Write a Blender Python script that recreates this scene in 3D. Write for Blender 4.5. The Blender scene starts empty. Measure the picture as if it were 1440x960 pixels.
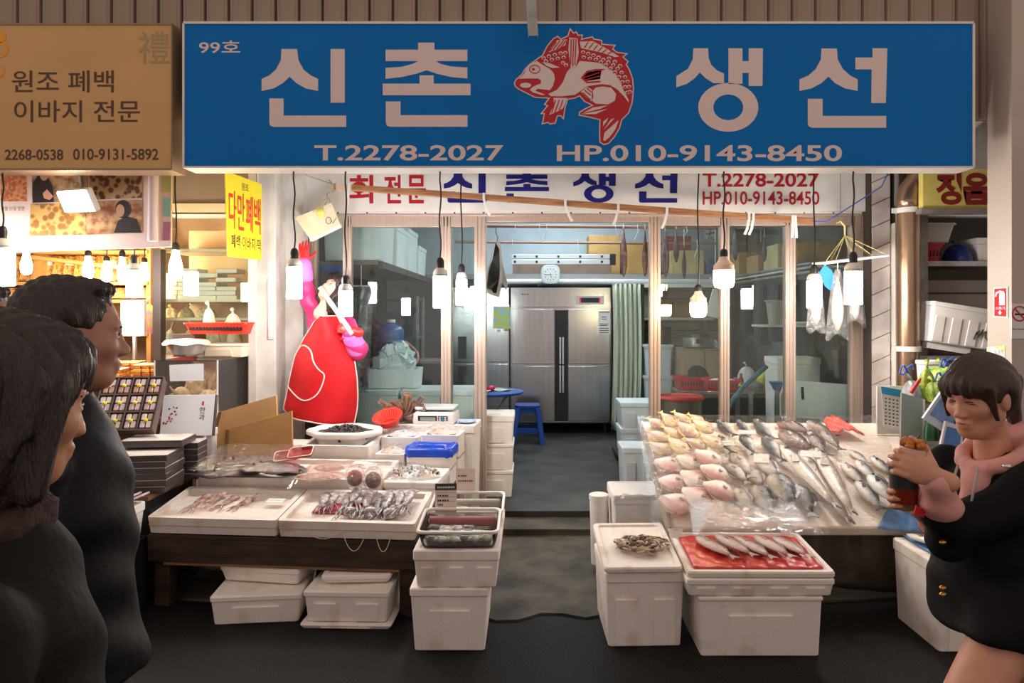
import bpy, bmesh, math, random
import numpy as np
from mathutils import Vector, Matrix, Euler
from mathutils.geometry import tessellate_polygon
R = random.Random(7)
PI = math.pi
SC = bpy.context.scene
COL = SC.collection
# ---------------------------------------------------------------- camera
F, VX, VY, CH = 1000.0, 745.0, 440.0, 1.65      # focal length in pixels, vanishing point, eye height
cd = bpy.data.cameras.new('camera'); cam = bpy.data.objects.new('camera', cd); COL.objects.link(cam)
cam.location = (0, 0, CH); cam.rotation_euler = (PI / 2, 0, 0)
cd.sensor_width = 36.0; cd.lens = 36.0 * F / 1440.0
cd.shift_x = -(VX - 720) / 1440.0; cd.shift_y = -(480 - VY) / 1440.0
cd.clip_start = 0.05; SC.camera = cam
# ---------------------------------------------------------------- world: the even dim light of the covered market street
w = bpy.data.worlds.new('world'); SC.world = w; w.use_nodes = True
bg = w.node_tree.nodes['Background']
bg.inputs[0].default_value = (1.0, 0.81, 0.71, 1); bg.inputs[1].default_value = 0.58
SC.view_settings.view_transform = 'Standard'; SC.view_settings.look = 'None'
SC.view_settings.exposure = 0.0; SC.view_settings.gamma = 1.0
SC.view_settings.use_curve_mapping = False
SC.cycles.max_bounces = 8; SC.cycles.transparent_max_bounces = 24
SC.cycles.sample_clamp_indirect = 4.0
SC.cycles.caustics_reflective = False; SC.cycles.caustics_refractive = False

def W(px, py, Y): return Vector(((px - VX) / F * Y, Y, CH - (py - VY) / F * Y))
def G(px, py, Z=0.0):
    Y = F * (CH - Z) / (py - VY); return Vector(((px - VX) / F * Y, Y, Z))
# ---------------------------------------------------------------- materials
def lin(c): return tuple(((v / 255) / 12.92 if v / 255 <= 0.04045 else ((v / 255 + 0.055) / 1.055) ** 2.4) for v in c)
MATS = {}
def nd(nt, t, **kw):
    n = nt.nodes.new(t)
    for k, v in kw.items():
        if k.startswith('i_'):
            k = k[2:]; n.inputs[int(k) if k.isdigit() else k].default_value = v
        else: setattr(n, k, v)
    return n
def mat(name, col, rough=0.5, metal=0.0, var=0.0, scale=6.0, col2=None, bump=0.0, bscale=30.0, spec=0.5, stretch=None,
        emit=0.0, coat=0.0, trans=0.0, alpha=1.0, detail=4.0, lo=0.35, hi=0.65, sub=0.0, tex='noise'):
    if name in MATS: return MATS[name]
    m = bpy.data.materials.new(name); m.use_nodes = True; nt = m.node_tree; b = nt.nodes['Principled BSDF']
    c = lin(col) + (1,)
    b.inputs['Base Color'].default_value = c; b.inputs['Roughness'].default_value = rough; b.inputs['Metallic'].default_value = metal
    b.inputs['Specular IOR Level'].default_value = spec; b.inputs['Coat Weight'].default_value = coat
    b.inputs['Transmission Weight'].default_value = trans; b.inputs['Alpha'].default_value = alpha
    if sub: b.inputs['Subsurface Weight'].default_value = sub; b.inputs['Subsurface Radius'].default_value = (.02, .01, .006)
    if emit: b.inputs['Emission Color'].default_value = c; b.inputs['Emission Strength'].default_value = emit
    if var or bump or col2:
        tc = nd(nt, 'ShaderNodeTexCoord'); mp = nd(nt, 'ShaderNodeMapping'); nt.links.new(tc.outputs['Object'], mp.inputs[0])
        if stretch: mp.inputs['Scale'].default_value = stretch
    if var or col2:
        if tex == 'voronoi': n = nd(nt, 'ShaderNodeTexVoronoi', i_Scale=scale); o = n.outputs['Distance']
        elif tex == 'cells': n = nd(nt, 'ShaderNodeTexVoronoi', i_Scale=scale); o = n.outputs['Color']
        else: n = nd(nt, 'ShaderNodeTexNoise', i_Scale=scale, i_Detail=detail); o = n.outputs['Fac']
        nt.links.new(mp.outputs[0], n.inputs['Vector'])
        r = nd(nt, 'ShaderNodeValToRGB'); e = r.color_ramp.elements
        e[0].position = lo; e[1].position = hi
        k2 = lin(col2) if col2 else tuple(v * (1 - var) for v in c[:3]); k1 = c[:3] if col2 else tuple(min(1, v * (1 + var * .6)) for v in c[:3])
        e[0].color = k2 + (1,); e[1].color = k1 + (1,)
        nt.links.new(o, r.inputs[0]); nt.links.new(r.outputs[0], b.inputs['Base Color'])
        if emit: nt.links.new(r.outputs[0], b.inputs['Emission Color'])
    if bump:
        n2 = nd(nt, 'ShaderNodeTexNoise', i_Scale=bscale, i_Detail=5.0); nt.links.new(mp.outputs[0], n2.inputs['Vector'])
        bp = nd(nt, 'ShaderNodeBump', i_Strength=bump, i_Distance=0.01); nt.links.new(n2.outputs['Fac'], bp.inputs['Height'])
        nt.links.new(bp.outputs[0], b.inputs['Normal'])
    MATS[name] = m; return m
def film(name, tint=(255, 255, 255), gloss=0.10, rough=0.12, milk=0.06, bump=0.6, bscale=18.0, milkcol=(235, 232, 228), ior=1.35):
    """clear sheet: see-through, with fresnel shine and a little milkiness in the creases"""
    if name in MATS: return MATS[name]
    m = bpy.data.materials.new(name); m.use_nodes = True; nt = m.node_tree; nt.nodes.clear()
    out = nd(nt, 'ShaderNodeOutputMaterial'); tr = nd(nt, 'ShaderNodeBsdfTransparent'); tr.inputs[0].default_value = lin(tint) + (1,)
    gl = nd(nt, 'ShaderNodeBsdfGlossy', i_Roughness=rough); df = nd(nt, 'ShaderNodeBsdfDiffuse'); df.inputs[0].default_value = lin(milkcol) + (1,)
    m1 = nd(nt, 'ShaderNodeMixShader'); m2 = nd(nt, 'ShaderNodeMixShader'); fr = nd(nt, 'ShaderNodeFresnel', i_IOR=ior)
    ad = nd(nt, 'ShaderNodeMath', operation='MULTIPLY_ADD'); ad.inputs[1].default_value = .4 if bump else 1.0; ad.inputs[2].default_value = gloss; L = nt.links.new
    m1.inputs[0].default_value = milk
    if bump:
        tc = nd(nt, 'ShaderNodeTexCoord'); n = nd(nt, 'ShaderNodeTexNoise', i_Scale=bscale, i_Detail=6.0, i_Distortion=1.2); L(tc.outputs['Object'], n.inputs['Vector'])
        bp = nd(nt, 'ShaderNodeBump', i_Strength=bump, i_Distance=0.02); L(n.outputs['Fac'], bp.inputs['Height']); L(bp.outputs[0], gl.inputs['Normal']); L(bp.outputs[0], fr.inputs['Normal'])
        if milk:
            rp = nd(nt, 'ShaderNodeMapRange', i_1=.4, i_2=.75, i_3=milk * .4, i_4=milk * 2.2); L(n.outputs['Fac'], rp.inputs[0]); L(rp.outputs[0], m1.inputs[0])
    L(tr.outputs[0], m1.inputs[1]); L(df.outputs[0], m1.inputs[2]); L(fr.outputs[0], ad.inputs[0]); L(ad.outputs[0], m2.inputs[0])
    L(m1.outputs[0], m2.inputs[1]); L(gl.outputs[0], m2.inputs[2]); L(m2.outputs[0], out.inputs[0])
    MATS[name] = m; return m
def lamp_mat(name, col, strength):
    if name in MATS: return MATS[name]
    m = bpy.data.materials.new(name); m.use_nodes = True; nt = m.node_tree; nt.nodes.clear()
    o = nd(nt, 'ShaderNodeOutputMaterial'); e = nd(nt, 'ShaderNodeEmission', i_Strength=strength); e.inputs[0].default_value = tuple(col) + (1,)
    nt.links.new(e.outputs[0], o.inputs[0]); MATS[name] = m; return m
# ---------------------------------------------------------------- mesh collector
def rr(w, d, r, n=3):
    """rounded rectangle loop, centred, counter-clockwise"""
    r = max(min(r, w / 2 - 1e-4, d / 2 - 1e-4), 1e-4); pts = []
    for cx, cy, a0 in ((w / 2 - r, d / 2 - r, 0), (-w / 2 + r, d / 2 - r, 90), (-w / 2 + r, -d / 2 + r, 180), (w / 2 - r, -d / 2 + r, 270)):
        for i in range(n + 1):
            a = math.radians(a0 + 90 * i / n); pts.append((cx + r * math.cos(a), cy + r * math.sin(a)))
    return pts
class MB:
    def __init__(s): s.v = []; s.f = []
    def add(s, vs, fs, M=None):
        o = len(s.v); s.v += [tuple(M @ Vector(p)) if M else tuple(p) for p in vs]; s.f += [tuple(i + o for i in f) for f in fs]; return s
    def box(s, x0, x1, y0, y1, z0, z1, M=None):
        return s.add([(x0, y0, z0), (x1, y0, z0), (x1, y1, z0), (x0, y1, z0), (x0, y0, z1), (x1, y0, z1), (x1, y1, z1), (x0, y1, z1)],
                     [(0, 3, 2, 1), (4, 5, 6, 7), (0, 1, 5, 4), (1, 2, 6, 5), (2, 3, 7, 6), (3, 0, 4, 7)], M)
    def loft(s, rings, cap0=True, cap1=True, M=None, close=False):
        n = len(rings[0]); vs = [p for r in rings for p in r]; fs = []
        k = len(rings)
        for i in range(k if close else k - 1):
            a, b = i * n, ((i + 1) % k) * n
            for j in range(n): fs.append((a + j, a + (j + 1) % n, b + (j + 1) % n, b + j))
        if cap0 and not close: fs.append(tuple(range(n - 1, -1, -1)))
        if cap1 and not close: fs.append(tuple((k - 1) * n + j for j in range(n)))
        return s.add(vs, fs, M)
    def rbox(s, w, d, h, r=.01, z=0, M=None, top=None, e=.004):
        tw, td = top or (w, d)
        return s.loft([[(x, y, z) for x, y in rr(w - 2 * e, d - 2 * e, r)], [(x, y, z + e) for x, y in rr(w, d, r)], [(x, y, z + h - e) for x, y in rr(tw, td, r)], [(x, y, z + h) for x, y in rr(tw - 2 * e, td - 2 * e, r)]], M=M)
    def tub(s, w, d, h, wall=.02, r=.02, taper=.0, floor=.02, M=None, rim=0.0, z=0):
        """open container: tapered outside, hollow inside"""
        bw, bd = w - 2 * taper, d - 2 * taper
        L = [(bw, bd, 0), (w, d, h - .012)] + ([(w + 2 * rim, d + 2 * rim, h - .012), (w + 2 * rim, d + 2 * rim, h)] if rim else [(w, d, h)]) + [(w - 2 * wall, d - 2 * wall, h), (bw - 2 * wall, bd - 2 * wall, floor)]
        return s.loft([[(x, y, z + q) for x, y in rr(a, b, r)] for a, b, q in L], M=M)
    def tube(s, pts, r, n=8, M=None, cap=True, flat=1.0):
        pts = [Vector(p) for p in pts]; rings = []; up = Vector((0, 0, 1)); prev = None
        for i, p in enumerate(pts):
            t = (pts[min(i + 1, len(pts) - 1)] - pts[max(i - 1, 0)]); t = t.normalized() if t.length > 1e-9 else Vector((0, 0, 1))
            if prev is None: a = t.cross(up); a = a if a.length > .05 else t.cross(Vector((1, 0, 0)))
            else: a = prev - t * prev.dot(t)
            a.normalize(); b = t.cross(a); prev = a; q = r[i] if isinstance(r, (list, tuple)) else r
            rings.append([p + a * (q * math.cos(2 * PI * j / n)) + b * (q * flat * math.sin(2 * PI * j / n)) for j in range(n)])
        return s.loft(rings, cap, cap, M)
    def cyl(s, x, y, z0, z1, r, n=16, r2=None, M=None):
        r2 = r if r2 is None else r2
        return s.loft([[(x + q * math.cos(2 * PI * j / n), y + q * math.sin(2 * PI * j / n), z) for j in range(n)] for q, z in ((r, z0), (r2, z1))], M=M)
    def lathe(s, prof, n=20, M=None, sx=1, sy=1, cap0=True, cap1=True):
        return s.loft([[(q * sx * math.cos(2 * PI * j / n), q * sy * math.sin(2 * PI * j / n), z) for j in range(n)] for q, z in prof], cap0, cap1, M)
    def ell(s, c, r, n=12, k=8, M=None):
        return s.lathe([(max(1e-4, math.sin(PI * i / k)), -math.cos(PI * i / k)) for i in range(k + 1)], n, (M or Matrix()) @ Matrix.Translation(Vector(c)) @ Matrix.Diagonal((r[0], r[1], r[2], 1)))
    def poly(s, loops, fn, thick=None):
        """flat polygon with holes; fn maps 2-D to 3-D; thick (a vector) extrudes it"""
        loops = [list(l) for l in loops]; flat = [p for l in loops for p in l]
        tris = tessellate_polygon([[Vector((p[0], p[1], 0)) for p in l] for l in loops])
        v1 = [fn(*p) for p in flat]; s.add(v1, [tuple(t) for t in tris])
        if thick is not None:
            T = Vector(thick); s.add([Vector(p) + T for p in v1], [tuple(reversed(t)) for t in tris]); o = 0
            for l in loops:
                n = len(l); s.add([v1[o + i] for i in range(n)] + [Vector(v1[o + i]) + T for i in range(n)], [(i, (i + 1) % n, n + (i + 1) % n, n + i) for i in range(n)]); o += n
        return s
    def grid(s, fn, nu, nv, M=None):
        return s.add([fn(i / nu, j / nv) for j in range(nv + 1) for i in range(nu + 1)], [(j * (nu + 1) + i, j * (nu + 1) + i + 1, (j + 1) * (nu + 1) + i + 1, (j + 1) * (nu + 1) + i) for j in range(nv) for i in range(nu)], M)
    def mesh(s, name, smooth=None):
        me = bpy.data.meshes.new(name); me.from_pydata(s.v, [], s.f); me.validate()
        bm = bmesh.new(); bm.from_mesh(me); bmesh.ops.recalc_face_normals(bm, faces=bm.faces); bm.to_mesh(me); bm.free()
        if smooth is not None:
            me.polygons.foreach_set('use_smooth', [True] * len(me.polygons)); 
            if smooth < 180: me.set_sharp_from_angle(angle=math.radians(smooth))
        return me
    def build(s, name, m, parent=None, smooth=35, world=False, bevel=0, solid=0):
        me = s.mesh(name, smooth); return link(name, me, m, parent, world, bevel, solid)
def wm(o):
    M = o.matrix_basis.copy()
    while o.parent: o = o.parent; M = o.matrix_basis @ M
    return M
def link(name, me, m, parent=None, world=False, bevel=0, solid=0):
    o = bpy.data.objects.new(name, me); COL.objects.link(o)
    if m is not None and not me.materials: me.materials.append(m)
    if parent is not None:
        o.parent = parent
        if world: me.transform(wm(parent).inverted())
    if solid: q = o.modifiers.new('solid', 'SOLIDIFY'); q.thickness = solid; q.offset = 0
    if bevel: q = o.modifiers.new('bevel', 'BEVEL'); q.width = bevel; q.segments = 2; q.limit_method = 'ANGLE'
    return o
def tag(o, label, cat, group=None, kind=None):
    o['label'] = label
    if cat: o['category'] = cat
    if group: o['group'] = group
    if kind: o['kind'] = kind
    return o
def thing(name, label, cat, loc=(0, 0, 0), rz=0.0, group=None, rot=None):
    o = bpy.data.objects.new(name, None); COL.objects.link(o); o.location = loc; o.rotation_euler = rot or (0, 0, rz); o.empty_display_size = .05
    return tag(o, label, cat, group)
def one(name, mb, m, label, cat, loc=(0, 0, 0), rz=0.0, group=None, rot=None, **kw):
    o = mb.build(name, m, **kw) if isinstance(mb, MB) else link(name, mb, m, **kw)
    o.location = loc; o.rotation_euler = rot or (0, 0, rz); return tag(o, label, cat, group)
def struct(name, mb, m, label, **kw):
    o = mb.build(name, m, **kw); o['kind'] = 'structure'; o['label'] = label; return o
def dup(root, loc, rz=None, label=None, rot=None, scale=None):
    r = root.copy(); COL.objects.link(r); r.location = loc
    if rz is not None: r.rotation_euler = (0, 0, rz)
    if rot is not None: r.rotation_euler = rot
    if scale: r.scale = (scale,) * 3 if not isinstance(scale, tuple) else scale
    if label: r['label'] = label
    for ch in root.children:
        c = ch.copy(); COL.objects.link(c); c.parent = r
        for g in ch.children:
            d = g.copy(); COL.objects.link(d); d.parent = c
    return r
# ---------------------------------------------------------------- lettering
TC = bpy.data.curves.new('lettering', 'FONT'); TO = bpy.data.objects.new('lettering', TC); COL.objects.link(TO)
def text_pts(body, bold=0.0):
    TC.body = body; TC.offset = bold; TC.resolution_u = 4; bpy.context.view_layer.update()
    me = bpy.data.meshes.new_from_object(TO.evaluated_get(bpy.context.evaluated_depsgraph_get()))
    v = [(p.co.x, p.co.y) for p in me.vertices]; f = [tuple(p.vertices) for p in me.polygons]; bpy.data.meshes.remove(me); return v, f
def text(body, x0, x1, y0, y1, fn, m, parent, bold=0.0, name='lettering'):
    """lettering fitted into a rectangle (y0 top, y1 bottom); fn maps sheet coordinates to world"""
    v, f = text_pts(body, bold)
    a0, a1 = min(p[0] for p in v), max(p[0] for p in v); b0, b1 = min(p[1] for p in v), max(p[1] for p in v)
    mb = MB(); mb.add([fn(x0 + (p[0] - a0) / (a1 - a0) * (x1 - x0), y1 + (p[1] - b0) / (b1 - b0) * (y0 - y1)) for p in v], f)
    o = mb.build(name, m, parent, None, True)
    if len(body) > 4: o['kind'] = 'stuff'
    return o
# ================================================================ the setting
YS, YU, YF, YB = 4.60, 4.772, 5.80, 9.95     # sign front, siding, glass front, back wall
M_asph = mat('asphalt', (62, 59, 57), .7, spec=.2, col2=(15, 14, 14), lo=.48, hi=.84, scale=120, bump=.35, bscale=160, detail=8)
M_conc = mat('worn_concrete', (94, 84, 72), .65, spec=.25, col2=(44, 40, 35), lo=.3, hi=.66, scale=4.5, bump=.25, bscale=40, detail=8)
M_shopfl = mat('shop_floor', (72, 70, 63), .55, spec=.3, col2=(38, 38, 35), scale=3.2, bump=.15, bscale=30, detail=8)
M_wallw = mat('white_painted_wall', (214, 210, 202), .6, col2=(176, 170, 160), scale=3.5, lo=.25, hi=.55, bump=.1)
M_back = mat('pale_blue_wall', (176, 190, 198), .6, var=.12, scale=2)
M_dark = mat('dim_wall', (112, 108, 102), .7, col2=(70, 66, 62), scale=1.8)
M_alu = mat('aluminium', (206, 184, 170), .36, .45, var=.1, scale=3, stretch=(40, 40, 1), bump=.02)
M_aluw = mat('white_aluminium', (225, 222, 216), .4, .2, var=.06, scale=4)
M_sid = mat('siding_paint', (152, 134, 118), .5, .1, var=.12, scale=5, stretch=(1, 1, .3))
M_groove = mat('dark_groove', (60, 52, 46), .8)
M_gals = mat('galvanised_steel', (170, 168, 164), .4, .8, var=.2, scale=12)
M_white = mat('white_print', (238, 232, 230), .5)
M_blk = mat('black_plastic', (18, 18, 19), .45)
M_rub = mat('black_cable', (22, 20, 20), .5)
M_glass = film('window_glass', (236, 243, 241), .025, .015, .02, bump=0, ior=1.3, milkcol=(200, 205, 205))

def slab(x0, x1, y0, y1, z0, z1): return MB().box(x0, x1, y0, y1, z0, z1)
struct('floor', slab(-9, 9, -3, 12, -.2, 0), M_asph, 'dark wet asphalt of the market street')
# worn concrete pad between the stalls with an uneven front edge
edge = [(-.9, 3.93)] + [(-.9 + .12 * i, 3.86 + .05 * math.sin(i * 1.7) + .03 * math.sin(i * .6 + 1)) for i in range(1, 16)] + [(.95, 3.95)]
p = MB().poly([edge + [(2.8, 4.2), (2.8, 5.3), (-2.1, 5.3), (-2.1, 4.1)]], lambda x, y: (x, y, .012), (0, 0, -.03))
struct('trim_1', p, M_conc, 'worn concrete pad between asphalt and shop step')
struct('trim_2', slab(-1.9, 2.8, 5.24, 5.60, -.02, .052).box(-1.9, 2.8, 5.238, 5.262, .045, .058), M_conc, 'low concrete step at the shop entrance')
struct('floor_shop', slab(-2.0, 2.85, 5.57, YB, -.02, .10), M_shopfl, 'damp grey concrete floor inside the fish shop')
struct('wall_back', slab(-2.1, 2.95, YB, YB + .1, 0, 3.2), M_back, 'pale blue back wall of the fish shop')
struct('wall_left', slab(-2.12, -2.0, 5.72, YB, 0, 3.2), M_dark, 'stained grey side wall on the left of the shop')
struct('wall_right', slab(2.86, 2.95, 5.72, YB, 0, 3.2), M_dark, 'stained grey side wall on the right of the shop')
struct('ceiling', slab(-5.2, 4.4, 4.90, 10.1, 3.14, 3.22), M_aluw, 'pale ceiling over the shops')
struct('wall_front_left', slab(-2.14, -1.79, 5.62, 5.74, 0, 3.14), M_wallw, 'white scuffed wall strip left of the window')
# pillar between the shops, with a slim cover strip and a switch box
pl = struct('wall_pillar', slab(-2.11, -1.93, 5.40, 5.62, 0, 3.14).box(-2.125, -2.06, 5.36, 5.42, 0, 3.0), M_wallw, 'white speckled pillar between the two shops', bevel=.006)
MB().box(-1.985, -1.945, 5.385, 5.402, 1.45, 1.92).build('cover_plate', M_aluw, pl, world=True, bevel=.003)
# right front: leaning white facing tiles, painted post
rf = struct('wall_front_right', slab(2.70, 2.86, 5.64, 5.76, 0, 3.14), M_groove, 'narrow dark backing behind the white slanted facing tiles')
M_tile = mat('white_facing', (222, 212, 206), .45, col2=(188, 172, 164), scale=5, bump=.08)
for i in range(14):
    z = .55 + i * .178
    MB().poly([[(2.712, z), (2.848, z + .062), (2.848, z + .233), (2.712, z + .171)]], lambda x, q: (x, 5.622, q), (0, .03, 0)).build('facing_tile', M_tile, rf, None, True)
struct('trim_3', slab(2.86, 2.935, 5.55, 5.66, 0, 2.36), mat('peeling_white_paint', (215, 208, 198), .6, col2=(92, 78, 66), scale=9, lo=.26, hi=.4, bump=.2, stretch=(1, 1, .5)), 'white painted post with peeling scuffed paint', bevel=.008)
struct('trim_4', slab(2.875, 2.92, 5.50, 5.60, 2.15, 3.14), mat('rusty_brown', (74, 54, 42), .7, var=.4, scale=20), 'dark brown wooden batten above the post', bevel=.004)

# ---- upper wall of ribbed siding, every board a piece
up = struct('wall_upper', slab(-4.6, 3.4, YU + .03, YU + .05, 2.95, 4.6), M_groove, 'ribbed brown grey siding above the shop signs')
sm = MB().poly([[(0, 0), (.012, .022), (.028, .022), (.034, .028), (.126, .028), (.132, .022), (.148, .022), (.152, 0)]], lambda x, y: (x, -y, 0), (0, 0, 1.65)).mesh('siding_board')
for i in range(50):
    o = link('siding_board', sm, M_sid, up); o.location = (-4.55 + i * .1578, YU + .03, 2.95)

# ---- steel hanger coming down in front of the sign
hb = thing('steel_bracket', 'grey steel channel hanging down over the top of the blue sign', 'bracket', W(750, 50, 4.42))
a, b = Vector((0, 0, 0)), Vector((-.022, -.06, .34))
MB().poly([[(-.032, 0), (.03, 0), (.03, .05), (.024, .05), (.024, .006), (-.026, .006), (-.026, .05), (-.032, .05)]], lambda x, y: (x, y, 0), b).build('channel', M_gals, hb, None)
MB().box(-.012, .006, -.004, .0, .02, .33).build('rib', M_gals, hb, None)

# ---- the glass front
def post(parent, a, b, y0=303, z0=.10, Y=YF, dep=.07, name='mullion'):
    x0, x1 = (a - VX) / F * Y, (b - VX) / F * Y; zt = CH + (VY - y0) / F * Y; w_ = x1 - x0
    mb = MB().box(x0, x1, Y, Y + dep, z0, zt)
    n = 3 if w_ > .06 else 2
    for i in range(n):
        c = x0 + w_ * (i + .5) / n; mb.box(c - w_ * .33 / n, c + w_ * .33 / n, Y - .008, Y + .002, z0, zt)
    return mb.build(name, M_alu, parent, world=True)
def pane(parent, a, b, ya, yb, Y=YF + .035):
    x0, x1 = (a - VX) / F * YF, (b - VX) / F * YF; z1, z0 = CH + (VY - ya) / F * YF, CH + (VY - yb) / F * YF
    return MB().box(x0, x1, Y - .003, Y + .003, z0, z1).build('pane', M_glass, parent, None, True)
def rail(parent, a, b, ya, yb, name='rail', m=None, Y=YF, dep=.07):
    x0, x1 = (a - VX) / F * YF, (b - VX) / F * YF; z1, z0 = CH + (VY - ya) / F * YF, CH + (VY - yb) / F * YF
    return MB().box(x0, x1, Y, Y + dep, z0, z1).build(name, m or M_alu, parent, world=True, bevel=.003)
def window(n, label):
    o = thing('window_%d' % n, label, None, (0, YF, 0)); o['kind'] = 'structure'; return o
M_panel = mat('ribbed_grey_panel', (150, 138, 126), .5, .3, var=.1, scale=4)
w1 = window(1, 'fixed shop window left of the entrance in an aluminium frame')
post(w1, 434, 445); post(w1, 482, 494); post(w1, 620, 634); rail(w1, 434, 634, 303, 319); rail(w1, 434, 634, 628, 640)
pane(w1, 445, 482, 319, 628); pane(w1, 494, 620, 319, 628)
for i in range(7): rail(w1, 436 + i * 28, 463 + i * 28, 640, 705, 'base_panel', M_panel, YF + .012, .04)
d1 = thing('door_1', 'glazed sliding door leaf at the left of the entrance', None, (0, YF, 0)); d1['kind'] = 'structure'
post(d1, 628, 636, Y=YF + .10); post(d1, 667, 683, Y=YF - .02, dep=.16, name='door_stile'); rail(d1, 634, 668, 303, 319); rail(d1, 634, 668, 636, 648)
pane(d1, 634, 668, 319, 636); 
for i in range(2): rail(d1, 635 + i * 16.5, 651 + i * 16.5, 648, 705, 'base_panel', M_panel, YF + .012, .04)
w2 = window(2, 'three light shop window right of the entrance in an aluminium frame')
for a, b in ((914, 929), (1013, 1026), (1105, 1119), (1205, 1223)): post(w2, a, b)
post(w2, 1197, 1205); rail(w2, 929, 1205, 303, 317); rail(w2, 929, 1205, 640, 652)
for a, b in ((929, 1013), (1026, 1105), (1119, 1197)): pane(w2, a, b, 317, 640)
for i in range(10): rail(w2, 915 + i * 30.7, 945 + i * 30.7, 652, 705, 'base_panel', M_panel, YF + .012, .04)
t5 = struct('trim_5', slab(-1.80, 2.70, YF - .03, YF + .09, 2.435, 2.50), M_alu, 'aluminium head rail over the whole glass front', bevel=.004)
# strip of short white slats with dark gaps along the head rail
t6 = struct('trim_6', slab(-1.80, 2.70, YF - .035, YF - .03, 2.455, 2.492), M_groove, 'dark backing of the white slat strip above the glass')
for i in range(19):
    x = -1.79 + i * .236
    MB().poly([[(x, 2.492), (x + .222, 2.492), (x + .231, 2.456), (x + .009, 2.456)]], lambda a, z: (a, YF - .046, z), (0, .012, 0)).build('slat', M_aluw, t6, None, True)
rail(t5, 683, 914, 303, 312)

# ================================================================ signs
def plane_fn(Y, off=0.0): return lambda px, py: tuple(W(px, py, Y) + Vector((0, -off, 0)))
def unproj(Y): return lambda px, py: (((px - VX) / F * Y), CH - (py - VY) / F * Y)
M_blue = mat('sign_blue', (0, 116, 196), .5, var=.04, scale=1.5, spec=.15)
M_letter = mat('sign_letter', (236, 214, 210), .5)
M_red = mat('emblem_red', (196, 12, 34), .5)
sg = thing('shop_sign', 'wide blue shop sign with white Korean lettering and a red fish', 'sign', W(814, 237, YS))
a = W(259, 33, YS); b = W(1368, 234.6, YS)
MB().box(a.x, b.x, YS, YS + .17, b.z, a.z).build('sign_box', M_blue, sg, world=True)
fr = MB(); e = .014
fr.box(a.x - .004, b.x + .004, YS - .006, YS + .175, a.z - .004, a.z + .012); fr.box(a.x - .006, b.x + .006, YS - .008, YS + .175, b.z - .008, b.z + .004)
fr.box(a.x - .010, a.x + .004, YS - .006, YS + .175, b.z, a.z); fr.box(b.x - .004, b.x + .012, YS - .006, YS + .175, b.z, a.z)
fr.build('sign_frame', M_aluw, sg, world=True)
GL = {}     # stroke outlines of the four big syllables, in sheet coordinates
GL['신'] = [[[(396, 69), (395, 85), (388, 98), (379, 106), (368, 111), (368, 128), (385, 124.5), (398, 117), (407.5, 108), (417, 117), (430, 124.5), (447.5, 128), (447.5, 111), (437, 106), (427, 98), (420, 85), (418, 69)]],
            [[(465, 69), (485, 69), (485, 144.5), (465, 144.5)]], [[(379, 138.5), (399, 138.5), (399, 162.5), (487, 162.5), (487, 178.5), (385, 178.5), (380.5, 177), (379, 173)]]]
GL['촌'] = [[[(588, 60), (611, 60), (611, 70), (657.3, 70), (657.3, 86), (613, 86), (620, 90), (634, 93.5), (657.3, 95), (657.3, 110.5), (635, 108.5), (615, 104), (600, 99), (585, 104), (565, 108.5), (542.3, 111), (542.3, 95.5), (565, 94), (580, 90), (588, 86), (542.3, 86), (542.3, 70), (588, 70)]],
            [[(590, 106), (610, 106), (610, 117.7), (661.7, 117.7), (661.7, 134), (538.3, 134), (538.3, 117.7), (590, 117.7)]], [[(542.7, 142.7), (563.3, 142.7), (563.3, 162), (657.5, 162), (657.5, 178.3), (549, 178.3), (544, 177), (542.7, 172)]]]
ring = lambda cx, cy, rx, ry, n=36: [(cx + rx * math.cos(2 * PI * i / n), cy + ry * math.sin(2 * PI * i / n)) for i in range(n)]
GL['생'] = [[[(975, 68), (974, 84), (967, 97), (951, 107), (951, 123), (966, 118), (977, 110), (984, 102), (992, 110), (1003, 117), (1018, 117), (1018, 103.5), (1008, 99), (1000, 91), (996.5, 82), (995.7, 68)]],
            [[(1024.3, 68), (1044, 68), (1044, 86), (1052.7, 86), (1052.7, 68), (1072.7, 68), (1072.2, 121), (1052.7, 121), (1052.7, 102.7), (1044, 102.7), (1044, 118), (1024.3, 118)]],
            [ring(1024, 151, 42.3, 34.3), ring(1024, 151, 21, 18)]]
GL['선'] = [[[(1155, 68.3), (1154, 84), (1147, 97), (1137, 106), (1124, 111.7), (1124, 128), (1141, 124.5), (1155, 117), (1165, 108), (1174, 117), (1188, 124.5), (1206, 128), (1206, 111.7), (1195, 106), (1185, 97), (1178, 84), (1176.7, 68.3)]],
            [[(1202.7, 81), (1226.7, 81), (1226.7, 68), (1247.7, 68), (1245.5, 145), (1225, 145), (1225.5, 97.7), (1202.7, 97.7)]], [[(1135.7, 139), (1156.7, 139), (1156.7, 163), (1246, 163), (1246, 179.7), (1142, 179.7), (1137.2, 178), (1135.7, 174)]]]
fnS = plane_fn(YS, .002)
for ch in '신촌생선':
    mb = MB()
    for loops in GL[ch]: mb.poly(loops, fnS)
    mb.build('letter', M_letter, sg, None, True)
text('99호', 280, 338, 57, 75, fnS, M_letter, sg, .012); text('T.2278-2027', 442, 708, 204, 226, fnS, M_letter, sg, .02); text('HP.010-9143-8450', 783, 1184, 204, 227, fnS, M_letter, sg, .02)
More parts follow.
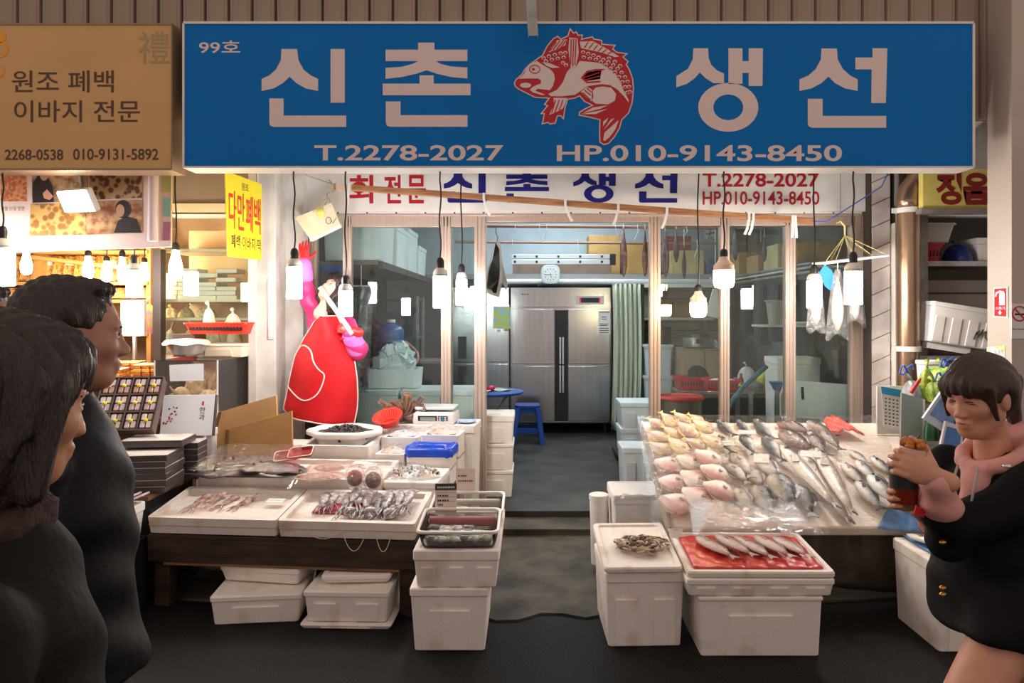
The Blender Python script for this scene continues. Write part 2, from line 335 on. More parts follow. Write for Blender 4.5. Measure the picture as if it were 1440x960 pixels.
# ---- the leaping fish emblem
E = lambda pts: [(700 + x / 4.8, 20 + y / 4.8) for x, y in pts]
OUT = [(108,465),(120,440),(160,405),(180,370),(215,335),(300,275),(330,215),(370,165),(405,145),(425,165),(470,145),(487,92),(512,125),(530,115),(545,140),(575,138),(570,165),(640,150),(650,165),(705,175),(705,200),(797,208),(780,235),(805,255),(880,265),(850,290),(885,320),(870,340),(890,370),(912,430),(920,500),(910,600),(885,670),(840,715),(825,770),(790,830),(750,875),(715,885),(685,865),(683,800),(685,715),(600,695),(545,685),(548,660),(590,635),(630,615),(580,590),(552,555),(520,570),(475,578),(460,620),(445,715),(425,690),(405,690),(390,740),(350,745),(340,735),(295,745),(310,675),(285,675),(330,620),(310,610),(340,570),(250,565),(180,530),(140,510),(115,490)]
def inset(p, d):
    n = len(p); q = []; A = sum(p[i][0] * p[(i + 1) % n][1] - p[(i + 1) % n][0] * p[i][1] for i in range(n)); sgn = 1 if A > 0 else -1
    for i in range(n):
        a, b, c = Vector(p[i - 1]), Vector(p[i]), Vector(p[(i + 1) % n]); u = (b - a).normalized(); v = (c - b).normalized()
        nn = Vector((-u.y - v.y, u.x + v.x)) * sgn; k = max(.45, nn.length / 2); nn.normalize(); q.append(tuple(b + nn * d / k))
    return q
em = MB().poly([E(OUT)], plane_fn(YS, .003)).build('fish_emblem', M_letter, sg, None, True)
MB().poly([E(inset(OUT, 8))], plane_fn(YS, .005)).build('red_shape', M_red, em, None, True)
wh = MB(); f5 = plane_fn(YS, .007)
for pg in ([(140,438),(175,408),(190,372),(225,335),(265,318),(305,345),(352,372),(378,400),(385,440),(372,485),(352,515),(270,505),(252,518),(320,545),(300,548),(238,530),(215,512),(240,490),(290,470),(292,448),(270,436),(200,436)],
           [(330,352),(300,325),(340,330),(420,362),(370,366)],
           [(358,555),(340,540),(400,512),(440,460),(465,395),(492,362),(522,368),(552,318),(640,325),(700,335),(760,372),(800,412),(828,460),(850,520),(880,575),(884,600),(850,555),(800,505),(755,480),(700,474),(640,482),(600,488),(560,520),(520,546),(430,556)],
           [(342,262),(362,225),(400,178),(466,172),(455,212),(398,240)], [(482,160),(538,166),(546,262),(524,366),(492,362),(476,240)], [(552,188),(640,184),(740,238),(818,288),(790,292),(700,262),(562,232)],
           [(640,520),(660,498),(705,490),(765,498),(798,540),(790,585),(745,610),(660,606),(634,585),(645,560)], [(376,566),(470,568),(440,638),(400,660),(346,682),(380,610)],
           [(560,528),(600,490),(636,512),(632,590),(600,565)], [(575,668),(640,632),(745,616),(690,640)], [(560,676),(690,652),(740,640),(660,676)], [(710,852),(720,800),(815,715),(795,775),(755,830),(725,855)], [(708,760),(712,725),(745,700),(735,725)], [(712,785),(760,715),(790,700)],
           [(565,430),(610,392),(700,378),(690,440),(600,452)]):
    wh.poly([E(pg)], f5)
wh.poly([E(ring(188, 482, 38, 17))], f5)
wh.build('pale_shape', M_letter, em, None, True)
sc = MB()    # scale marks, two rows of small scallops along the back
for k, path in enumerate(([(310,298),(345,285),(385,275),(425,265),(455,262)], [(325,318),(365,308),(405,300),(445,292)], [(440,330),(460,345)],
                          [(575,258),(610,268),(645,278),(680,292),(712,308),(745,325),(778,345),(808,368),(835,395),(858,425),(875,455),(885,490),(890,525)], [(580,292),(620,300),(660,308),(695,325),(728,345),(760,368),(790,392),(818,425),(840,458),(858,492),(872,530)], [(750,300),(790,322),(825,350)])):
    for x, y in path: sc.poly([E(ring(x, y, 15, 12, 10)), E(ring(x, y + 3, 9, 7, 10))], f5)
sc.build('scale_mark', M_letter, em, None, True)['kind'] = 'stuff'
ln = MB(); f7 = plane_fn(YS, .009)
def stroke(x0, y0, x1, y1, t=3.5, t2=None):
    d = Vector((x1 - x0, y1 - y0)).normalized(); n = Vector((-d.y, d.x)); t2 = t if t2 is None else t2
    ln.poly([E([(x0 + n.x * t, y0 + n.y * t), (x0 - n.x * t, y0 - n.y * t), (x1 - n.x * t2, y1 - n.y * t2), (x1 + n.x * t2, y1 + n.y * t2)])], f7)
for s_ in ((372,245,420,180),(398,238,445,178),(350,252,395,190),(425,228,460,180),(495,170,492,340),(512,168,505,355),(528,170,520,345),(585,228,610,190),(615,235,645,195),(645,245,675,210),(675,255,705,225),(705,262,735,240),(740,272,770,255),
           (390,580,362,670),(415,580,385,665),(440,580,415,650),(575,432,690,395),(590,445,690,420),(570,530,625,580),(585,515,628,550),(600,500,632,530)): stroke(*s_)
for i in range(24):
    a0, a1 = 2 * PI * i / 24, 2 * PI * (i + 1) / 24; stroke(250 + 35 * math.cos(a0), 374 + 27 * math.sin(a0), 250 + 35 * math.cos(a1), 374 + 27 * math.sin(a1), 3)
ln.poly([E(ring(240, 375, 11, 9, 12))], f7)
ln.poly([E([(560,432),(600,385),(660,372),(728,372),(700,384),(640,384),(600,402),(575,432),(605,456),(695,452),(690,462),(600,468)])], f7)
ln.build('red_line', M_red, em, None, True)['kind'] = 'stuff'

# ---- beige neighbour sign
M_beige = mat('sign_beige', (216, 168, 108), .5, var=.05, scale=2)
M_brown = mat('sign_brown', (84, 52, 36), .5)
sb = thing('neighbour_sign', 'beige neighbouring shop sign with brown Korean lettering', 'sign', W(120, 237, YS))
a = W(-60, 35, YS); b = W(241, 237, YS)
MB().box(a.x, b.x, YS, YS + .17, b.z, a.z).build('sign_box', M_beige, sb, world=True)
MB().box(a.x, b.x + .006, YS - .005, YS + .175, b.z - .012, b.z + .002).box(a.x, b.x + .006, YS - .005, YS + .175, a.z - .002, a.z + .01).box(b.x - .002, b.x + .008, YS - .005, YS + .175, b.z, a.z).build('sign_frame', mat('bronze_frame', (150, 125, 100), .5, .3), sb, world=True)
text('원조 폐백', 17, 160, 99, 130, fnS, M_brown, sb, .006); text('이바지 전문', 20, 197, 141, 172, fnS, M_brown, sb, .006)
text('2268-0538', 7, 89, 210, 225, fnS, M_brown, sb, .014); text('010-9131-5892', 103, 223, 209, 225, fnS, M_brown, sb, .014)
text('禮', 195, 238, 44, 90, fnS, mat('faded_gold', (172, 150, 104), .5), sb, .0)
M_or = mat('sign_orange', (240, 158, 30), .5)
mb = MB()
for c in ((-3, 52, 12, 9), (0, 70, 12, 11), (-2, 100, 9, 9)): mb.poly([ring(*c, 20)] + ([ring(c[0], c[1], c[2] * .6, c[3] * .6, 20)] if c[1] > 60 else []), fnS)
mb.build('orange_mark', M_or, sb, None, True)

# ---- white fascia over the glass front
fs = thing('fascia_sign', 'long white fascia board with red and navy lettering under the blue sign', 'sign', W(820, 297, 5.72))
a = W(400, 200, 5.72); b = W(1246, 297, 5.72)
MB().box(a.x, b.x, 5.72, 5.77, b.z, a.z).build('board', mat('fascia_white', (226, 222, 216), .5, var=.08, scale=2.5), fs, world=True, bevel=.004)
M_navy = mat('navy_print', (16, 18, 112), .5); M_crim = mat('crimson_print', (172, 22, 34), .5); fF = plane_fn(5.72, .003)
for ch, (x0, x1) in zip('신촌생선', ((624, 684), (710, 772), (806, 866), (893, 953))):
    P_ = [q for l in GL[ch] for k in l for q in k]; a0, a1 = min(q[0] for q in P_), max(q[0] for q in P_); b0, b1 = min(q[1] for q in P_), max(q[1] for q in P_); mb = MB()
    for loops in GL[ch]: mb.poly([[(x0 + (q[0] - a0) / (a1 - a0) * (x1 - x0), 242 + (q[1] - b0) / (b1 - b0) * 43) for q in l] for l in loops], fF)
    mb.build('letter', M_navy, fs, None, True)
for ch, x0, x1 in (('회', 491, 525), ('전', 540, 564), ('문', 572, 599)): text(ch, x0, x1, 246, 286, fF, M_crim, fs, .022, 'letter')
text('T.2278-2027', 988, 1152, 243, 263, fF, M_crim, fs, .022); text('HP.010-9143-8450', 988, 1152, 269, 288, fF, M_crim, fs, .014)
# ================================================================ lamps
L_white = lamp_mat('lamp_white', (1, .95, .92), 105); L_warm = lamp_mat('lamp_warm', (1, .72, .42), 80); L_gold = lamp_mat('lamp_gold', (1, .74, .42), 95); L_tube = lamp_mat('lamp_tube', (.80, .93, 1), 33)
M_porc = mat('lamp_collar', (225, 218, 208), .35); M_ring = mat('lamp_ring', (110, 170, 150), .4)
def lamp(label, cx, y0, y1, wpx, Y, kind='tube', glow=None, top=None, group='hanging lamps of the fish shop', cx2=None):
    """bare hanging lamp: y0 socket top, y1 lamp bottom in the picture; Y its distance"""
    b = W(cx, y1, Y); t = thing('hanging_lamp', label, 'lamp', b, group=group); s_ = Y / F; H = (y1 - y0) * s_; r = wpx * s_ / 2
    zt = top if top is not None else (CH + (VY - 241) * s_ if Y < 4.78 else 3.14)
    n = 10; dx = 0 if cx2 is None else (cx2 - cx) * s_
    MB().tube([(dx * (i / n) ** 2 + .006 * math.sin(i * 1.1) * (i < n) * (i > 0), 0, H + (zt - b.z - H) * i / n) for i in range(n + 1)], .0055, 6).build('cable', M_rub, t)
    rs = min(.026, r * .62)
    MB().lathe([(rs * .5, H), (rs * .8, H * .97), (rs, H * .93), (rs, H * .80), (rs * .9, H * .79)]).build('socket', M_blk, t)
    if kind == 'tube':
        MB().lathe([(rs * .85, H * .80), (r * .8, H * .76), (r, H * .70), (r, H * .62)], cap1=True).build('collar', M_porc, t)
        MB().lathe([(r * 1.01, H * .655), (r * 1.01, H * .67)]).build('ring', M_ring, t)
        MB().lathe([(r * .86, 0), (r * .99, H * .015), (r, H * .04), (r, H * .62)], 16).build('tube', glow or L_white, t)
    elif kind == 'globe':
        c = MB(); c.lathe([(rs * .9, H * .82), (r * .5, H * .74), (r * .62, H * .68), (r * .97, H * .58), (r, H * .45)], 18)
        for i in range(18):
            a = 2 * PI * i / 18; c.box(-.002, .002, r * .6, r * .99, H * .46, H * .6, Matrix.Rotation(a, 4, 'Z'))
        c.build('collar', mat('lamp_collar_warm', (235, 205, 180), .4), t)
        MB().lathe([(r * .5, 0), (r * .85, H * .03), (r, H * .14), (r, H * .45)], 16).build('globe', glow or L_warm, t)
    else:
        MB().lathe([(r * .3, 0), (r * .8, H * .06), (r, H * .22), (r * .95, H * .4), (r * .55, H * .68), (rs * .9, H * .8)], 16).build('bulb', glow or L_gold, t)
    return t
lamp('white tube lamp with green ring hanging beside the raised red glove', 414, 349, 420, 21, 4.69, cx2=413)
lamp('white tube lamp hanging in front of the vendor\'s face', 486, 387, 445, 19, 4.69)
lamp('larger white tube lamp hanging left of the entrance', 619, 362, 433, 20, 4.69)
lamp('smaller white tube lamp second from the entrance on its left', 649, 371, 429, 15, 5.2)
lamp('larger warm ribbed globe lamp right of the entrance', 1018, 350, 405, 29, 4.69, 'globe')
lamp('smaller warm ribbed globe lamp hanging lower right of the entrance', 982, 400, 446, 23, 5.2, 'globe')
lamp('white tube lamp hanging in front of the bagged fish', 1145, 372, 433, 20, 5.05)
lamp('white tube lamp with orange and green rings beside the slanted tiles', 1200, 354, 428, 24, 4.69)
g2 = 'warm bulbs of the sweets shop'
lamp('big glaring white lamp at the left edge of the picture', 4, 318, 402, 30, 4.69, glow=L_white, group=g2)
for lb, cx, y0, y1, w_, Y in (('tube lamp right of the big glaring lamp, over the sweets shelf', 37, 346, 386, 15, 6.0), ('golden bulb second in the row over the sweets shelf', 124, 352, 392, 15, 6.0), ('golden bulb third in the row over the sweets shelf', 150, 360, 396, 14, 6.4),
                             ('pale golden bulb just left of the long lamp on the knotted cable', 172, 352, 398, 13, 5.9), ('small golden bulb nearest the dark shelf post', 203, 362, 396, 13, 6.2)):
    lamp(lb, cx, y0, y1, w_, Y, 'bulb', top=3.14, group=g2)
lamp('long bright lamp on a knotted cable under the printed banner', 189, 358, 418, 21, 5.0, 'tube', glow=lamp_mat('lamp_cream', (1, .86, .68), 85), top=3.14, group=g2)
lamp('single golden bulb in front of the stacked gift cartons', 247, 341, 393, 18, 5.2, 'bulb', top=3.14, group=g2)
t = thing('work_lamp', 'glaring white upright lamp box behind the man\'s face', 'lamp', W(183, 470, 5.86), group=g2)
MB().box(-.075, .075, 0, .05, 0, .27).build('lens', L_white, t, None); MB().box(-.085, .085, .05, .09, -.012, .282).build('housing', M_aluw, t); MB().box(-.01, .01, .055, .08, -.36, 0).build('stand', M_gals, t)
t = thing('flood_lamp', 'square flood lamp glaring in front of the printed banner', 'lamp', W(107, 283, 4.8), rot=(math.radians(28), 0, math.radians(-14)), group=g2)
MB().box(-.115, .115, -.012, 0, -.07, .07).build('lens', lamp_mat('lamp_flood', (1, .86, .68), 42), t, None); MB().box(-.125, .125, 0, .05, -.08, .08).build('housing', M_aluw, t, bevel=.006)
MB().tube([(.05, .03, .06), (.055, .05, .16)], .008).build('arm', M_gals, t)
for i, (y, lb) in enumerate(((6.7, 'ceiling tube light nearest the shop window'), (7.9, 'ceiling tube light in the middle of the fish shop'), (9.0, 'ceiling tube light above the steel fridges'))):
    t = thing('ceiling_light', lb, 'light', (.35, y, 3.14), group='tube lights of the fish shop')
    MB().box(-.75, .75, -.10, .10, -.05, 0).build('housing', M_aluw, t); MB().box(-.72, .72, -.08, .08, -.075, -.05).build('tube', L_tube, t, None)

# ================================================================ foam boxes
M_foam = mat('foam', (238, 232, 226), .75, var=.05, scale=9, bump=.12, bscale=140)
M_foamd = mat('used_foam', (244, 236, 228), .75, col2=(214, 196, 180), scale=5, lo=.28, hi=.46, bump=.2, bscale=120, detail=7)
M_foamb = mat('shop_foam', (226, 232, 232), .7, var=.05, scale=8, bump=.1, bscale=120)
def foam_box(label, loc, w, d, h, rz=0.0, lid=.05, group=None, m=None, ribs=2, taper=.012, open_=False, rot=None, side=True):
    t = thing('foam_box', label, 'box', loc, rz, group, rot); m = m or M_foamd; hb = h - (0 if open_ else lid)
    mb = MB()
    if open_: mb.tub(w, d, hb, .028, .015, taper, .03)
    else: mb.rbox(w - 2 * taper, d - 2 * taper, hb, .015, top=(w, d))
    def k(z): return 1 - (taper * 2 / w) * (1 - z / hb)
    ph = hb * .74
    for i in range(ribs):       # raised pads moulded on front, back and sides
        x = (i + .5 - ribs / 2) * w / ribs; pw = w / ribs * .28
        for sy in (-1, 1):
            y0 = sy * (d / 2 - taper); y1 = sy * (d / 2 - taper * (1 - ph / hb))
            mb.add([(x - pw, y0 + sy * .011, .01), (x + pw, y0 + sy * .011, .01), (x + pw * .92, y1 + sy * .011, ph), (x - pw * .92, y1 + sy * .011, ph), (x - pw, y0 - sy * .01, .01), (x + pw, y0 - sy * .01, .01), (x + pw * .92, y1 - sy * .01, ph), (x - pw * .92, y1 - sy * .01, ph)], [(0, 1, 2, 3), (4, 7, 6, 5), (0, 4, 5, 1), (1, 5, 6, 2), (2, 6, 7, 3), (3, 7, 4, 0)])
    mb.build('body', m, t, 30)
    if not open_:
        lw, ld = w + .012, d + .012; L = MB()
        L.loft([[(x, y, z) for x, y in rr(a, b, .016)] for a, b, z in ((lw - .006, ld - .006, hb), (lw, ld, hb + .005), (lw, ld, h - .006), (lw - .008, ld - .008, h), (lw - .06, ld - .06, h), (lw - .066, ld - .066, h - .004))])
        L.build('lid', m, t, 30)
    return t

# ================================================================ inside the fish shop
M_ss = mat('stainless', (198, 200, 204), .22, 1.0, var=.06, scale=2, stretch=(14, 14, .6), bump=.05, bscale=2.0)
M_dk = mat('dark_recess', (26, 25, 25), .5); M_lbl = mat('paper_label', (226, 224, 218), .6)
YR = 9.1
def rect(px0, px1, py0, py1, Y, dep, mb=None, back=0.0):
    a, b = W(px0, py0, Y), W(px1, py1, Y); return (mb or MB()).box(a.x, b.x, Y - back, Y + dep, b.z, a.z)
fr = thing('steel_fridge', 'tall four door stainless steel fridge with black centre handles', 'fridge', W(789, 606, YR))
rect(718, 860, 404, 594, YR + .03, .72).build('body', M_ss, fr, world=True)
for px in (724, 852):
    for dy in (.1, .65): MB().cyl(W(px, 600, YR).x, YR + dy, .10, W(0, 594, YR).z, .025).build('foot', M_blk, fr, world=True)
rect(718, 860, 404, 432, YR, .03).build('top_panel', M_ss, fr, world=True, bevel=.004)
for a, b in ((719.5, 780), (799, 858.5)):
    for c, d in ((434, 512), (514.5, 592)): 
        o = rect(a, b, c, d, YR - .01, .04).build('door', M_ss, fr, world=True, bevel=.006)
        x = 786.5 if a < 750 else 790.5; c2, d2 = (474, 512) if c < 500 else (514, 552)
        rect(x, x + 2.6, c2, d2, YR - .035, .018).build('handle', mat('brushed_handle', (215, 216, 218), .3, .6), o, world=True, bevel=.003)
rect(780.5, 798.5, 436, 592, YR - .005, .03).build('handle_recess', M_dk, fr, world=True)
o = rect(811, 849, 416, 428, YR - .02, .03).build('control_panel', mat('panel_grey', (196, 196, 196), .4), fr, world=True, bevel=.004)
rect(816, 844, 418.5, 425.5, YR - .022, .01).build('display', M_dk, o, None, True)
for x in (815, 842.5): rect(x, x + 2, 418, 426, YR - .024, .01).build('red_light', mat('red_led', (230, 30, 60), .4, emit=.6), o, None, True)
o = rect(841.5, 858, 437, 470, YR - .013, .003).build('notice', M_lbl, fr, None, True)
for i, (y, x0, x1) in enumerate(((438.5, 843, 857), (445, 846, 853), (448, 846, 853), (455, 843, 856), (457, 843, 854), (461, 843, 856), (464, 843, 856), (467, 843, 856))): rect(x0, x1, y, y + .9, YR - .015, .001).build('print_line', M_dk, o, None, True)
for x in (733.5, 737, 741): rect(x, x + 2.2, 413, 414.2, YR - .004, .003).build('name_plate', M_dk, fr, None, True)
f2 = thing('steel_fridge', 'stainless steel fridge with a pale blue poster on its right door', 'fridge', W(670, 606, YR))
rect(622, 716, 404, 596, YR + .03, .72).build('body', M_ss, f2, world=True); rect(622, 716, 404, 428, YR, .03).build('top_panel', M_ss, f2, world=True, bevel=.004)
for a, b in ((623, 668), (669.5, 715)):
    for c, d in ((430, 509), (511.5, 594)): rect(a, b, c, d, YR - .01, .04).build('door', M_ss, f2, world=True, bevel=.006)
for y in (473, 515): rect(644, 656, y, y + 31, YR - .014, .01).build('handle_recess', M_dk, f2, world=True, bevel=.003)
o = rect(693.5, 717.5, 431, 462, YR - .016, .004).build('poster', mat('poster_blue', (150, 196, 226), .5, col2=(190, 205, 120), scale=9, lo=.45, hi=.55), f2, None, True)
rect(699, 704, 463, 466.5, YR - .014, .003).build('sticker', M_lbl, f2, None, True); rect(709, 714, 462, 465.5, YR - .014, .003).build('sticker', mat('sticker_orange', (206, 150, 60), .5), f2, None, True)

# shelf over the fridges, ladder, cartons, clock
M_brd = mat('brown_board', (126, 108, 92), .6, var=.2, scale=6); M_card = mat('carton', (176, 140, 84), .7, var=.14, scale=5, bump=.06); M_card2 = mat('carton_pale', (206, 184, 132), .7, var=.1, scale=5)
sh = thing('wall_shelf', 'long shelf board over the steel fridges', 'shelf', W(800, 386, 9.4))
a, b = W(470, 382, 9.0), W(1035, 386, 9.0); MB().box(a.x, b.x, 9.0, YB, b.z - .02, b.z).build('board', M_brd, sh, world=True)
MB().box(a.x, b.x, 8.985, 9.0, b.z - .06, b.z + .008).build('front_edge', mat('grey_edge', (150, 150, 150), .5), sh, world=True)
for x in (-1.1, .1, 1.3): MB().box(x, x + .03, 9.02, YB, b.z - .14, b.z - .02).build('bracket', M_gals, sh, world=True)
ZS = b.z
ld = thing('ladder', 'aluminium ladder lying on the shelf over the fridges', 'ladder', (W(790, 0, 9.12).x, 9.12, ZS + .001))
for k, (y0, y1) in enumerate(((357.5, 363.5), (364.5, 371.5))):
    o = rect(719, 862, y0, y1, 9.1 + .0 * k, .05).build('rail', mat('ladder_alu', (205, 210, 214), .3, .7), ld, world=True, bevel=.003)
    for i in range(5): rect(722.5 + i * 30.6, 725.7 + i * 30.6, (y0 + y1) / 2 - 1.6, (y0 + y1) / 2 + 1.6, 9.097, .01).build('rung_hole', M_dk, o, None, True)
    rect(857.5, 866, y0 - .6, y1 + .6, 9.094, .06).build('end_cap', M_blk, ld, world=True)
MB().box(W(721, 0, 9.1).x, W(860, 0, 9.1).x, 9.1, 9.4, ZS, W(0, 371.5, 9.1).z).build('rung', M_brd, ld, world=True)
def carton(label, px0, px1, py0, py1, Y, dep=.3, m=None, group='cartons on the shelves', rz=0, z=None):
    a, b = W(px0, py0, Y), W(px1, py1, Y); w_, h = b.x - a.x, a.z - b.z
    t = thing('carton', label, 'box', ((a.x + b.x) / 2, Y + dep / 2, b.z if z is None else z), rz, group); 
    MB().box(-w_ / 2, w_ / 2, -dep / 2, dep / 2, 0, h).build('body', m or M_card, t, bevel=.004); 
    MB().box(-w_ / 2 - .001, w_ / 2 + .001, -dep * .07, dep * .07, h - .05, h + .002).build('tape', mat('tape', (190, 160, 110), .3), t, None)
    return t
carton('brown carton behind the ladder end on the shelf', 828, 872, 326, 384, 9.5, .35, z=ZS); carton('brown carton with dark mark behind the first hanging fish', 879, 912, 334, 379, 9.28, .35, z=ZS)
carton('pale carton with yellow strap on the shelf right of the hanging fish', 944, 990, 351, 386, 9.2, .3, M_card2, z=ZS); carton('red printed carton high up behind the hanging fish', 937, 972, 331, 351, 9.3, .25, mat('carton_red', (150, 48, 52), .6, var=.3, scale=14), z=W(0, 351, 9.2).z)
carton('blue carton beside the pale carton on the shelf', 996, 1006, 362, 383, 9.1, .2, mat('carton_blue', (52, 78, 120), .6), z=ZS); carton('small brown carton at the right end of the fridge shelf', 1010, 1030, 366, 386, 9.05, .25, z=ZS)
rod = one('curtain_rod', MB().tube([W(700, 396, 8.95), W(1010, 396, 8.95)], .035, 12).tube([W(1000, 396, 8.95), W(1000, 396, 8.95) + Vector((0, .06, .08))], .012), mat('rod_white', (216, 218, 220), .4), 'white round rail under the shelf over the fridges', 'rail')
ck = thing('wall_clock', 'small rounded white clock hanging over the steel fridge', 'clock', W(774, 386, 8.9))
RX = Matrix.Rotation(PI / 2, 4, 'X')
MB().rbox(.235, .235, .05, .07, M=RX).build('case', mat('clock_case', (206, 212, 216), .4), ck); MB().rbox(.19, .19, .004, .055, z=.05, M=RX).build('face', mat('clock_face', (226, 228, 226), .5), ck)
for i in range(12):
    a = i * PI / 6; MB().box(-.004, .004, -.0575, -.055, .062, .078, Matrix.Rotation(a, 4, 'Y')).build('hour_mark', M_dk, ck, None)
for a, l in ((2.9, .045), (4.6, .065)): MB().box(-.003, .003, -.059, -.056, -.01, l, Matrix.Rotation(a, 4, 'Y')).build('hand', M_dk, ck, None)
# curtain
cu = thing('curtain', 'pale green pleated plastic curtain right of the big fridge', 'curtain', W(880, 606, 8.93))
a, b = W(861, 399, 8.93), W(901, 604, 8.93)
M_cur = mat('pale_green_plastic', (206, 212, 192), .4, var=.15, scale=7, stretch=(6, 6, .6))
MB().grid(lambda u, v: (a.x + (b.x - a.x) * (u + .05 * math.sin(v * 4)), 8.93 + .045 * math.sin(u * 38 + .6 * math.sin(v * 5)) + .02 * math.sin(u * 90), a.z + (b.z - a.z) * v), 60, 14).build('cloth', M_cur, cu, 180, True, solid=.004)
for i in range(5): x = a.x + (b.x - a.x) * (i + .5) / 5; MB().tube([(x, 8.93, a.z - .01), (x, 8.95, a.z + .02)], .006, 6).build('hook', M_gals, cu, world=True)
struct('trim_7', rect(902, 906, 400, 606, 8.9, .05), mat('dark_green_post', (26, 44, 34), .5), 'thin dark green post beside the curtain')
struct('trim_8', rect(905, 1025, 399, 404, 8.9, .05), M_aluw, 'white rail over the boarded back corner')

# hanging rods with string ties and dried fish
M_rod = mat('hanging_rod', (150, 120, 104), .45, .5); M_str = mat('white_string', (232, 230, 224), .6)
for k, (y, Y, lb) in enumerate(((317.5, 6.6, 'upper steel rod across the shop entrance inside'), (340, 7.2, 'lower steel rod behind the hanging fish'))):
    t = thing('steel_rod', lb, 'rod', W(800, y, Y)); MB().tube([W(640, y, Y), W(1076, y + 3, Y)], .014, 10).build('bar', M_rod, t, world=True)
    for x in ((655, 1070) if k == 0 else (645, 1070)): MB().tube([W(x, y, Y), W(x, y, Y) + Vector((0, 0, 3.14 - W(x, y, Y).z))], .006, 6).build('hanger', M_gals, t, world=True)
    for i, x in enumerate((724, 758, 768, 865, 896, 934, 965) if k == 0 else (720, 812, 980)):
        p = W(x, y, Y - .02); q = [p + Vector((.0, 0, .02)), p + Vector((.01, 0, -.05)), p + Vector((.03 * (1 if i % 2 else -1), -.01, -.10 - .03 * (i % 3)))]
        MB().tube(q, .008, 5, flat=.3).build('string_tie', M_str, t, world=True)
M_dry = mat('dried_fish', (150, 112, 104), .45, col2=(96, 72, 70), scale=18, bump=.4, bscale=60, lo=.4, hi=.6); M_dryd = mat('dried_fish_dark', (92, 76, 72), .5, col2=(52, 42, 42), scale=16, bump=.4, bscale=50)
def fish_profile(L, prof, n=12, flat=.45, M=None, bend=0.0):
    rings = []
    for t, h in prof:
        x = t * L; o = bend * math.sin(PI * t) * L
        rings.append([(x, h * L * flat * math.cos(2 * PI * j / n), h * L * math.sin(2 * PI * j / n) + o) for j in range(n)])
    return MB().loft(rings, M=M)
PR = [(0, .008), (.04, .045), (.12, .085), (.25, .115), (.42, .12), (.6, .1), (.76, .062), (.88, .03), (.93, .026)]
def hung_fish(label, cx, y0, y1, Y, m, rz=0.0, head_down=True, fat=1.0):
    L = (y1 - y0) * Y / F; t = thing('dried_fish', label, 'fish', W(cx, y0, Y), rz, 'fish hung to dry on the rods')
    M = Matrix.Translation((0, 0, -L)) @ Matrix.Rotation(-PI / 2, 4, 'Y') @ Matrix.Rotation(PI / 2, 4, 'X') 
    MB().loft([[(x * L, h * fat * L * .5 * math.cos(2 * PI * j / 12), h * fat * L * math.sin(2 * PI * j / 12)) for j in range(12)] for x, h in PR], M=M).build('body', m, t, 180)
    MB().poly([[(.9, 0), (1.0, .06), (.98, 0), (1.0, -.06)]], lambda x, y: tuple(M @ Vector((x * L, 0, y * L))), M.to_3x3() @ Vector((0, .006, 0))).build('tail_fin', m, t, None)
    MB().poly([[(.25, .1), (.42, .15), (.62, .09), (.42, .1)]], lambda x, y: tuple(M @ Vector((x * L, 0, y * L))), M.to_3x3() @ Vector((0, .005, 0))).build('dorsal_fin', m, t, None)
    MB().tube([(0, 0, -.02), (0, 0, max(.04, W(0, 317.5, 6.6).z - t.location.z))], .005, 5).build('string', M_str, t)
    return t
hung_fish('reddish dried fish hanging left of the entrance post, nearest the ladder', 877, 320, 390, 6.55, M_dry, .3); hung_fish('reddish dried fish just left of the right entrance post', 907, 321, 389, 6.58, M_dry, -.3)
hung_fish('reddish dried fish just right of the right entrance post', 936, 318, 390, 6.58, M_dry, .2); hung_fish('upper dark dried fish of the crossed pair', 951, 322, 369, 6.55, M_dryd, .1, fat=1.25); hung_fish('lower dark dried fish of the crossed pair', 962, 345, 392, 6.6, M_dryd, -.2, fat=1.1)
hung_fish('grey dried fish hanging right of the warm globe lamp', 1034, 317, 367, 6.55, M_dryd, .2, fat=1.2); hung_fish('small shrivelled fish hanging behind the middle window light', 1075, 333, 368, 6.6, M_dryd, .5, fat=1.0)
# black rubber apron hung on the rod
ap = thing('hanging_apron', 'black rubber apron with white lining hung on the upper rod', 'apron', W(699, 418, 6.6))
fA = lambda o: (lambda x, y: tuple(W(x, y, 6.6 - o + .02 * math.sin(x * .5))))
MB().poly([[(698, 338), (704, 342), (707, 372), (714, 398), (712, 408), (706, 396), (702, 418), (692, 415), (682, 410), (685, 385), (690, 362)]], fA(0), (0, .03, 0)).build('lining', mat('lining_white', (224, 222, 218), .6), ap, None, True)
MB().poly([[(697, 341), (702, 350), (703, 380), (702, 392), (698, 412), (694, 412), (691, 407), (684, 406), (687, 384), (692, 366)]], fA(.012), (0, .01, 0)).build('cloth', mat('black_rubber', (20, 22, 24), .35), ap, None, True)
MB().tube([W(698, 317, 6.6), W(697, 327, 6.6), W(700, 333, 6.6), W(699, 342, 6.6)], .007, 6).build('hook', M_gals, ap, world=True)

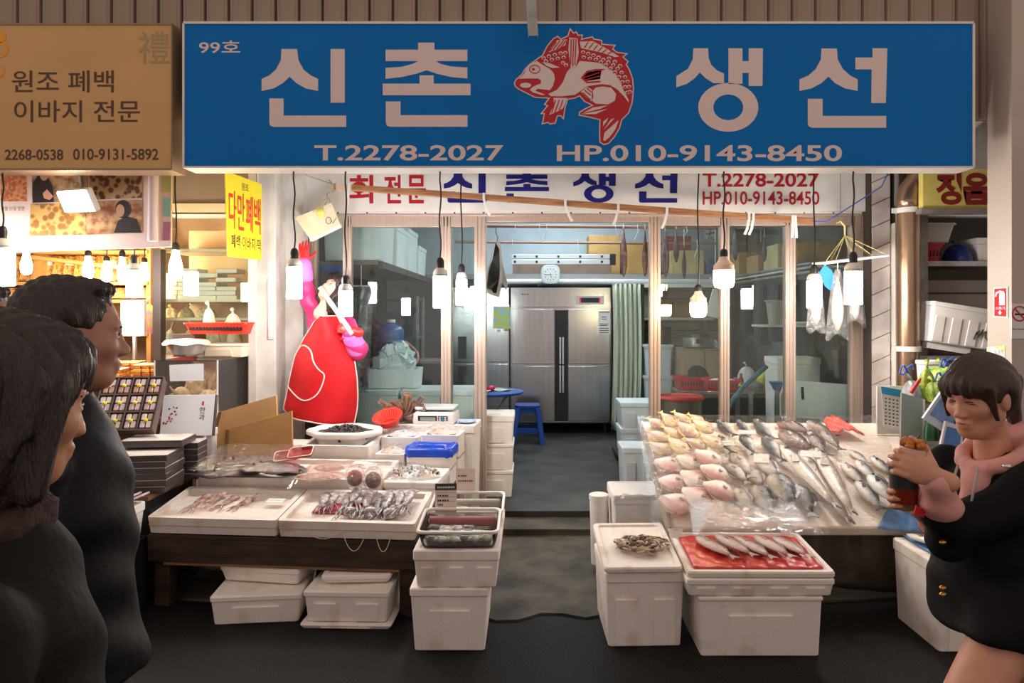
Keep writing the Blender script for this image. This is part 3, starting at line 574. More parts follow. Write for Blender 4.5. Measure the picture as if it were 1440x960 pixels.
# left side: wall shelf with foam boxes, water jug, ice
sh = thing('side_shelf', 'deep brown shelf along the left shop wall', 'shelf', (-1.7, 7.4, 2.08))
MB().box(-2.0, -1.27, 6.05, 8.98, 2.06, 2.09).build('board', M_brd, sh, world=True); MB().box(-1.29, -1.25, 6.05, 8.98, 2.03, 2.09).build('front_edge', mat('dark_wood', (70, 56, 46), .6), sh, world=True)
o = MB().box(-2.0, -1.5, 6.04, 6.08, 2.0, 2.06).box(-2.0, -1.96, 6.04, 6.08, 1.62, 2.0); d = Vector((.42, 0, .32)); o.tube([(-1.98, 6.06, 1.68), (-1.56, 6.06, 2.02)], .02, 6); o.build('bracket', mat('blue_paint', (36, 98, 170), .45), sh, world=True)
gF = 'foam boxes on the left wall shelf'
for lb, x, y, w_, d_, h in (('big white foam box at the front of the left wall shelf', -1.53, 6.42, .5, .6, .46), ('white foam box second from the window on the left shelf', -1.50, 7.15, .46, .62, .40), ('white foam box third from the window on the left shelf', -1.50, 7.83, .44, .6, .46), ('white foam box at the far end of the left shelf', -1.5, 8.5, .44, .58, .34)):
    foam_box(lb, (x, y, 2.09), w_, d_, h, PI / 2 if False else 0, group=gF, m=M_foamb)
foam_box('white foam box stacked on the second box of the left shelf', (-1.52, 7.15, 2.49), .44, .6, .38, group=gF, m=M_foamb); foam_box('white foam box leaning high at the left end of the shelf', (-1.80, 7.95, 2.55), .25, .5, .34, group=gF, m=M_foamb)
sup = [(498, 560, 'foam box below the ice, leftmost behind the vendor\'s window'), (561, 620, 'foam box below the ice, in the middle behind the window'), (621, 666, 'foam box standing behind the sliding door leaf')]
for a, b, lb in sup:
    pa, pb = W(a, 549, 6.25), W(b, 549, 6.25); foam_box('pale ' + lb, ((pa.x + pb.x) / 2, 6.5, .10), pb.x - pa.x - .02, .46, pa.z - .10, m=M_foamb, group='foam boxes behind the left window', ribs=2)
pa, pb = W(514, 535, 6.4), W(588, 560, 6.4); ib = foam_box('open white foam box heaped with ice', ((pa.x + pb.x) / 2, 6.58, .971), pb.x - pa.x, .36, .17, .05, m=M_foamb, open_=True)
M_ice = mat('ice', (214, 230, 234), .2, var=.08, scale=20, bump=.5, bscale=50, spec=.6)
mb = MB(); rr_ = random.Random(3)
for i in range(90):
    x, y = rr_.uniform(-.14, .14), rr_.uniform(-.075, .075); z = .12 + .27 * max(0, 1 - (x / .2) ** 2) * max(0, 1 - (y / .17) ** 2) * rr_.uniform(.55, 1); r_ = rr_.uniform(.02, .045)
    mb.box(-r_, r_, -r_, r_, -r_, r_, Matrix.Translation((x, y, z)) @ Euler((rr_.uniform(0, 3), rr_.uniform(0, 3), rr_.uniform(0, 3))).to_matrix().to_4x4())
mb.ell((0, 0, .18), (.18, .12, .13)); c = one('ice_heap', mb, M_ice, 'heap of crushed ice piled in the foam box behind the window', None, (ib.location.x, ib.location.y, .975)); c['kind'] = 'stuff'
sd = thing('low_cupboard', 'dark low cupboard standing behind the ice box', 'cupboard', W(555, 545, 7.15)); a, b = W(500, 508, 7.1), W(622, 700, 7.1)
MB().box(-1.95, b.x, 7.1, 7.6, .10, a.z - .02).build('body', M_dk, sd, world=True); MB().box(-1.96, b.x + .01, 7.08, 7.6, a.z - .02, a.z).build('top', M_brd, sd, world=True)
jg = thing('water_jug', 'blue plastic water bottle standing behind the heap of ice', 'bottle', (W(550, 0, 7.3).x, 7.3, a.z)); s_ = .0073
MB().lathe([(15 * s_, 0), (18 * s_, 2 * s_), (18 * s_, 14 * s_), (17 * s_, 15.5 * s_), (18 * s_, 17 * s_), (18 * s_, 27 * s_), (17 * s_, 28.5 * s_), (18 * s_, 30 * s_), (18 * s_, 42 * s_), (15 * s_, 47 * s_), (6 * s_, 51 * s_), (5 * s_, 55 * s_)], 24).build('body', mat('blue_plastic_clear', (48, 96, 158), .15), jg, 50)
MB().lathe([(18.3 * s_, 17.5 * s_), (18.3 * s_, 26.5 * s_)], 24, cap0=False, cap1=False).build('label_band', mat('jug_label', (24, 52, 110), .4), jg)
MB().lathe([(6 * s_, 53 * s_), (6 * s_, 57 * s_)]).build('cap', M_lbl, jg)
hp = [W(570 + 18 * math.sin(i / 14 * PI), 480 + i * 3.1, 7.0 - .02 * i) for i in range(15)]
one('drain_hose', MB().tube([p - hp[-1] for p in hp], .012, 8), mat('hose_pink', (214, 150, 150), .4), 'thin pale pink hose curling beside the blue bottle', 'hose', hp[-1])
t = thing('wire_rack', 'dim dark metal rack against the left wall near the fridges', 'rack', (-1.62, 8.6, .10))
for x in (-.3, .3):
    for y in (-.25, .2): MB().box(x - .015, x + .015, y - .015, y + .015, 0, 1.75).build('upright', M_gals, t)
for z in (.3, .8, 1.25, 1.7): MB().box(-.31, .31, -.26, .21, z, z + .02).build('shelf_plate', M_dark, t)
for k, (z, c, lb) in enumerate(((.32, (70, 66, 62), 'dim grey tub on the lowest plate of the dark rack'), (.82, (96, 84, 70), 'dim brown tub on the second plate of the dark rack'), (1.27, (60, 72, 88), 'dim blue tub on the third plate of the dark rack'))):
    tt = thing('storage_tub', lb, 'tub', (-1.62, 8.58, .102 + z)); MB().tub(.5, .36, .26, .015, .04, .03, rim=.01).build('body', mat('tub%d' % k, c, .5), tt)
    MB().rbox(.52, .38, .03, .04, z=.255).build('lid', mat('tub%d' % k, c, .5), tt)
sheet = thing('plastic_sheet', 'long clear plastic sheet hanging at the left behind the vendor', 'sheet', W(505, 620, 6.15))
MB().grid(lambda u, v: tuple(W(492 + 34 * u - 8 * v * u, 402 + 150 * v, 6.12 + .05 * math.sin(u * 9 + v * 3))), 16, 16).build('film', film('sheet_film', (232, 240, 240), .06, .2, .35, .8, 9), sheet, 180, True)
MB().tube([W(490, 402, 6.12), W(528, 402, 6.12)], .008, 6).build('hem', M_str, sheet, world=True)
MB().tube([W(508, 402, 6.12), (W(508, 0, 6.12).x, 6.12, 2.0598)], .004, 5).build('string', M_str, sheet, world=True)

# round blue table with papers, blue stool
tb = thing('round_table', 'round blue folding table in front of the left fridge', 'table', (W(688, 0, 7.5).x, 7.5, .10)); M_bl = mat('blue_plastic', (20, 72, 158), .35, var=.06, scale=6); zt = CH - (549 - VY) / F * 7.5 - .10
MB().lathe([(.34, zt - .03), (.36, zt - .02), (.36, zt - .004), (.35, zt)], 36).build('tabletop', M_bl, tb)
for s in (-1, 1):
    for y in (-.14, .14): MB().tube([(-.22 * s, y, 0), (.2 * s, y, zt - .03)], .012, 8).build('leg', M_gals, tb)
for y in (-.14, .14): MB().tube([(-.22, y, .02), (.22, y, .02)], .01, 8).build('foot_bar', M_gals, tb)
for i, (x, y, rz, c, lb) in enumerate(((-.12, -.1, .3, (206, 186, 120), 'yellow printed paper on the blue table'), (.1, .02, -.4, (196, 190, 176), 'grey newspaper on the blue table'), (-.2, .1, .9, (150, 150, 140), 'dark magazine at the left of the blue table'))):
    one('paper', MB().grid(lambda u, v: ((u - .5) * .26, (v - .5) * .18, .006 + .008 * math.sin(u * 7 + v * 5)), 8, 6), mat('paper%d' % i, c, .6, var=.3, scale=30), lb, 'paper', (tb.location.x + x, 7.5 + y, .10 + zt + .004), rz, smooth=180, solid=.003)
one('red_pepper', MB().ell((0, 0, 0), (.05, .03, .028)).tube([(.045, 0, .01), (.07, 0, .02)], .006, 6), mat('pink_red', (206, 40, 84), .4), 'pink red lump lying on the round blue table', 'food', (tb.location.x + .02, 7.42, .10 + zt + .035), .4, smooth=180)
st = thing('stool', 'blue plastic stool standing on the shop floor before the fridge', 'stool', (W(742, 0, 8.55).x, 8.55, .10))
MB().rbox(.29, .29, .035, .05, z=.42).build('seat', M_bl, st); 
for x in (-1, 1):
    for y in (-1, 1):
        b0, b1 = Vector((x * .175, y * .175, 0)), Vector((x * .12, y * .12, .425)); MB().loft([[b0 + Vector((a, b, 0)) for a, b in rr(.062, .062, .012)], [b1 + Vector((a, b, 0)) for a, b in rr(.07, .07, .012)]]).build('leg', M_bl, st)
for x in (-1, 1): MB().box(x * .158 - .01, x * .158 + .01, -.15, .15, .13, .19).build('stretcher', M_bl, st); MB().box(-.15, .15, x * .158 - .01, x * .158 + .01, .13, .19).build('stretcher', M_bl, st); MB().box(-.12, .12, x * .125 - .012, x * .125 + .012, .36, .42).build('apron_panel', M_bl, st)
# foam stacks beside the entrance
x = W(694, 0, 5.98).x; gD = 'foam boxes stacked at the entrance'
hs = .10
for i, (h, lb) in enumerate(((.225, 'lowest worn foam box of the stack left of the entrance'), (.225, 'middle stained foam box of the stack left of the entrance'), (.24, 'top foam box with clean white lid left of the entrance'))):
    foam_box(lb, (x + .004 * i, 6.16, hs), .32, .36, h, lid=.03 if i < 2 else .055, group=gD, ribs=1, taper=.01); hs += h
foam_box('grey white foam box on the floor just right of the entrance', (W(897, 0, 6.25).x + .02, 6.45, .10), .30, .34, .36, lid=.05, group=gD, m=M_foamb)
hs = .14; xx = W(900, 0, 7.4).x
one('dark_pallet', MB().box(-.24, .24, -.24, .24, 0, .04).box(-.2, -.14, -.24, .24, -.04, 0).box(.14, .2, -.24, .24, -.04, 0), M_blk, 'low black pallet under the foam stack inside the entrance', 'pallet', (xx, 7.6, .14), bevel=.004); hs = .18
for i, lb in enumerate(('lower blue white foam box on the black pallet', 'upper blue white foam box on the black pallet')): foam_box(lb, (xx, 7.6, hs), .40, .42, .27, group=gD, m=M_foamb); hs += .27
# ================================================================ stall on the left
TA = math.radians(-5.0)
LM = Matrix.Translation((-2.13, 3.96, 0)) @ Matrix.Rotation(TA, 4, 'Z')
def LS(u, v, z): return LM @ Vector((u, v, z))
M_wood = mat('dark_wet_wood', (70, 46, 32), .6, col2=(34, 22, 16), scale=4, stretch=(1, 6, 6), bump=.3, bscale=20)
M_wood2 = mat('raw_wood', (150, 110, 70), .6, col2=(104, 70, 42), scale=4, stretch=(1, 8, 8), bump=.2)
tb = thing('stall_table', 'heavy dark wooden table carrying the foam trays', 'table', LS(0, 0, 0), TA)
for i in range(4):
    v0 = i * .115; z0 = .395 + v0 * .16
    MB().add([(0, v0, z0), (1.52, v0, z0), (1.52, v0 + .11, z0 + .0176), (0, v0 + .11, z0 + .0176), (0, v0, z0 + .02), (1.52, v0, z0 + .02), (1.52, v0 + .11, z0 + .0376), (0, v0 + .11, z0 + .0376)], [(0, 3, 2, 1), (4, 5, 6, 7), (0, 1, 5, 4), (1, 2, 6, 5), (2, 3, 7, 6), (3, 0, 4, 7)]).build('plank', M_wood, tb)
for i in range(7): MB().box(0, 1.52, .462 + i * .125, .582 + i * .125, .466, .486).build('plank', M_wood, tb)
MB().box(0, 1.52, .0, .045, .265, .394).build('front_beam', M_wood, tb, bevel=.004); MB().box(0, 1.52, 1.29, 1.33, .35, .465).build('back_beam', M_wood, tb)
MB().box(0, .05, .05, 1.29, .30, .394).build('side_beam', M_wood, tb); MB().box(1.47, 1.52, .05, 1.29, .30, .394).build('side_beam', M_wood, tb)
MB().box(.09, 1.43, .006, .03, .250, .265).build('under_rail', M_wood2, tb)
for u, v in ((.01, .046), (1.42, .046), (.01, 1.2), (1.42, 1.2)): MB().box(u, u + .09, v, v + .085, 0, .30 if v < .1 else .465).build('leg', M_wood, tb, bevel=.005)
MB().box(.1, 1.42, .62, .7, .02, .05).build('stretcher', M_wood2, tb)
gT = 'foam boxes under the left stall table'
foam_box('foam box lying on top of the pair under the stall table', Vector((-1.47, 4.09, .158)), .46, .32, .088, -.16, .03, gT, ribs=1)
foam_box('tilted foam box with a printed label under the stall table', Vector((-1.475, 3.99, 0)), .46, .44, .155, .10, .03, gT, ribs=1)
t = foam_box('open foam box with moulded arches under the stall table', Vector((-.955, 3.93, .03)), .44, .42, .165, -.03, .03, gT, ribs=2)
foam_box('flat foam lid on the ground under the arched foam box', Vector((-.955, 3.93, .0)), .47, .44, .029, -.03, .015, gT, ribs=1, taper=.004)
foam_box('smaller foam box on the arched box under the stall table', Vector((-.94, 3.97, .197)), .36, .3, .048, .05, .025, gT, ribs=1)
# ---- foam trays and boxes on the table
M_ft = mat('tray_foam', (236, 226, 216), .7, col2=(200, 176, 156), scale=4, lo=.3, hi=.44, bump=.15, bscale=110)
tilt = math.atan(.16)
def tray(label, u, v, z, w, d, h, tl=0.0, rz=0.0, group='foam trays on the left stall', m=None, wall=.03, name='foam_tray', deep=.028, cat='tray'):
    t = thing(name, label, cat, LS(u, v, z), group=group); t.rotation_euler = (Matrix.Rotation(TA + rz, 3, 'Z') @ Matrix.Rotation(tl, 3, 'X')).to_euler()
    mb = MB(); mb.tub(w, d, h, wall, .015, .004, h - deep); mb.build('body', m or M_ft, t, 30)
    MB().loft([[(x, y, h * .48) for x, y in rr(w + .002, d + .002, .015)], [(x, y, h * .52) for x, y in rr(w + .002, d + .002, .015)]]).build('seam', mat('foam_seam', (188, 164, 146), .8), t)
    return t
trA = tray('foam tray with brown squid, left front of the stall', .372, .222, .457, .742, .43, .094, tilt)
trB = tray('foam tray with silvery squid, right front of the stall', 1.135, .222, .457, .765, .43, .094, tilt)
trC = tray('wide foam tray holding skates and dishes, second row', .62, .66, .509, 1.16, .40, .15, .10)
foam_box('white foam box under the shellfish bag in the second row', LS(1.37, .66, .488), .32, .40, .14, TA, .04, 'foam boxes on the left stall', M_foam, 1)
foam_box('closed flat foam box at the left back of the stall', LS(.245, 1.18, .489), .48, .39, .22, TA, .05, 'foam boxes on the left stall', M_foam, 2)
trD = tray('foam box with dark sea snails in a white bag', .742, 1.12, .501, .476, .46, .27, .05, m=M_foam, deep=.05, cat='box', name='foam_box', group='foam boxes on the left stall')
trE = tray('foam box with a clear bag of ice slush, behind the price card', 1.12, .97, .488, .20, .18, .22, 0, m=M_foam, cat='box', name='foam_box', group='foam boxes on the left stall')
trF = tray('foam box lined with a blue plastic bag', 1.385, .998, .494, .30, .23, .245, .04, m=M_foam, deep=.06, cat='box', name='foam_box', group='foam boxes on the left stall')
trG = tray('foam box with wrapped white fish, left of the scale', 1.12, 1.24, .488, .26, .24, .29, 0, m=M_foam, cat='box', name='foam_box', group='foam boxes on the left stall')
trH = tray('foam box with wrapped pink fillets, right of the scale front', 1.41, 1.24, .488, .27, .24, .31, 0, m=M_foam, cat='box', name='foam_box', group='foam boxes on the left stall')
bk = foam_box('wide closed foam box at the back carrying the scale', LS(1.30, 1.53, .10), .62, .30, .73, TA, .06, 'foam boxes on the left stall', M_foam, 2)
foam_box('closed foam box at the back behind the snails', LS(.845, 1.50, .10), .24, .26, .68, TA, .06, 'foam boxes on the left stall', M_foam, 2)
# ---- clear wraps
M_film = film('cling_film', (255, 255, 255), .012, .06, .035, .55, 30, ior=1.12)
def wrap(label, pts, hgt=.03, amp=.012, seed=0, nu=26, nv=16, m=None, drop=.0, sharp=7):
    """sheet of film over a four-cornered area (front-left, front-right, back-right, back-left world points)"""
    a, b, c, d = [Vector(p) for p in pts]; r_ = random.Random(seed); ph = [r_.uniform(0, 6) for _ in range(6)]
    def fn(u, v):
        p = (a * (1 - u) + b * u) * (1 - v) + (d * (1 - u) + c * u) * v; e_ = min(u, 1 - u, v, 1 - v); k = min(1, e_ * sharp)
        n = math.sin(u * 21 + ph[0] + 3 * math.sin(v * 7 + ph[1])) * .5 + math.sin(v * 17 + ph[2] + 2 * math.sin(u * 9 + ph[3])) * .5 + .5 * math.sin((u * 3 + v * 5) * 8 + ph[4])
        return p + Vector((0, 0, hgt * k + amp * n * (.35 + .65 * k) - (drop if e_ < .01 else 0)))
    o = a.copy(); mb = MB().grid(lambda u, v: tuple(fn(u, v) - o), nu, nv)
    return one('plastic_wrap', mb, m or M_film, label, 'plastic wrap', o, smooth=180)
def on(t, x, y, z): return wm(t) @ Vector((x, y, z))
def corners(t, w, d, z): return [on(t, -w / 2, -d / 2, z), on(t, w / 2, -d / 2, z), on(t, w / 2, d / 2, z), on(t, -w / 2, d / 2, z)]
def surf(t, px, py, z=0.0):
    """point of the tray's local plane z seen at a picture position"""
    M = wm(t); n = M.to_3x3() @ Vector((0, 0, 1)); p0 = M @ Vector((0, 0, z)); o = Vector((0, 0, CH)); d = W(px, py, 1.0) - o
    return o + d * ((p0 - o).dot(n) / d.dot(n)), n
# ---- squid
M_sqb = mat('squid_brown', (150, 92, 78), .25, col2=(214, 186, 170), scale=22, lo=.42, hi=.62, bump=.3, bscale=40); M_sqs = mat('squid_silver', (206, 200, 200), .2, col2=(128, 116, 120), scale=30, lo=.38, hi=.6, bump=.3, bscale=50)
def squid_parts(t, L, m, fat=1.0, seed=0):
    r_ = random.Random(seed); q = Matrix.Scale(.55, 4, (0, 0, 1))
    pr = [(0, .01), (.06, .05), (.2, .085), (.4, .095), (.52, .085), (.56, .05), (.60, .055), (.66, .05), (.70, .02)]
    MB().loft([[(x * L, h * fat * L * math.cos(2 * PI * j / 10), .05 * L * fat + h * fat * L * .55 * math.sin(2 * PI * j / 10)) for j in range(10)] for x, h in pr]).build('mantle', m, t, 180)
    MB().poly([[(.0, 0), (.1, .16 * fat), (.3, .04), (.3, -.04), (.1, -.16 * fat)]], lambda x, y: (x * L, y * L, .05 * L * fat), (0, 0, .004)).build('fin', m, t, None)
    for k in range(6):
        a = (k - 2.5) * .045; w_ = r_.uniform(-.06, .06)
        MB().tube([(.66 * L, a * L * .7, .045 * L), (.8 * L, (a * 1.4 + w_ * .5) * L, .03 * L), (.92 * L, (a * 1.7 + w_) * L, .014 * L), (1.0 * L, (a * 1.8 + w_ * 1.6) * L, .010 * L)], [.016 * L, .013 * L, .010 * L, .004 * L], 6).build('arm', m, t, 180)
def lay(t, base, p0, p1, lift=0.0):
    """orient: local x from p0 to p1 on a surface with normal base"""
    x = (p1 - p0).normalized(); n = base - x * base.dot(x); n.normalize(); y = n.cross(x)
    t.location = p0 + n * lift; t.rotation_euler = Matrix((x, y, n)).transposed().to_euler()
sq = ('leftmost brown squid on the left front tray', 'second brown squid from the left on the left front tray', 'middle brown squid on the left front tray', 'fourth brown squid from the left on the left front tray', 'rightmost brown squid on the left front tray')
for i, (a, b, c, d) in enumerate(((296, 697, 259, 722), (318, 697, 281, 719), (335, 699, 297, 720), (355, 701, 322, 720), (367, 700, 342, 714))):
    p0, n = surf(trA, a, b, .066); p1, _ = surf(trA, c, d, .066); t = thing('squid', sq[i], 'squid', group='brown squid on the left tray'); lay(t, n, p0, p1); squid_parts(t, (p1 - p0).length, M_sqb, 1.0, i)
names = ('far left', 'second', 'third', 'fourth', 'fifth', 'sixth', 'seventh', 'eighth', 'far right')
for i in range(9):
    x = 452 + i * 15; p0, n = surf(trB, x + 8, 698 + (i % 3) * 2, .066); p1, _ = surf(trB, x + R.uniform(-8, 6), 737 - (i % 2) * 3 - (10 if i < 2 else 0), .066); t = thing('squid', 'silvery squid on the right front tray, %s from the left' % names[i] if 0 < i < 8 else 'silvery squid at the %s of the right front tray' % names[i], 'squid', group='silvery squid on the right tray'); lay(t, n, p0, p1, .002 * (i % 3)); squid_parts(t, (p1 - p0).length * 1.02, M_sqs, .95, 20 + i)
gO = 'webfoot octopus on the right front tray'
for i, (x, y, lb) in enumerate(((493, 728, 'left round octopus head at the front of the right tray'), (521, 728, 'middle round octopus head at the front of the right tray'), (549, 730, 'right round octopus head at the front of the right tray'))):
    p, n = surf(trB, x, y, .066); t = thing('octopus', lb, 'octopus', p, R.uniform(-.4, .4), gO); r_ = .034
    MB().ell((0, 0, .034), (r_ * 1.25, r_, .03)).build('head', M_sqs, t, 180)
    for k in range(7): a = .4 + k * .37; MB().tube([(math.cos(a) * .02, .02 + math.sin(a) * .01, .02), (math.cos(a) * .05, .05 + .02 * math.sin(a), .026), (math.cos(a) * .075 + R.uniform(-.02, .02), .075 + R.uniform(-.01, .02), .012)], [.008, .006, .003], 6).build('arm', M_sqs, t, 180)
M_redm = mat('red_mesh', (190, 34, 52), .5, var=.4, scale=60)
p, n = surf(trB, 478, 716, .066); t = one('red_net', MB().grid(lambda u, v: ((u - .5) * .28, (v - .5) * .14, .004 + .004 * math.sin(u * 30) * math.sin(v * 20)), 24, 12), M_redm, 'red net sheet under the silvery squid', 'net', p, TA, smooth=180, solid=.002); t.rotation_euler = (tilt, 0, TA)
wrap('clear film over the brown squid tray', corners(trA, .71, .40, .088), .022, .008, 1); wrap('clear film over the silvery squid tray', corners(trB, .70, .33, .098), .05, .006, 2, sharp=20)
for i, (x0, x1, dp, lb) in enumerate(((440, 482, 8, 'thin cord slanting down the front of the right tray'), (482, 515, 30, 'left dangling cord loop on the front of the right tray'), (528, 551, 31, 'right dangling cord loop on the front of the right tray'))):
    a, b = on(trB, 0, -.222, .09), None; Y = a.y + .0; A = W(x0, 744 + (8 if i == 0 else 0), 3.879 - .00033 * (x0 - 440)); B = W(x1, 744, 3.879 - .00033 * (x1 - 440)); pts = [A + (B - A) * (k / 12) + Vector((0, -.004 - .008 * math.sin(PI * k / 12), -dp * .0038 * math.sin(PI * k / 12) ** .7)) for k in range(13)]
    one('cord', MB().tube([q - A for q in pts], .0022, 5), mat('cord_cream', (222, 206, 176), .6), lb, 'cord', A)
def scribble(parent, w, h, lines, seed=1, m=None, y=-.0012, sc=1.0):
    """rows of small dark pen strokes on a card lying in its local x-z plane"""
    r_ = random.Random(seed); mb = MB()
    for (z, x0, x1) in lines:
        x = x0
        while x < x1:
            l = r_.uniform(.04, .09) * w; mb.box(x * w, min(x * w + l, x1 * w), y - .0006, y, z * h, z * h + .05 * h * sc); 
            if r_.random() < .7: mb.box(x * w, x * w + .012 * w, y - .0006, y, z * h - .04 * h, z * h + .06 * h)
            x += (l / w) + r_.uniform(.02, .06)
    o = mb.build('pen_stroke', m or M_dk, parent, None); o['kind'] = 'stuff'; return o
M_cardw = mat('card_white', (240, 236, 230), .55)
def card(label, p, w, h, rot, lines=((.62, .15, .75), (.36, .2, .85)), seed=1, group='price cards', m=None):
    t = thing('price_card', label, 'card', p, rot=rot, group=group); MB().box(0, w, 0, .0025, 0, h).build('sheet', m or M_cardw, t, None)
    if lines: scribble(t, w, h, lines, seed)
    return t
p, n = surf(trA, 373, 706, .096); card('small white tag at the right of the brown squid', p, .10, .05, (math.radians(-78), 0, TA), ((.5, .1, .8),), 5)
# ---- second row: skates, dishes, bagged sea squirts, shellfish
M_ray = mat('skate_skin', (118, 112, 112), .28, col2=(72, 66, 66), scale=9, bump=.35, bscale=50)
for i, (x, y, sx, sy, rz, lb) in enumerate(((322, 672, .18, .12, .3, 'large dark skate at the left of the second row'), (378, 676, .18, .11, -.2, 'large grey skate in the middle of the second row'), (345, 658, .16, .09, .5, 'grey skate behind the two front skates'), (400, 660, .16, .1, -.5, 'pale grey skate behind the red dishes'))):
    p, n = surf(trC, x, y, .125); t = thing('skate', lb, 'fish', p, TA + rz, 'skates in the second row'); r_ = random.Random(i)
    def fn(u, v, sx=sx, sy=sy, i=i):
        a = u * 2 * PI; k = v; rx = sx * (1 + .22 * math.cos(2 * a)) ; ry = sy * (1 - .1 * math.cos(4 * a)); return (rx * k * math.cos(a), ry * k * math.sin(a), .034 * (1 - k ** 2) + .006 + .006 * math.sin(a * 5 + k * 9 + i))
    MB().grid(fn, 26, 7).build('body', M_ray, t, 180, solid=.004); MB().tube([(sx * .8, 0, .01), (sx * 1.2, .02, .014), (sx * 1.45, -.02, .01)], [.014, .01, .004], 8).build('tail', M_ray, t, 180)
    for s in (-1, 1): MB().ell((-sx * .45, s * .035, .042), (.012, .009, .008)).build('eye', M_dk, t, 180)
wrap('clear film over the skates in the second row', [surf(trC, 262, 688, .15)[0], surf(trC, 420, 692, .15)[0], surf(trC, 425, 650, .15)[0], surf(trC, 312, 650, .15)[0]], .03, .012, 4)
M_dish = mat('dish_cream', (232, 214, 196), .4); M_paste = mat('speckled_roe', (206, 172, 156), .5, col2=(140, 104, 96), scale=70, lo=.42, hi=.6, bump=.5, bscale=120)
for x, y, w_, lb in ((447, 673, .15, 'front oval dish of speckled pink shellfish'), (463, 660, .115, 'rear oval dish of speckled pink shellfish')):
    p, n = surf(trC, x, y, .155); t = thing('oval_dish', lb, 'dish', p, TA, 'oval dishes in the second row'); MB().lathe([(.75, 0), (.95, .010), (1, .016), (.96, .016), (.8, .006)], 32, Matrix.Diagonal((w_, w_ * .62, 1, 1))).build('dish', M_dish, t); o = MB().lathe([(.9, .008), (.7, .021), (.3, .026), (.02, .027)], 28, Matrix.Diagonal((w_, w_ * .62, 1, 1))).build('shellfish_meat', M_paste, t, 180); o['kind'] = 'stuff'
M_rdish = mat('red_lacquer', (142, 30, 28), .3)
for i, (x, y, rz, lb) in enumerate(((404, 652, .25, 'left red lacquered dish tipped on its edge'), (424, 653, .1, 'right red lacquered dish leaning on the other'))):
    p, n = surf(trC, x, y, .15); t = thing('red_dish', lb, 'dish', p + Vector((0, 0, .02)), TA + rz, 'red dishes in the second row'); t.rotation_euler = (.5, -.12, TA + rz); MB().tub(.16, .10, .022, .006, .02, .012, .006).build('dish', M_rdish, t); MB().loft([[(a, b, .022) for a, b in rr(.162, .102, .02)], [(a, b, .0235) for a, b in rr(.162, .102, .02)], [(a, b, .0235) for a, b in rr(.15, .09, .018)], [(a, b, .022) for a, b in rr(.15, .09, .018)]], close=True, cap0=False, cap1=False).build('rim', M_dish, t)
M_squirt = mat('bagged_meat', (128, 88, 72), .3, col2=(78, 46, 42), scale=14, bump=.3); M_bag = film('clear_bag', (255, 252, 248), .03, .06, .06, .6, 26, ior=1.2)
for i, (x, y, lb) in enumerate(((499, 684, 'left clear bag of brown sea squirt'), (525, 687, 'right clear bag of brown sea squirt'))):
    p, n = surf(trC, x, y, .155); t = thing('clear_bag', lb, 'bag', p, TA + .2 * i, 'clear bags of sea squirt'); MB().ell((0, 0, .05), (.048, .04, .05)).build('sea_squirt', M_squirt, t, 180); MB().ell((.0, .0, .03), (.03, .042, .028)).build('dark_core', mat('dark_core', (86, 34, 36), .3), t, 180)
    MB().lathe([(.036, 0), (.055, .02), (.056, .07), (.05, .10), (.03, .125), (.012, .13)], 18).build('film', M_bag, t, 180)
p, n = surf(trC, 476, 640, .2); card('white handwritten price card lying before the snail box', surf(trC, 487, 661, .17)[0], .16, .11, (math.radians(-62), .1, TA - .3), ((.62, .25, .5), (.4, .35, .75)), 9)
M_shell = mat('shell_bits', (58, 54, 56), .35); M_shellw = mat('shell_white', (222, 216, 210), .35)
def shells(parent, n, sx, sy, z, seed, r=.012, mats=None, hump=.03):
    r_ = random.Random(seed); me = {}
    for k in range(n):
        x, y = r_.uniform(-sx, sx), r_.uniform(-sy, sy)
        if (x / sx) ** 2 + (y / sy) ** 2 > 1: continue
        m = r_.choice(mats); 
        if m.name not in me: me[m.name] = MB().ell((0, 0, 0), (r, r * .62, r * .5), 8, 5).mesh('shell', 180)
        o = link('shell', me[m.name], m, parent); o.location = (x, y, z + hump * (1 - (x / sx) ** 2 - (y / sy) ** 2) + r_.uniform(0, .006)); o.rotation_euler = (r_.uniform(0, 3), r_.uniform(0, 3), r_.uniform(0, 3))
p = LS(1.37, .62, .632); t = thing('shellfish_bag', 'clear bag of black and white shellfish beside the blue bag', 'bag', p, TA); shells(t, 170, .15, .10, .015, 3, .013, [M_shell, M_shellw, M_shellw])
MB().grid(lambda u, v: (.17 * v * math.cos(u * 2 * PI), .12 * v * math.sin(u * 2 * PI), .004 + .062 * (1 - v ** 2.5) + .006 * math.sin(u * 30 + v * 9) * v), 40, 8).build('film', M_bag, t, 180)
# ---- third row: snails in a bag, slush, blue bag, wrapped fish
t = thing('snail_bag', 'white plastic bag heaped with dark sea snails', 'bag', on(trD, 0, 0, .226), TA); M_snail = mat('snail_dark', (62, 58, 54), .35, col2=(30, 28, 28), scale=30)
MB().ell((0, 0, .055), (.19, .15, .045), 20, 10).build('filling', mat('snail_filling', (52, 48, 46), .5, var=.4, scale=60, bump=.8, bscale=80), t, 180)
shells(t, 300, .2, .165, .035, 8, .017, [M_snail, M_snail, M_shell], .075)
MB().loft([[((q + .012 * math.sin(a * 7 + q * 40)) * 1.12 * math.cos(a), (q + .012 * math.sin(a * 5)) * .95 * math.sin(a), z) for a in [2 * PI * j / 40 for j in range(40)]] for q, z in ((.165, .0), (.18, .04), (.232, .06), (.235, .085), (.222, .098), (.205, .094), (.192, .07))], False, False).build('rolled_rim', mat('white_bag', (236, 234, 230), .35, trans=.0), t, 180)
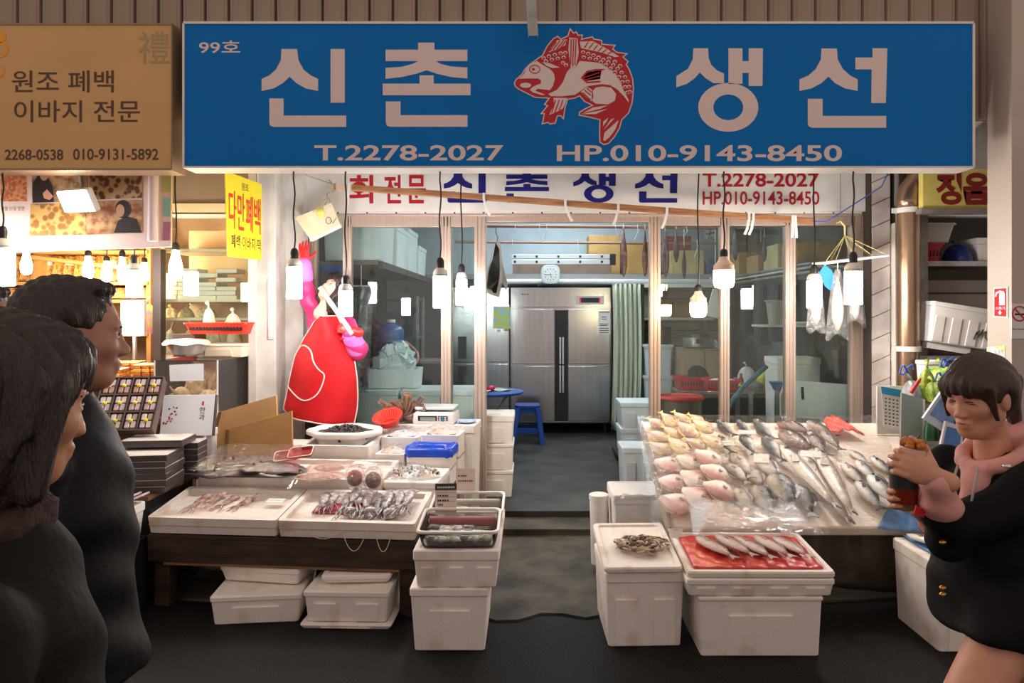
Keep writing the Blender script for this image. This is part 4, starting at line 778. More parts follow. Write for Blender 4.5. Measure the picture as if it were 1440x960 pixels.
def heap(parent, sx, sy, h, m, name='filling', seed=0, n=22):
    r_ = random.Random(seed); ph = r_.uniform(0, 6)
    o = MB().grid(lambda u, v: (sx * v * math.cos(u * 2 * PI), sy * v * math.sin(u * 2 * PI), h * (1 - v * v) * (.75 + .25 * math.sin(u * 19 + ph + v * 6)) + .004), n * 2, 7).build(name, m, parent, 180); return o
M_slush = mat('slush', (226, 216, 204), .3, col2=(186, 168, 152), scale=24, bump=.4, bscale=60)
for tr, lb, m, sx, sy in ((trE, 'clear bag of pale slush behind the white price card', M_slush, .085, .075), (trG, 'film wrapped white fish pieces left of the scale', mat('white_fish', (222, 220, 220), .3, col2=(176, 176, 180), scale=26, bump=.5, bscale=50), .11, .10), (trH, 'film wrapped pink fillets in front of the scale', mat('pink_fish', (222, 196, 186), .3, col2=(150, 120, 112), scale=12, lo=.3, hi=.5, bump=.4, bscale=50), .115, .10)):
    h = .22 if tr is trE else (.29 if tr is trG else .31); t = thing('wrapped_seafood', lb, 'seafood', on(tr, 0, 0, h - .026), TA, 'wrapped seafood in the third row'); heap(t, sx, sy, .035, m, 'seafood', 3)
    MB().grid(lambda u, v: ((u - .5) * 2.2 * sx, (v - .5) * 2.2 * sy, .034 + .02 * math.sin(u * 3.14) * math.sin(v * 3.14) + .005 * math.sin(u * 25 + 4 * v) + .004 * math.sin(v * 31)), 22, 16).build('film', M_film, t, 180)
M_bb = mat('blue_bag', (22, 74, 200), .25, var=.2, scale=10, bump=.5, bscale=20)
t = thing('blue_bag', 'bright blue plastic bag lining a foam box of small shellfish', 'bag', on(trF, 0, 0, .19), TA)
MB().loft([[(x * (1 + .02 * math.sin(j * 2.3)), y * (1 + .03 * math.sin(j * 1.7)), z + .004 * math.sin(j * 1.9)) for j, (x, y) in enumerate(rr(a, b, .05, 6))] for a, b, z in ((.20, .13, .0), (.218, .15, .03), (.228, .16, .056), (.27, .20, .068), (.315, .245, .07), (.328, .258, .05), (.325, .255, .01))], True, False).build('liner', M_bb, t, 180)
heap(t, .11, .07, .012, mat('small_shellfish', (118, 118, 112), .4, var=.5, scale=80, bump=.6, bscale=90), 'shellfish_meat')['kind'] = 'stuff'
# ---- strainer, dried fish, scale, plate
bz = .82
t = thing('strainer', 'red plastic strainer basket tipped towards the street', 'basket', LS(.99, 1.34, .80), TA); t.rotation_euler = (.42, -.12, TA); M_rp = mat('red_plastic', (226, 58, 48), .35)
MB().lathe([(.055, 0), (.07, .004), (.098, .06), (.112, .065), (.112, .071), (.095, .066), (.066, .01), (.05, .008)], 28, cap1=False).build('bowl', M_rp, t)
for k in range(28): a = 2 * PI * k / 28; MB().tube([(.062 * math.cos(a), .062 * math.sin(a), .009), (.092 * math.cos(a), .092 * math.sin(a), .064)], .003, 4).build('rib', mat('red_rib', (240, 110, 96), .35), t)
t = thing('dried_pollock', 'bundle of dried split fish beside the strainer', 'dried fish', LS(1.06, 1.50, .822), TA); M_dp = mat('dried_pollock', (162, 128, 106), .55, col2=(94, 70, 60), scale=16, bump=.5, bscale=40)
r_ = random.Random(4)
for k in range(13):
    a = -1.25 + k * .2 + r_.uniform(-.1, .1); L = r_.uniform(.14, .26); tip = Vector((math.sin(a) * L, -.03 + r_.uniform(-.05, .04), .05 + abs(math.cos(a)) * L * .85)); b0 = Vector((r_.uniform(-.04, .04), r_.uniform(-.03, .03), .02)); sd_ = Vector((math.cos(a), 0, -math.sin(a))) * r_.uniform(.02, .032)
    MB().add([b0 - sd_ * .5, b0 + sd_ * .5, (b0 + tip) / 2 + sd_ + Vector((0, -.012, 0)), tip + sd_ * .8, tip - sd_ * .1, tip - sd_ * .9, (b0 + tip) / 2 - sd_ + Vector((0, .014, 0))], [(0, 1, 2, 6), (2, 3, 4), (2, 4, 6), (4, 5, 6)]).build('split_fish', M_dp, t, None, solid=.008)
for s in (-1, 1): MB().loft([[(s * x, -.05 + .02 * math.cos(2 * PI * j / 10), .03 + q + .022 * math.sin(2 * PI * j / 10)) for j in range(10)] for x, q in ((.0, .0), (.07, -.005), (.13, .0))]).build('fish_head', mat('fish_head_dark', (86, 70, 64), .5), t, 180)
sc_ = thing('weighing_scale', 'white electronic weighing scale with grey display', 'scale', LS(1.30, 1.52, .831), TA + .02); M_sw = mat('scale_white', (232, 232, 230), .35)
MB().loft([[(x, y, z) for x, y in rr(a, b, .02)] for a, b, z in ((.30, .27, 0), (.31, .28, .02), (.30, .26, .075), (.28, .22, .085))]).build('body', M_sw, sc_)
MB().rbox(.30, .22, .02, .02, z=.10, M=Matrix.Translation((0, .02, 0))).build('pan', mat('scale_pan', (222, 224, 224), .3, .2), sc_, bevel=.003); MB().cyl(0, .02, .08, .105, .05).build('pan_post', M_gals, sc_)
dm = Matrix.Translation((0, -.137, .042)) @ Matrix.Rotation(math.radians(14), 4, 'X')
MB().box(-.11, .03, -.006, .002, -.022, .022, dm).build('display_frame', M_dk, sc_, None); MB().box(-.092, .02, -.009, .0, -.013, .015, dm).build('display', mat('lcd', (150, 158, 150), .3), sc_, None)
o = MB().box(.04, .11, -.006, .002, -.022, .022, dm).build('keypad', mat('keypad', (50, 56, 66), .4), sc_, None)
for i in range(3):
    for j in range(3): MB().box(.046 + i * .02, .06 + i * .02, -.009, -.005, -.018 + j * .0135, -.009 + j * .0135, dm).build('key', mat('key_blue', (90, 150, 200), .4) if i == 1 else M_lbl, o, None)
t = thing('plate', 'pale blue round plate on the back foam box', 'plate', LS(1.535, 1.50, .831), TA); MB().lathe([(.04, 0), (.05, .002), (.072, .014), (.072, .017), (.05, .006), (.01, .005)], 28).build('plate', mat('pale_blue_plate', (180, 200, 226), .3), t)
MB().lathe([(.0725, .0145), (.075, .016), (.0725, .0175)], 28, cap0=False, cap1=False).build('rim', mat('pale_blue_rim', (196, 212, 232), .3), t)
# ---- stacked boxes with the two glass trays at the stall's right corner
foam_box('big foam box on the ground at the right corner of the left stall', (-.392, 3.71, 0), .376, .50, .312, 0, .04, 'corner boxes', ribs=1, taper=.016)
cb = foam_box('long foam box carrying the two glass edged trays', (-.358, 3.83, .313), .41, .75, .185, 0, .05, 'corner boxes', ribs=3)
M_rimg = mat('tray_rim', (236, 230, 218), .3); M_tg = film('tray_glass', (244, 246, 242), .03, .03, .06, 0)
gx = 'glass edged trays on the corner boxes'; M_fl = mat('fish_slices', (214, 206, 198), .3, col2=(120, 112, 100), scale=26, lo=.4, hi=.6, bump=.5, bscale=50)
for k, (y, lb, c) in enumerate(((3.62, 'front glass edged tray with pink film and fish slices', (176, 112, 116)), (3.97, 'rear glass edged tray with iced grey fish slices', (196, 190, 180)))):
    t = thing('glass_tray', lb, 'tray', (-.352 + .008 * k, y, .515), group=gx); t.rotation_euler = (.10, 0, 0)
    MB().tub(.39, .30, .075, .006, .03, .015, .006).build('glass', M_tg, t); 
    MB().loft([[(a, b, z) for a, b in rr(w_, d_, .032, 5)] for w_, d_, z in ((.404, .314, .076), (.41, .32, .083), (.404, .314, .09), (.384, .294, .09), (.378, .288, .083), (.384, .294, .076))], close=True).build('rim', M_rimg, t)
    MB().box(-.175, .175, .09, .125, .010, .06).build('liner', mat('liner%d' % k, c, .5), t, bevel=.01)
    r_ = random.Random(k)
    for q in range(16):
        x, y_ = -.14 + (q % 6) * .056 + r_.uniform(-.01, .01), -.10 + (q // 6) * .07 + r_.uniform(-.01, .01)
        m = M_fl if q % 3 else mat('grey_slice', (96, 92, 82), .35, var=.4, scale=40)
        MB().grid(lambda u, v: ((u - .5) * .075, (v - .5) * .06, .018 * math.sin(u * PI) * math.sin(v * PI) + .004 * math.sin(u * 9)), 6, 5).build('fish_slice', m, t, 180, solid=.006).location = (x, y_, .022 + .008 * r_.random())
c1 = card('price card with dark green heading on the front glass tray', (-.505, 3.785, .585), .115, .155, (-.12, 0, .05), ((.56, .12, .6), (.4, .12, .65), (.26, .12, .4), (.08, .3, .85)), 21, m=mat('card_pink', (226, 206, 198), .55)); MB().box(0, .115, -.003, 0, .12, .155).build('heading', mat('card_green', (44, 62, 40), .5), c1, None)
for i in range(9): MB().box(.012 + i * .0105, .019 + i * .0105, -.0045, -.002, .130, .139).build('heading_mark', M_lbl, c1, None)
for z in (.105, .083, .06): MB().box(.008, .11, -.0015, 0, z, z + .0012).build('ruled_line', mat('rule_grey', (150, 140, 132), .6), c1, None)
card('plain price card standing in the rear glass tray', (-.43, 4.135, .60), .112, .145, (-.10, 0, .02), ((.68, .1, .6), (.48, .12, .9)), 23, m=mat('card_pink', (226, 206, 198), .55))

# ================================================================ stall on the right
RY0, RZ0, RSL = 3.92, .47, .4286
RBa = math.atan(RSL); RN = Vector((0, -math.sin(RBa), math.cos(RBa)))
def RB(px, py, lift=0.0):
    k = (py - VY) / F; Y = (CH - RZ0 - lift + RSL * RY0) / (k + RSL); return Vector(((px - VX) / F * Y, Y, RZ0 + lift + (Y - RY0) * RSL))
db = thing('display_board', 'large sloping foam topped board covered with rows of fish', 'display board', (.78, RY0, 0))
L_ = 1.08; wR = 1.76; Mx = Matrix.Translation((0, 0, RZ0)) @ Matrix.Rotation(RBa, 4, 'X')
MB().box(0, wR, 0, L_, -.062, -.001, Mx).build('board', mat('board_foam', (240, 228, 216), .6, col2=(220, 200, 184), scale=3, bump=.1), db, bevel=.012)
MB().box(-.012, 0, -.01, L_, -.075, .012, Mx).build('side_edge', mat('edge_wood', (150, 132, 110), .6), db)
for x in (.12, wR - .18):
    MB().box(x, x + .06, .19, .25, 0, .46).build('leg', M_wood, db); MB().box(x, x + .06, .82, .88, 0, .76).build('leg', M_wood, db)
MB().box(.05, wR - .05, .20, .24, .30, .38).build('front_beam', M_wood, db)
for k in range(1): MB().grid(lambda u, v: (.05 + u * (wR - .1), -.0 + .15 + .012 * math.sin(u * 22 + v * 3) + .008 * math.sin(u * 50), .44 - .38 * v - .02 * math.sin(u * 9) * v), 60, 10).build('skirt', mat('cloudy_skirt', (96, 84, 74), .3, col2=(60, 50, 44), scale=4, bump=.5, bscale=9), db, 180, solid=.003)
def fishmat(name, back, side, belly, rough=.25, spot=.0):
    if name in MATS: return MATS[name]
    m = mat(name, side, rough, bump=.25, bscale=70, var=.1, scale=20); nt = m.node_tree; b = nt.nodes['Principled BSDF']
    tc = nd(nt, 'ShaderNodeTexCoord'); sx = nd(nt, 'ShaderNodeSeparateXYZ'); nt.links.new(tc.outputs['Generated'], sx.inputs[0]); no = nd(nt, 'ShaderNodeTexNoise', i_Scale=14.0); nt.links.new(tc.outputs['Object'], no.inputs['Vector'])
    ad = nd(nt, 'ShaderNodeMath', operation='MULTIPLY_ADD'); ad.inputs[1].default_value = .35; nt.links.new(no.outputs['Fac'], ad.inputs[0]); nt.links.new(sx.outputs['Y'], ad.inputs[2])
    r = nd(nt, 'ShaderNodeValToRGB'); e = r.color_ramp.elements; e[0].position = .36; e[0].color = lin(belly) + (1,); e[1].position = .92; e[1].color = lin(back) + (1,); q = r.color_ramp.elements.new(.66); q.color = lin(side) + (1,)
    nt.links.new(ad.outputs[0], r.inputs[0]); nt.links.new(r.outputs[0], b.inputs['Base Color']); return m
KIND = {}
FM = {'croaker': fishmat('croaker_skin', (206, 176, 160), (238, 214, 200), (242, 222, 168)), 'snapper': fishmat('snapper_skin', (228, 178, 170), (244, 222, 214), (246, 234, 228)), 'mackerel': fishmat('mackerel_skin', (52, 58, 66), (150, 152, 152), (226, 222, 214)), 'rockfish': fishmat('rockfish_skin', (34, 32, 36), (72, 68, 68), (176, 164, 150)),
      'hairtail': fishmat('hairtail_skin', (146, 136, 122), (206, 198, 186), (226, 218, 206), .18), 'herring': fishmat('herring_skin', (84, 92, 98), (204, 204, 202), (232, 226, 216)), 'pollock': fishmat('pollock_skin', (58, 50, 50), (98, 86, 82), (170, 156, 146)), 'grey': fishmat('grey_skin', (120, 112, 104), (178, 168, 158), (222, 210, 196))}
PF = {'croaker': ([(0, .03), (.06, .10), (.18, .17), (.36, .2), (.55, .17), (.72, .10), (.84, .05)], .42), 'snapper': ([(0, .03), (.05, .13), (.16, .22), (.34, .26), (.55, .21), (.72, .11), (.84, .05)], .40), 'mackerel': ([(0, .015), (.08, .06), (.2, .09), (.4, .105), (.6, .085), (.78, .04), (.88, .018)], .6), 'rockfish': ([(0, .05), (.06, .13), (.16, .19), (.34, .21), (.55, .17), (.72, .09), (.84, .05)], .5),
      'hairtail': ([(0, .012), (.06, .03), (.15, .045), (.35, .055), (.6, .048), (.8, .03), (.94, .012)], .45), 'herring': ([(0, .02), (.08, .08), (.22, .12), (.42, .13), (.62, .10), (.78, .05), (.87, .025)], .45), 'pollock': ([(0, .02), (.07, .075), (.2, .11), (.4, .115), (.6, .08), (.78, .04), (.9, .025)], .55), 'grey': ([(0, .03), (.06, .10), (.18, .16), (.36, .18), (.55, .15), (.72, .09), (.84, .045)], .42)}
def fish_mesh(kind):
    if kind in KIND: return KIND[kind]
    pr, fl = PF[kind]; n = 12; hm = max(h for _, h in pr)
    body = MB().loft([[(x, h * math.cos(2 * PI * j / n), fl * h * math.sin(2 * PI * j / n) + fl * hm) for j in range(n)] for x, h in pr]).mesh('body', 180)
    e0 = pr[-1][0]; th = .012
    tail = MB().poly([[(e0 - .02, .018), (1.0, .10 if kind != 'hairtail' else .02), (.955, 0), (1.0, -.10 if kind != 'hairtail' else -.02), (e0 - .02, -.018)]], lambda x, y: (x, y, fl * hm), (0, 0, th)).mesh('tail_fin')
    h1 = pr[3][1]; dors = MB().poly([[(.22, h1 * .8), (.3, h1 * 1.18), (.5, h1 * 1.12), (.7, h1 * .6), (.6, h1 * .5), (.4, h1 * .8)]], lambda x, y: (x, y, fl * hm), (0, 0, th)).mesh('dorsal_fin')
    pec = MB().poly([[(.2, -.01), (.33, -.05), (.34, .0), (.24, .02)]], lambda x, y: (x, y, fl * hm * 2.02), (0, 0, .006)).mesh('pectoral_fin')
    eye = MB().ell((.085, pr[1][1] * .25, fl * hm + fl * pr[1][1] * .95), (.022, .022, .012), 10, 6).mesh('eye', 180)
    KIND[kind] = (body, tail, dors, pec, eye); return KIND[kind]
M_fin = mat('fin', (150, 132, 118), .4, var=.25, scale=30); M_find = mat('fin_dark', (54, 48, 48), .4); M_find2 = mat('fin_yellow', (226, 190, 110), .4); M_eye = mat('fish_eye', (16, 14, 14), .1)
def fish(kind, p0, p1, n, label, group, flip=False, lift=.0, fat=1.0, name='fish'):
    t = thing(name, label, 'fish', group=group); L = (p1 - p0).length; lay(t, n, p0, p1, lift); t.scale = (L, L * fat * (-1 if flip else 1), L * fat)
    fin = M_find if kind in ('rockfish', 'pollock', 'mackerel') else (M_find2 if kind == 'croaker' else M_fin)
    for nm, me, m in zip(('body', 'tail_fin', 'dorsal_fin', 'pectoral_fin', 'eye'), fish_mesh(kind), (FM[kind], fin, fin, fin, M_eye)):
        link(nm, me, m, t)
    return t
gp = 'pale croakers on the sloping board'; k = 0
rows = [('top', 'croaker', 600, (921, 938, 956, 976), 13), ('second', 'croaker', 617, (924, 943, 963, 984), 16), ('third', 'croaker', 637, (928, 951, 974, 996), 18), ('fourth', 'snapper', 661, (934, 961, 988), 22), ('fifth', 'snapper', 687, (940, 969, 996), 24), ('front', 'snapper', 714, (944, 972, 1001), 26)]
ordn = ('first', 'second', 'third', 'fourth')
for rn, kd, y, xs, hl in rows:
    for i, x in enumerate(xs):
        dy = R.uniform(-2, 2); a_ = R.uniform(-4, 4); p0, p1 = RB(x + hl * 1.05, y + dy + 6 + a_), RB(x - hl * .95, y + dy - 7 - a_)
        fish(kd, p0 + RN * .003, p1 + RN * (.004 if i == 0 else (.036 if kd == 'croaker' else .05)), RN, 'pale %s fish on the board, %s from the left in the %s row' % ('yellowish' if kd == 'croaker' else 'pink', ordn[i], rn), 'pale %s fish on the board' % ('yellowish' if kd == 'croaker' else 'pink'), bool(i % 2), .002 + .004 * (i % 2), 1.55)
for i, (a, b, lb) in enumerate((((1063, 690), (1087, 737), 'left dark rockfish at the front of the board'), ((1090, 684), (1114, 737), 'middle dark rockfish at the front of the board'), ((1117, 689), (1142, 736), 'right dark rockfish at the front of the board'))): fish('rockfish', RB(*a), RB(*b), RN, lb, 'dark rockfish at the front', False, .004, 1.15)
for i, (a, b) in enumerate((((1013, 641), (1042, 668)), ((1030, 652), (1056, 686)), ((1049, 660), (1074, 694)), ((1022, 670), (1052, 700)), ((1066, 648), (1094, 684)), ((1012, 692), (1046, 722)), ((1035, 700), (1058, 732)))):
    fish('grey', RB(*a), RB(*b), RN, 'grey fish in the middle of the board, %s' % ('beside the hand lettered tag', 'behind the leftmost rockfish', 'nearest the leftmost rockfish head', 'right of the pink fifth row', 'behind the middle rockfish', 'right of the front pink row', 'just left of the leftmost rockfish')[i], 'grey fish in the middle of the board', bool(i % 2), .003 * (i % 3), 1.3)
for i, (a, b) in enumerate((((1008, 594), (1034, 618)), ((1036, 594), (1058, 616)), ((1060, 594), (1088, 624)), ((1042, 620), (1062, 652)), ((1072, 622), (1102, 660)), ((1010, 620), (1030, 646)))):
    fish('mackerel', RB(*a), RB(*b), RN, 'slim silver mackerel on the board, ' + ('leftmost of the top row', 'second of the top row', 'third of the top row beside the dark fish', 'below the second of the top row', 'behind the long silver fish', 'lowest on the left, beside the yellowish fish')[i], 'mackerel on the board', True, .004, 1.5)
for i, (a, b) in enumerate((((1092, 598), (1128, 612)), ((1096, 616), (1146, 648)), ((1104, 608), (1140, 626)))):
    M_mar = fishmat('maroon_skin', (58, 38, 38), (96, 64, 60), (130, 100, 92)); t = fish('grey', RB(*a), RB(*b), RN, 'broad dark maroon fish at the top of the board, ' + ('rearmost', 'largest and nearest', 'in the middle')[i], 'maroon fish on the board', False, .006, 1.5)
    c_ = t.children[0]; me2 = c_.data.copy(); me2.materials[0] = M_mar; c_.data = me2
for i, (a, b) in enumerate((((1134, 597), (1176, 620)), ((1133, 612), (1162, 648)), ((1156, 618), (1182, 646)))):
    fish('pollock', RB(*a), RB(*b), RN, 'dark slender pollock near the red bag, ' + ('topmost', 'lower left', 'lower right')[i], 'pollock near the red bag', False, .006, 1.6)
for i, (a, b) in enumerate((((1098, 642), (1178, 735)), ((1124, 640), (1196, 744)), ((1147, 646), (1200, 743)))):
    fish('hairtail', RB(*a), RB(*b), RN, 'long silvery ribbon fish reaching to the front edge, ' + ('leftmost', 'middle one', 'rightmost')[i], 'long silvery fish', False, .004, 1.5)
for i, (a, b) in enumerate((((1184, 655), (1215, 688)), ((1204, 656), (1232, 688)), ((1194, 636), (1222, 656)), ((1246, 692), (1284, 724)), ((1226, 668), (1252, 690)))):
    fish('herring', RB(*a), RB(*b), RN, 'plump silver fish on the right of the board, ' + ('left of the front pair', 'right of the front pair', 'rearmost', 'on the blue sheet', 'behind the dark backed fish')[i], 'plump silver fish', False, .004, 1.45)
for i, (a, b) in enumerate((((1224, 648), (1252, 674)), ((1203, 686), (1240, 728)), ((1220, 688), (1264, 736)))):
    fish('mackerel', RB(*a), RB(*b), RN, 'dark backed mackerel on the right of the board, ' + ('beside the cup', 'left one at the front edge', 'right one at the front edge')[i], 'dark backed mackerel', False, .004, 1.7)
# tags, red bag, blue sheet, film
def rcard(label, px, py, w_, h, rz, seed):
    t = card(label, RB(px, py, .06), w_, h, (0, 0, 0), ((.6, .15, .8),) if seed % 2 else None, seed, 'tags on the sloping board'); t.rotation_euler = (Matrix.Rotation(rz, 3, 'Z') @ Matrix.Rotation(RBa - PI / 2 + .25, 3, 'X')).to_euler()
for i, (x, y, w_, h, rz, lb) in enumerate(((906, 601, .05, .05, .2, 'blank tag at the top left corner of the board'), (984, 601, .11, .04, -.1, 'blank tag at the top among the yellowish fish'), (1038, 617, .115, .035, -.12, 'long tag below the second mackerel'), (1013, 626, .09, .04, -.05, 'tag between yellowish fish and mackerel'), (1060, 650, .09, .07, -.3, 'slanted tag before the lower mackerel'), (994, 674, .085, .07, .05, 'hand lettered tag among the pink fish'), (1126, 648, .12, .05, -.3, 'tag on the heads of the long silvery fish'), (1005, 703, .1, .05, .1, 'blank tag right of the front pink row'))): rcard(lb, x, y, w_, h, rz, i)
M_redf = mat('red_bag', (226, 62, 44), .3, var=.25, scale=14, bump=.6, bscale=20)
a, b, c, d = RB(1172, 616, .02), RB(1216, 619, .012), RB(1184, 598, .02), RB(1156, 598, .02)
one('red_bag', MB().grid(lambda u, v: tuple(((a * (1 - u) + b * u) * (1 - v) + (d * (1 - u) + c * u) * v) - a + Vector((0, 0, .03 * math.sin(u * PI) + .01 * math.sin(u * 22 + v * 9)))), 20, 12), M_redf, 'crumpled orange red plastic bag at the top right of the board', 'bag', a, smooth=180, solid=.003)
M_bs = mat('blue_sheet', (62, 118, 172), .35, var=.15, scale=12, bump=.4, bscale=18)
a, b, c, d = RB(1233, 722, .006), RB(1300, 726, .006), RB(1316, 690, .006), RB(1262, 690, .006); a2 = RB(1234, 743, .008); b2 = RB(1302, 748, .008)
one('blue_sheet', MB().grid(lambda u, v: tuple(((a2 * (1 - u) + b2 * u) * (1 - v) + (d * (1 - u) + c * u) * v) - a2 + Vector((0, 0, .004 * math.sin(u * 18 + v * 5)))), 16, 12), M_bs, 'blue plastic sheet on the right front of the sloping board', 'sheet', a2, smooth=180, solid=.003)
M_film2 = film('board_film', (255, 255, 255), .010, .05, .03, .6, 26, ior=1.10)
wrap('clear film over all the fish on the sloping board', [RB(920, 750, .10), RB(1306, 754, .10), RB(1236, 584, .10), RB(896, 584, .10)], .02, .007, 12, 60, 40, M_film2, sharp=30)
# ---- boxes in front
gb = 'foam boxes before the right stall'
foam_box('tall foam box on the ground right of the entrance path', (.563, 3.74, 0), .385, .46, .37, .03, .05, gb, ribs=2)
def lid_tray(label, loc, w, d, rot, h=.03):
    t = thing('sloping_tray', label, 'tray', loc, rot=rot, group='sloping foam trays'); MB().loft([[(x, y, z) for x, y in rr(a, b, .02)] for a, b, z in ((w - .01, d - .01, 0), (w, d, .006), (w, d, h - .008), (w - .01, d - .01, h), (w - .05, d - .05, h), (w - .06, d - .06, h - .01))]).build('lid', M_ft, t, 30); return t
l1 = lid_tray('sloping foam tray with a coil of eels', (.552, 3.735, .411), .39, .50, (.15, 0, .03))
M_eel = [mat('eel%d' % i, c, .25, bump=.1) for i, c in enumerate(((176, 146, 118), (120, 96, 78), (216, 196, 172), (92, 76, 66)))]
p, n = surf(l1, 903, 769, .03); t = thing('eel_coil', 'tangled coil of thin brown eels on the sloping tray', 'eels', p, .04); t.rotation_euler = (.15, 0, .04); r_ = random.Random(5)
for q in range(64):
    a = r_.uniform(0, 6.28); ra = r_.uniform(.02, .145); ln_ = r_.uniform(.6, 1.9); z0 = .012 + .035 * (1 - ra / .16) * r_.uniform(.3, 1); pts = []
    for s in range(9): b_ = a + ln_ * s / 8; rr2 = ra + .014 * math.sin(s * 1.3 + q); pts.append((rr2 * math.cos(b_), rr2 * .62 * math.sin(b_), z0 + .006 * math.sin(s + q)))
    MB().tube(pts, [.002 + .0045 * math.sin(PI * (s + .5) / 9.5) for s in range(9)], 6).build('eel', M_eel[q % 4], t, 180)
wrap('clear film over the coil of eels', [surf(l1, 860, 793, .03)[0], surf(l1, 950, 793, .03)[0], surf(l1, 945, 738, .03)[0], surf(l1, 862, 738, .03)[0]], .06, .006, 20, 16, 12)
rb_ = foam_box('wide foam box on the ground before the sloping board', (1.108, 3.66, 0), .59, .50, .29, 0, .02, gb, ribs=1, taper=.01)
foam_box('broad foam tray box stacked on the wide ground box', (1.108, 3.66, .292), .70, .50, .085, 0, .03, gb, ribs=4, taper=.008)
l2 = lid_tray('sloping foam tray with a red sheet and grey fish', (1.115, 3.66, .398), .71, .50, (.075, 0, -.01))
M_rs = mat('red_sheet', (206, 58, 50), .3, var=.25, scale=20, bump=.5, bscale=24)
p, n = surf(l2, 1058, 770, .028); t = one('red_sheet', MB().grid(lambda u, v: ((u - .5) * .63, (v - .5) * .40, .004 + .004 * math.sin(u * 40) * math.sin(v * 23)), 30, 16), M_rs, 'red plastic sheet under the grey fish on the wide tray', 'sheet', on(l2, 0, 0, .022), smooth=180, solid=.003); t.rotation_euler = (.075, 0, -.01)
M_pg = fishmat('pink_grey_skin', (96, 76, 74), (170, 140, 132), (206, 182, 172))
for i, (a, b) in enumerate((((980, 760), (1036, 792)), ((1007, 760), (1063, 792)), ((1034, 760), (1090, 792)), ((1061, 760), (1117, 792)), ((1088, 760), (1142, 790)))):
    p0, n = surf(l2, *a, .032); p1, _ = surf(l2, *b, .032); t = fish('grey', p0, p1, n, 'flattened pink grey fish on the red sheet, ' + ('first from the left', 'second from the left', 'third from the left', 'fourth from the left', 'rightmost')[i], 'grey fish on the red sheet', False, .004, .8)
    c_ = t.children[0]; me2 = c_.data.copy(); me2.materials[0] = M_pg; c_.data = me2
wrap('clear film over the fish on the red sheet', [surf(l2, 975, 795, .03)[0], surf(l2, 1160, 796, .03)[0], surf(l2, 1135, 748, .03)[0], surf(l2, 968, 746, .03)[0]], .05, .007, 21, 24, 12)
for x, y, lb in ((952, 757, 'white pointed tag between the two sloping trays'), (1108, 752, 'white pointed tag at the back of the red sheet')):
    p, n = surf(l2, x, y, .05); t = thing('price_card', lb, 'card', p, group='price cards'); t.rotation_euler = (-.5, 0, .1); MB().poly([[(-.045, .02), (.045, .015), (.01, -.035), (-.03, -.03)]], lambda x, y: (x, 0, y + .035), (0, .003, 0)).build('sheet', M_cardw, t, None); scribble(t, .05, .04, ((1.1, -.3, .3),), 3)
foam_box('clean white foam box behind the eel box', (.70, 4.63, .012), .345, .36, .50, 0, .06, gb, M_foam, 1)
t = thing('round_tub', 'small round white tub beside the clean foam box', 'tub', (.452, 4.66, .012), group=gb); MB().lathe([(.05, 0), (.06, .42), (.05, .42)], 20).build('body', M_foam, t); MB().lathe([(.064, .42), (.064, .45), (.055, .455)], 20).build('lid', M_foam, t)
rb3 = foam_box('foam box with a blue sheet beside the walking woman', (2.23, 3.66, 0), .50, .42, .43, 0, .06, gb, ribs=2)
a = on(rb3, 0, 0, .436); t = thing('blue_cover', 'blue plastic sheet draped over the box beside the walking woman', 'sheet', a)
def bfn(u, v):
    e_ = (u - .28) * .72; x = max(-.262, e_); dr = max(0, -.262 - e_) * (.55 + .6 * math.sin(v * 4.4) ** 2); return (x - .004 * (dr > 0), (v - .5) * .43, .003 + .003 * math.sin(u * 25 + v * 8) - dr)
MB().grid(bfn, 24, 18).build('cloth', M_bs, t, 180, solid=.003)
for i, s in enumerate((-.09, .0, .09)):
    p0 = wm(t) @ Vector((-.12 + s, .15, .012)); p1 = wm(t) @ Vector((.0 + s, -.10, .012)); fish('herring', p0, p1, Vector((0, 0, 1)), 'small silver fish on the blue draped box, ' + ('left one', 'middle one', 'right one')[i], 'fish on the blue draped box', False, .002)
# ================================================================ wooden pole with string ties in front of the glass
YP = 5.45
A, B = W(470, 262, YP), W(1142, 311, YP)
t = thing('wooden_pole', 'long raw wooden pole slanting across the white fascia', 'pole', A)
M_pine = mat('pine', (190, 136, 94), .55, col2=(150, 98, 62), scale=3, stretch=(1.5, 14, 14), bump=.15)
d = (B - A).normalized(); up_ = Vector((0, 0, 1)); n_ = (up_ - d * up_.dot(d)).normalized(); q = .022
MB().loft([[p + Vector((0, sy * q, 0)) + n_ * (sz * q) for sy, sz in ((-1, -1), (1, -1), (1, 1), (-1, 1))] for p in (A, B)]).build('shaft', M_pine, t, world=True, bevel=.004)
MB().loft([[p + Vector((0, sy * .024, 0)) + n_ * (sz * .024) for sy, sz in ((-1, -1), (1, -1), (1, 1), (-1, 1))] for p in (A + d * .02, A + d * .14)]).build('cloth_wrap', mat('wrap_tan', (206, 184, 158), .7), t, world=True)
for x in (492, 681, 795, 869, 937, 1052, 1058, 1113, 1117):
    p = A + d * ((x - 470) / 672 * (B - A).length); s_ = R.uniform(-.03, .03)
    MB().tube([p + Vector((0, -.027, .03)), p + Vector((0, -.03, -.02)), p + Vector((s_, -.03, -.10)), p + Vector((s_ * 2, -.02, -.14))], .011, 5, flat=.25).build('string_tie', M_str, t, world=True)
MB().tube([A, A + Vector((-.04, 0, .05)), A + Vector((-.02, 0, .02)), W(430, 246, YP), W(418, 232, YP) + Vector((0, 0, .12))], .003, 5).build('wire', M_gals, t, world=True)
MB().tube([A + Vector((.02, 0, -.02)), A + Vector((-.06, .0, -.06)), A + Vector((-.03, 0, -.12))], .004, 5).build('wire_hook', M_gals, t, world=True)
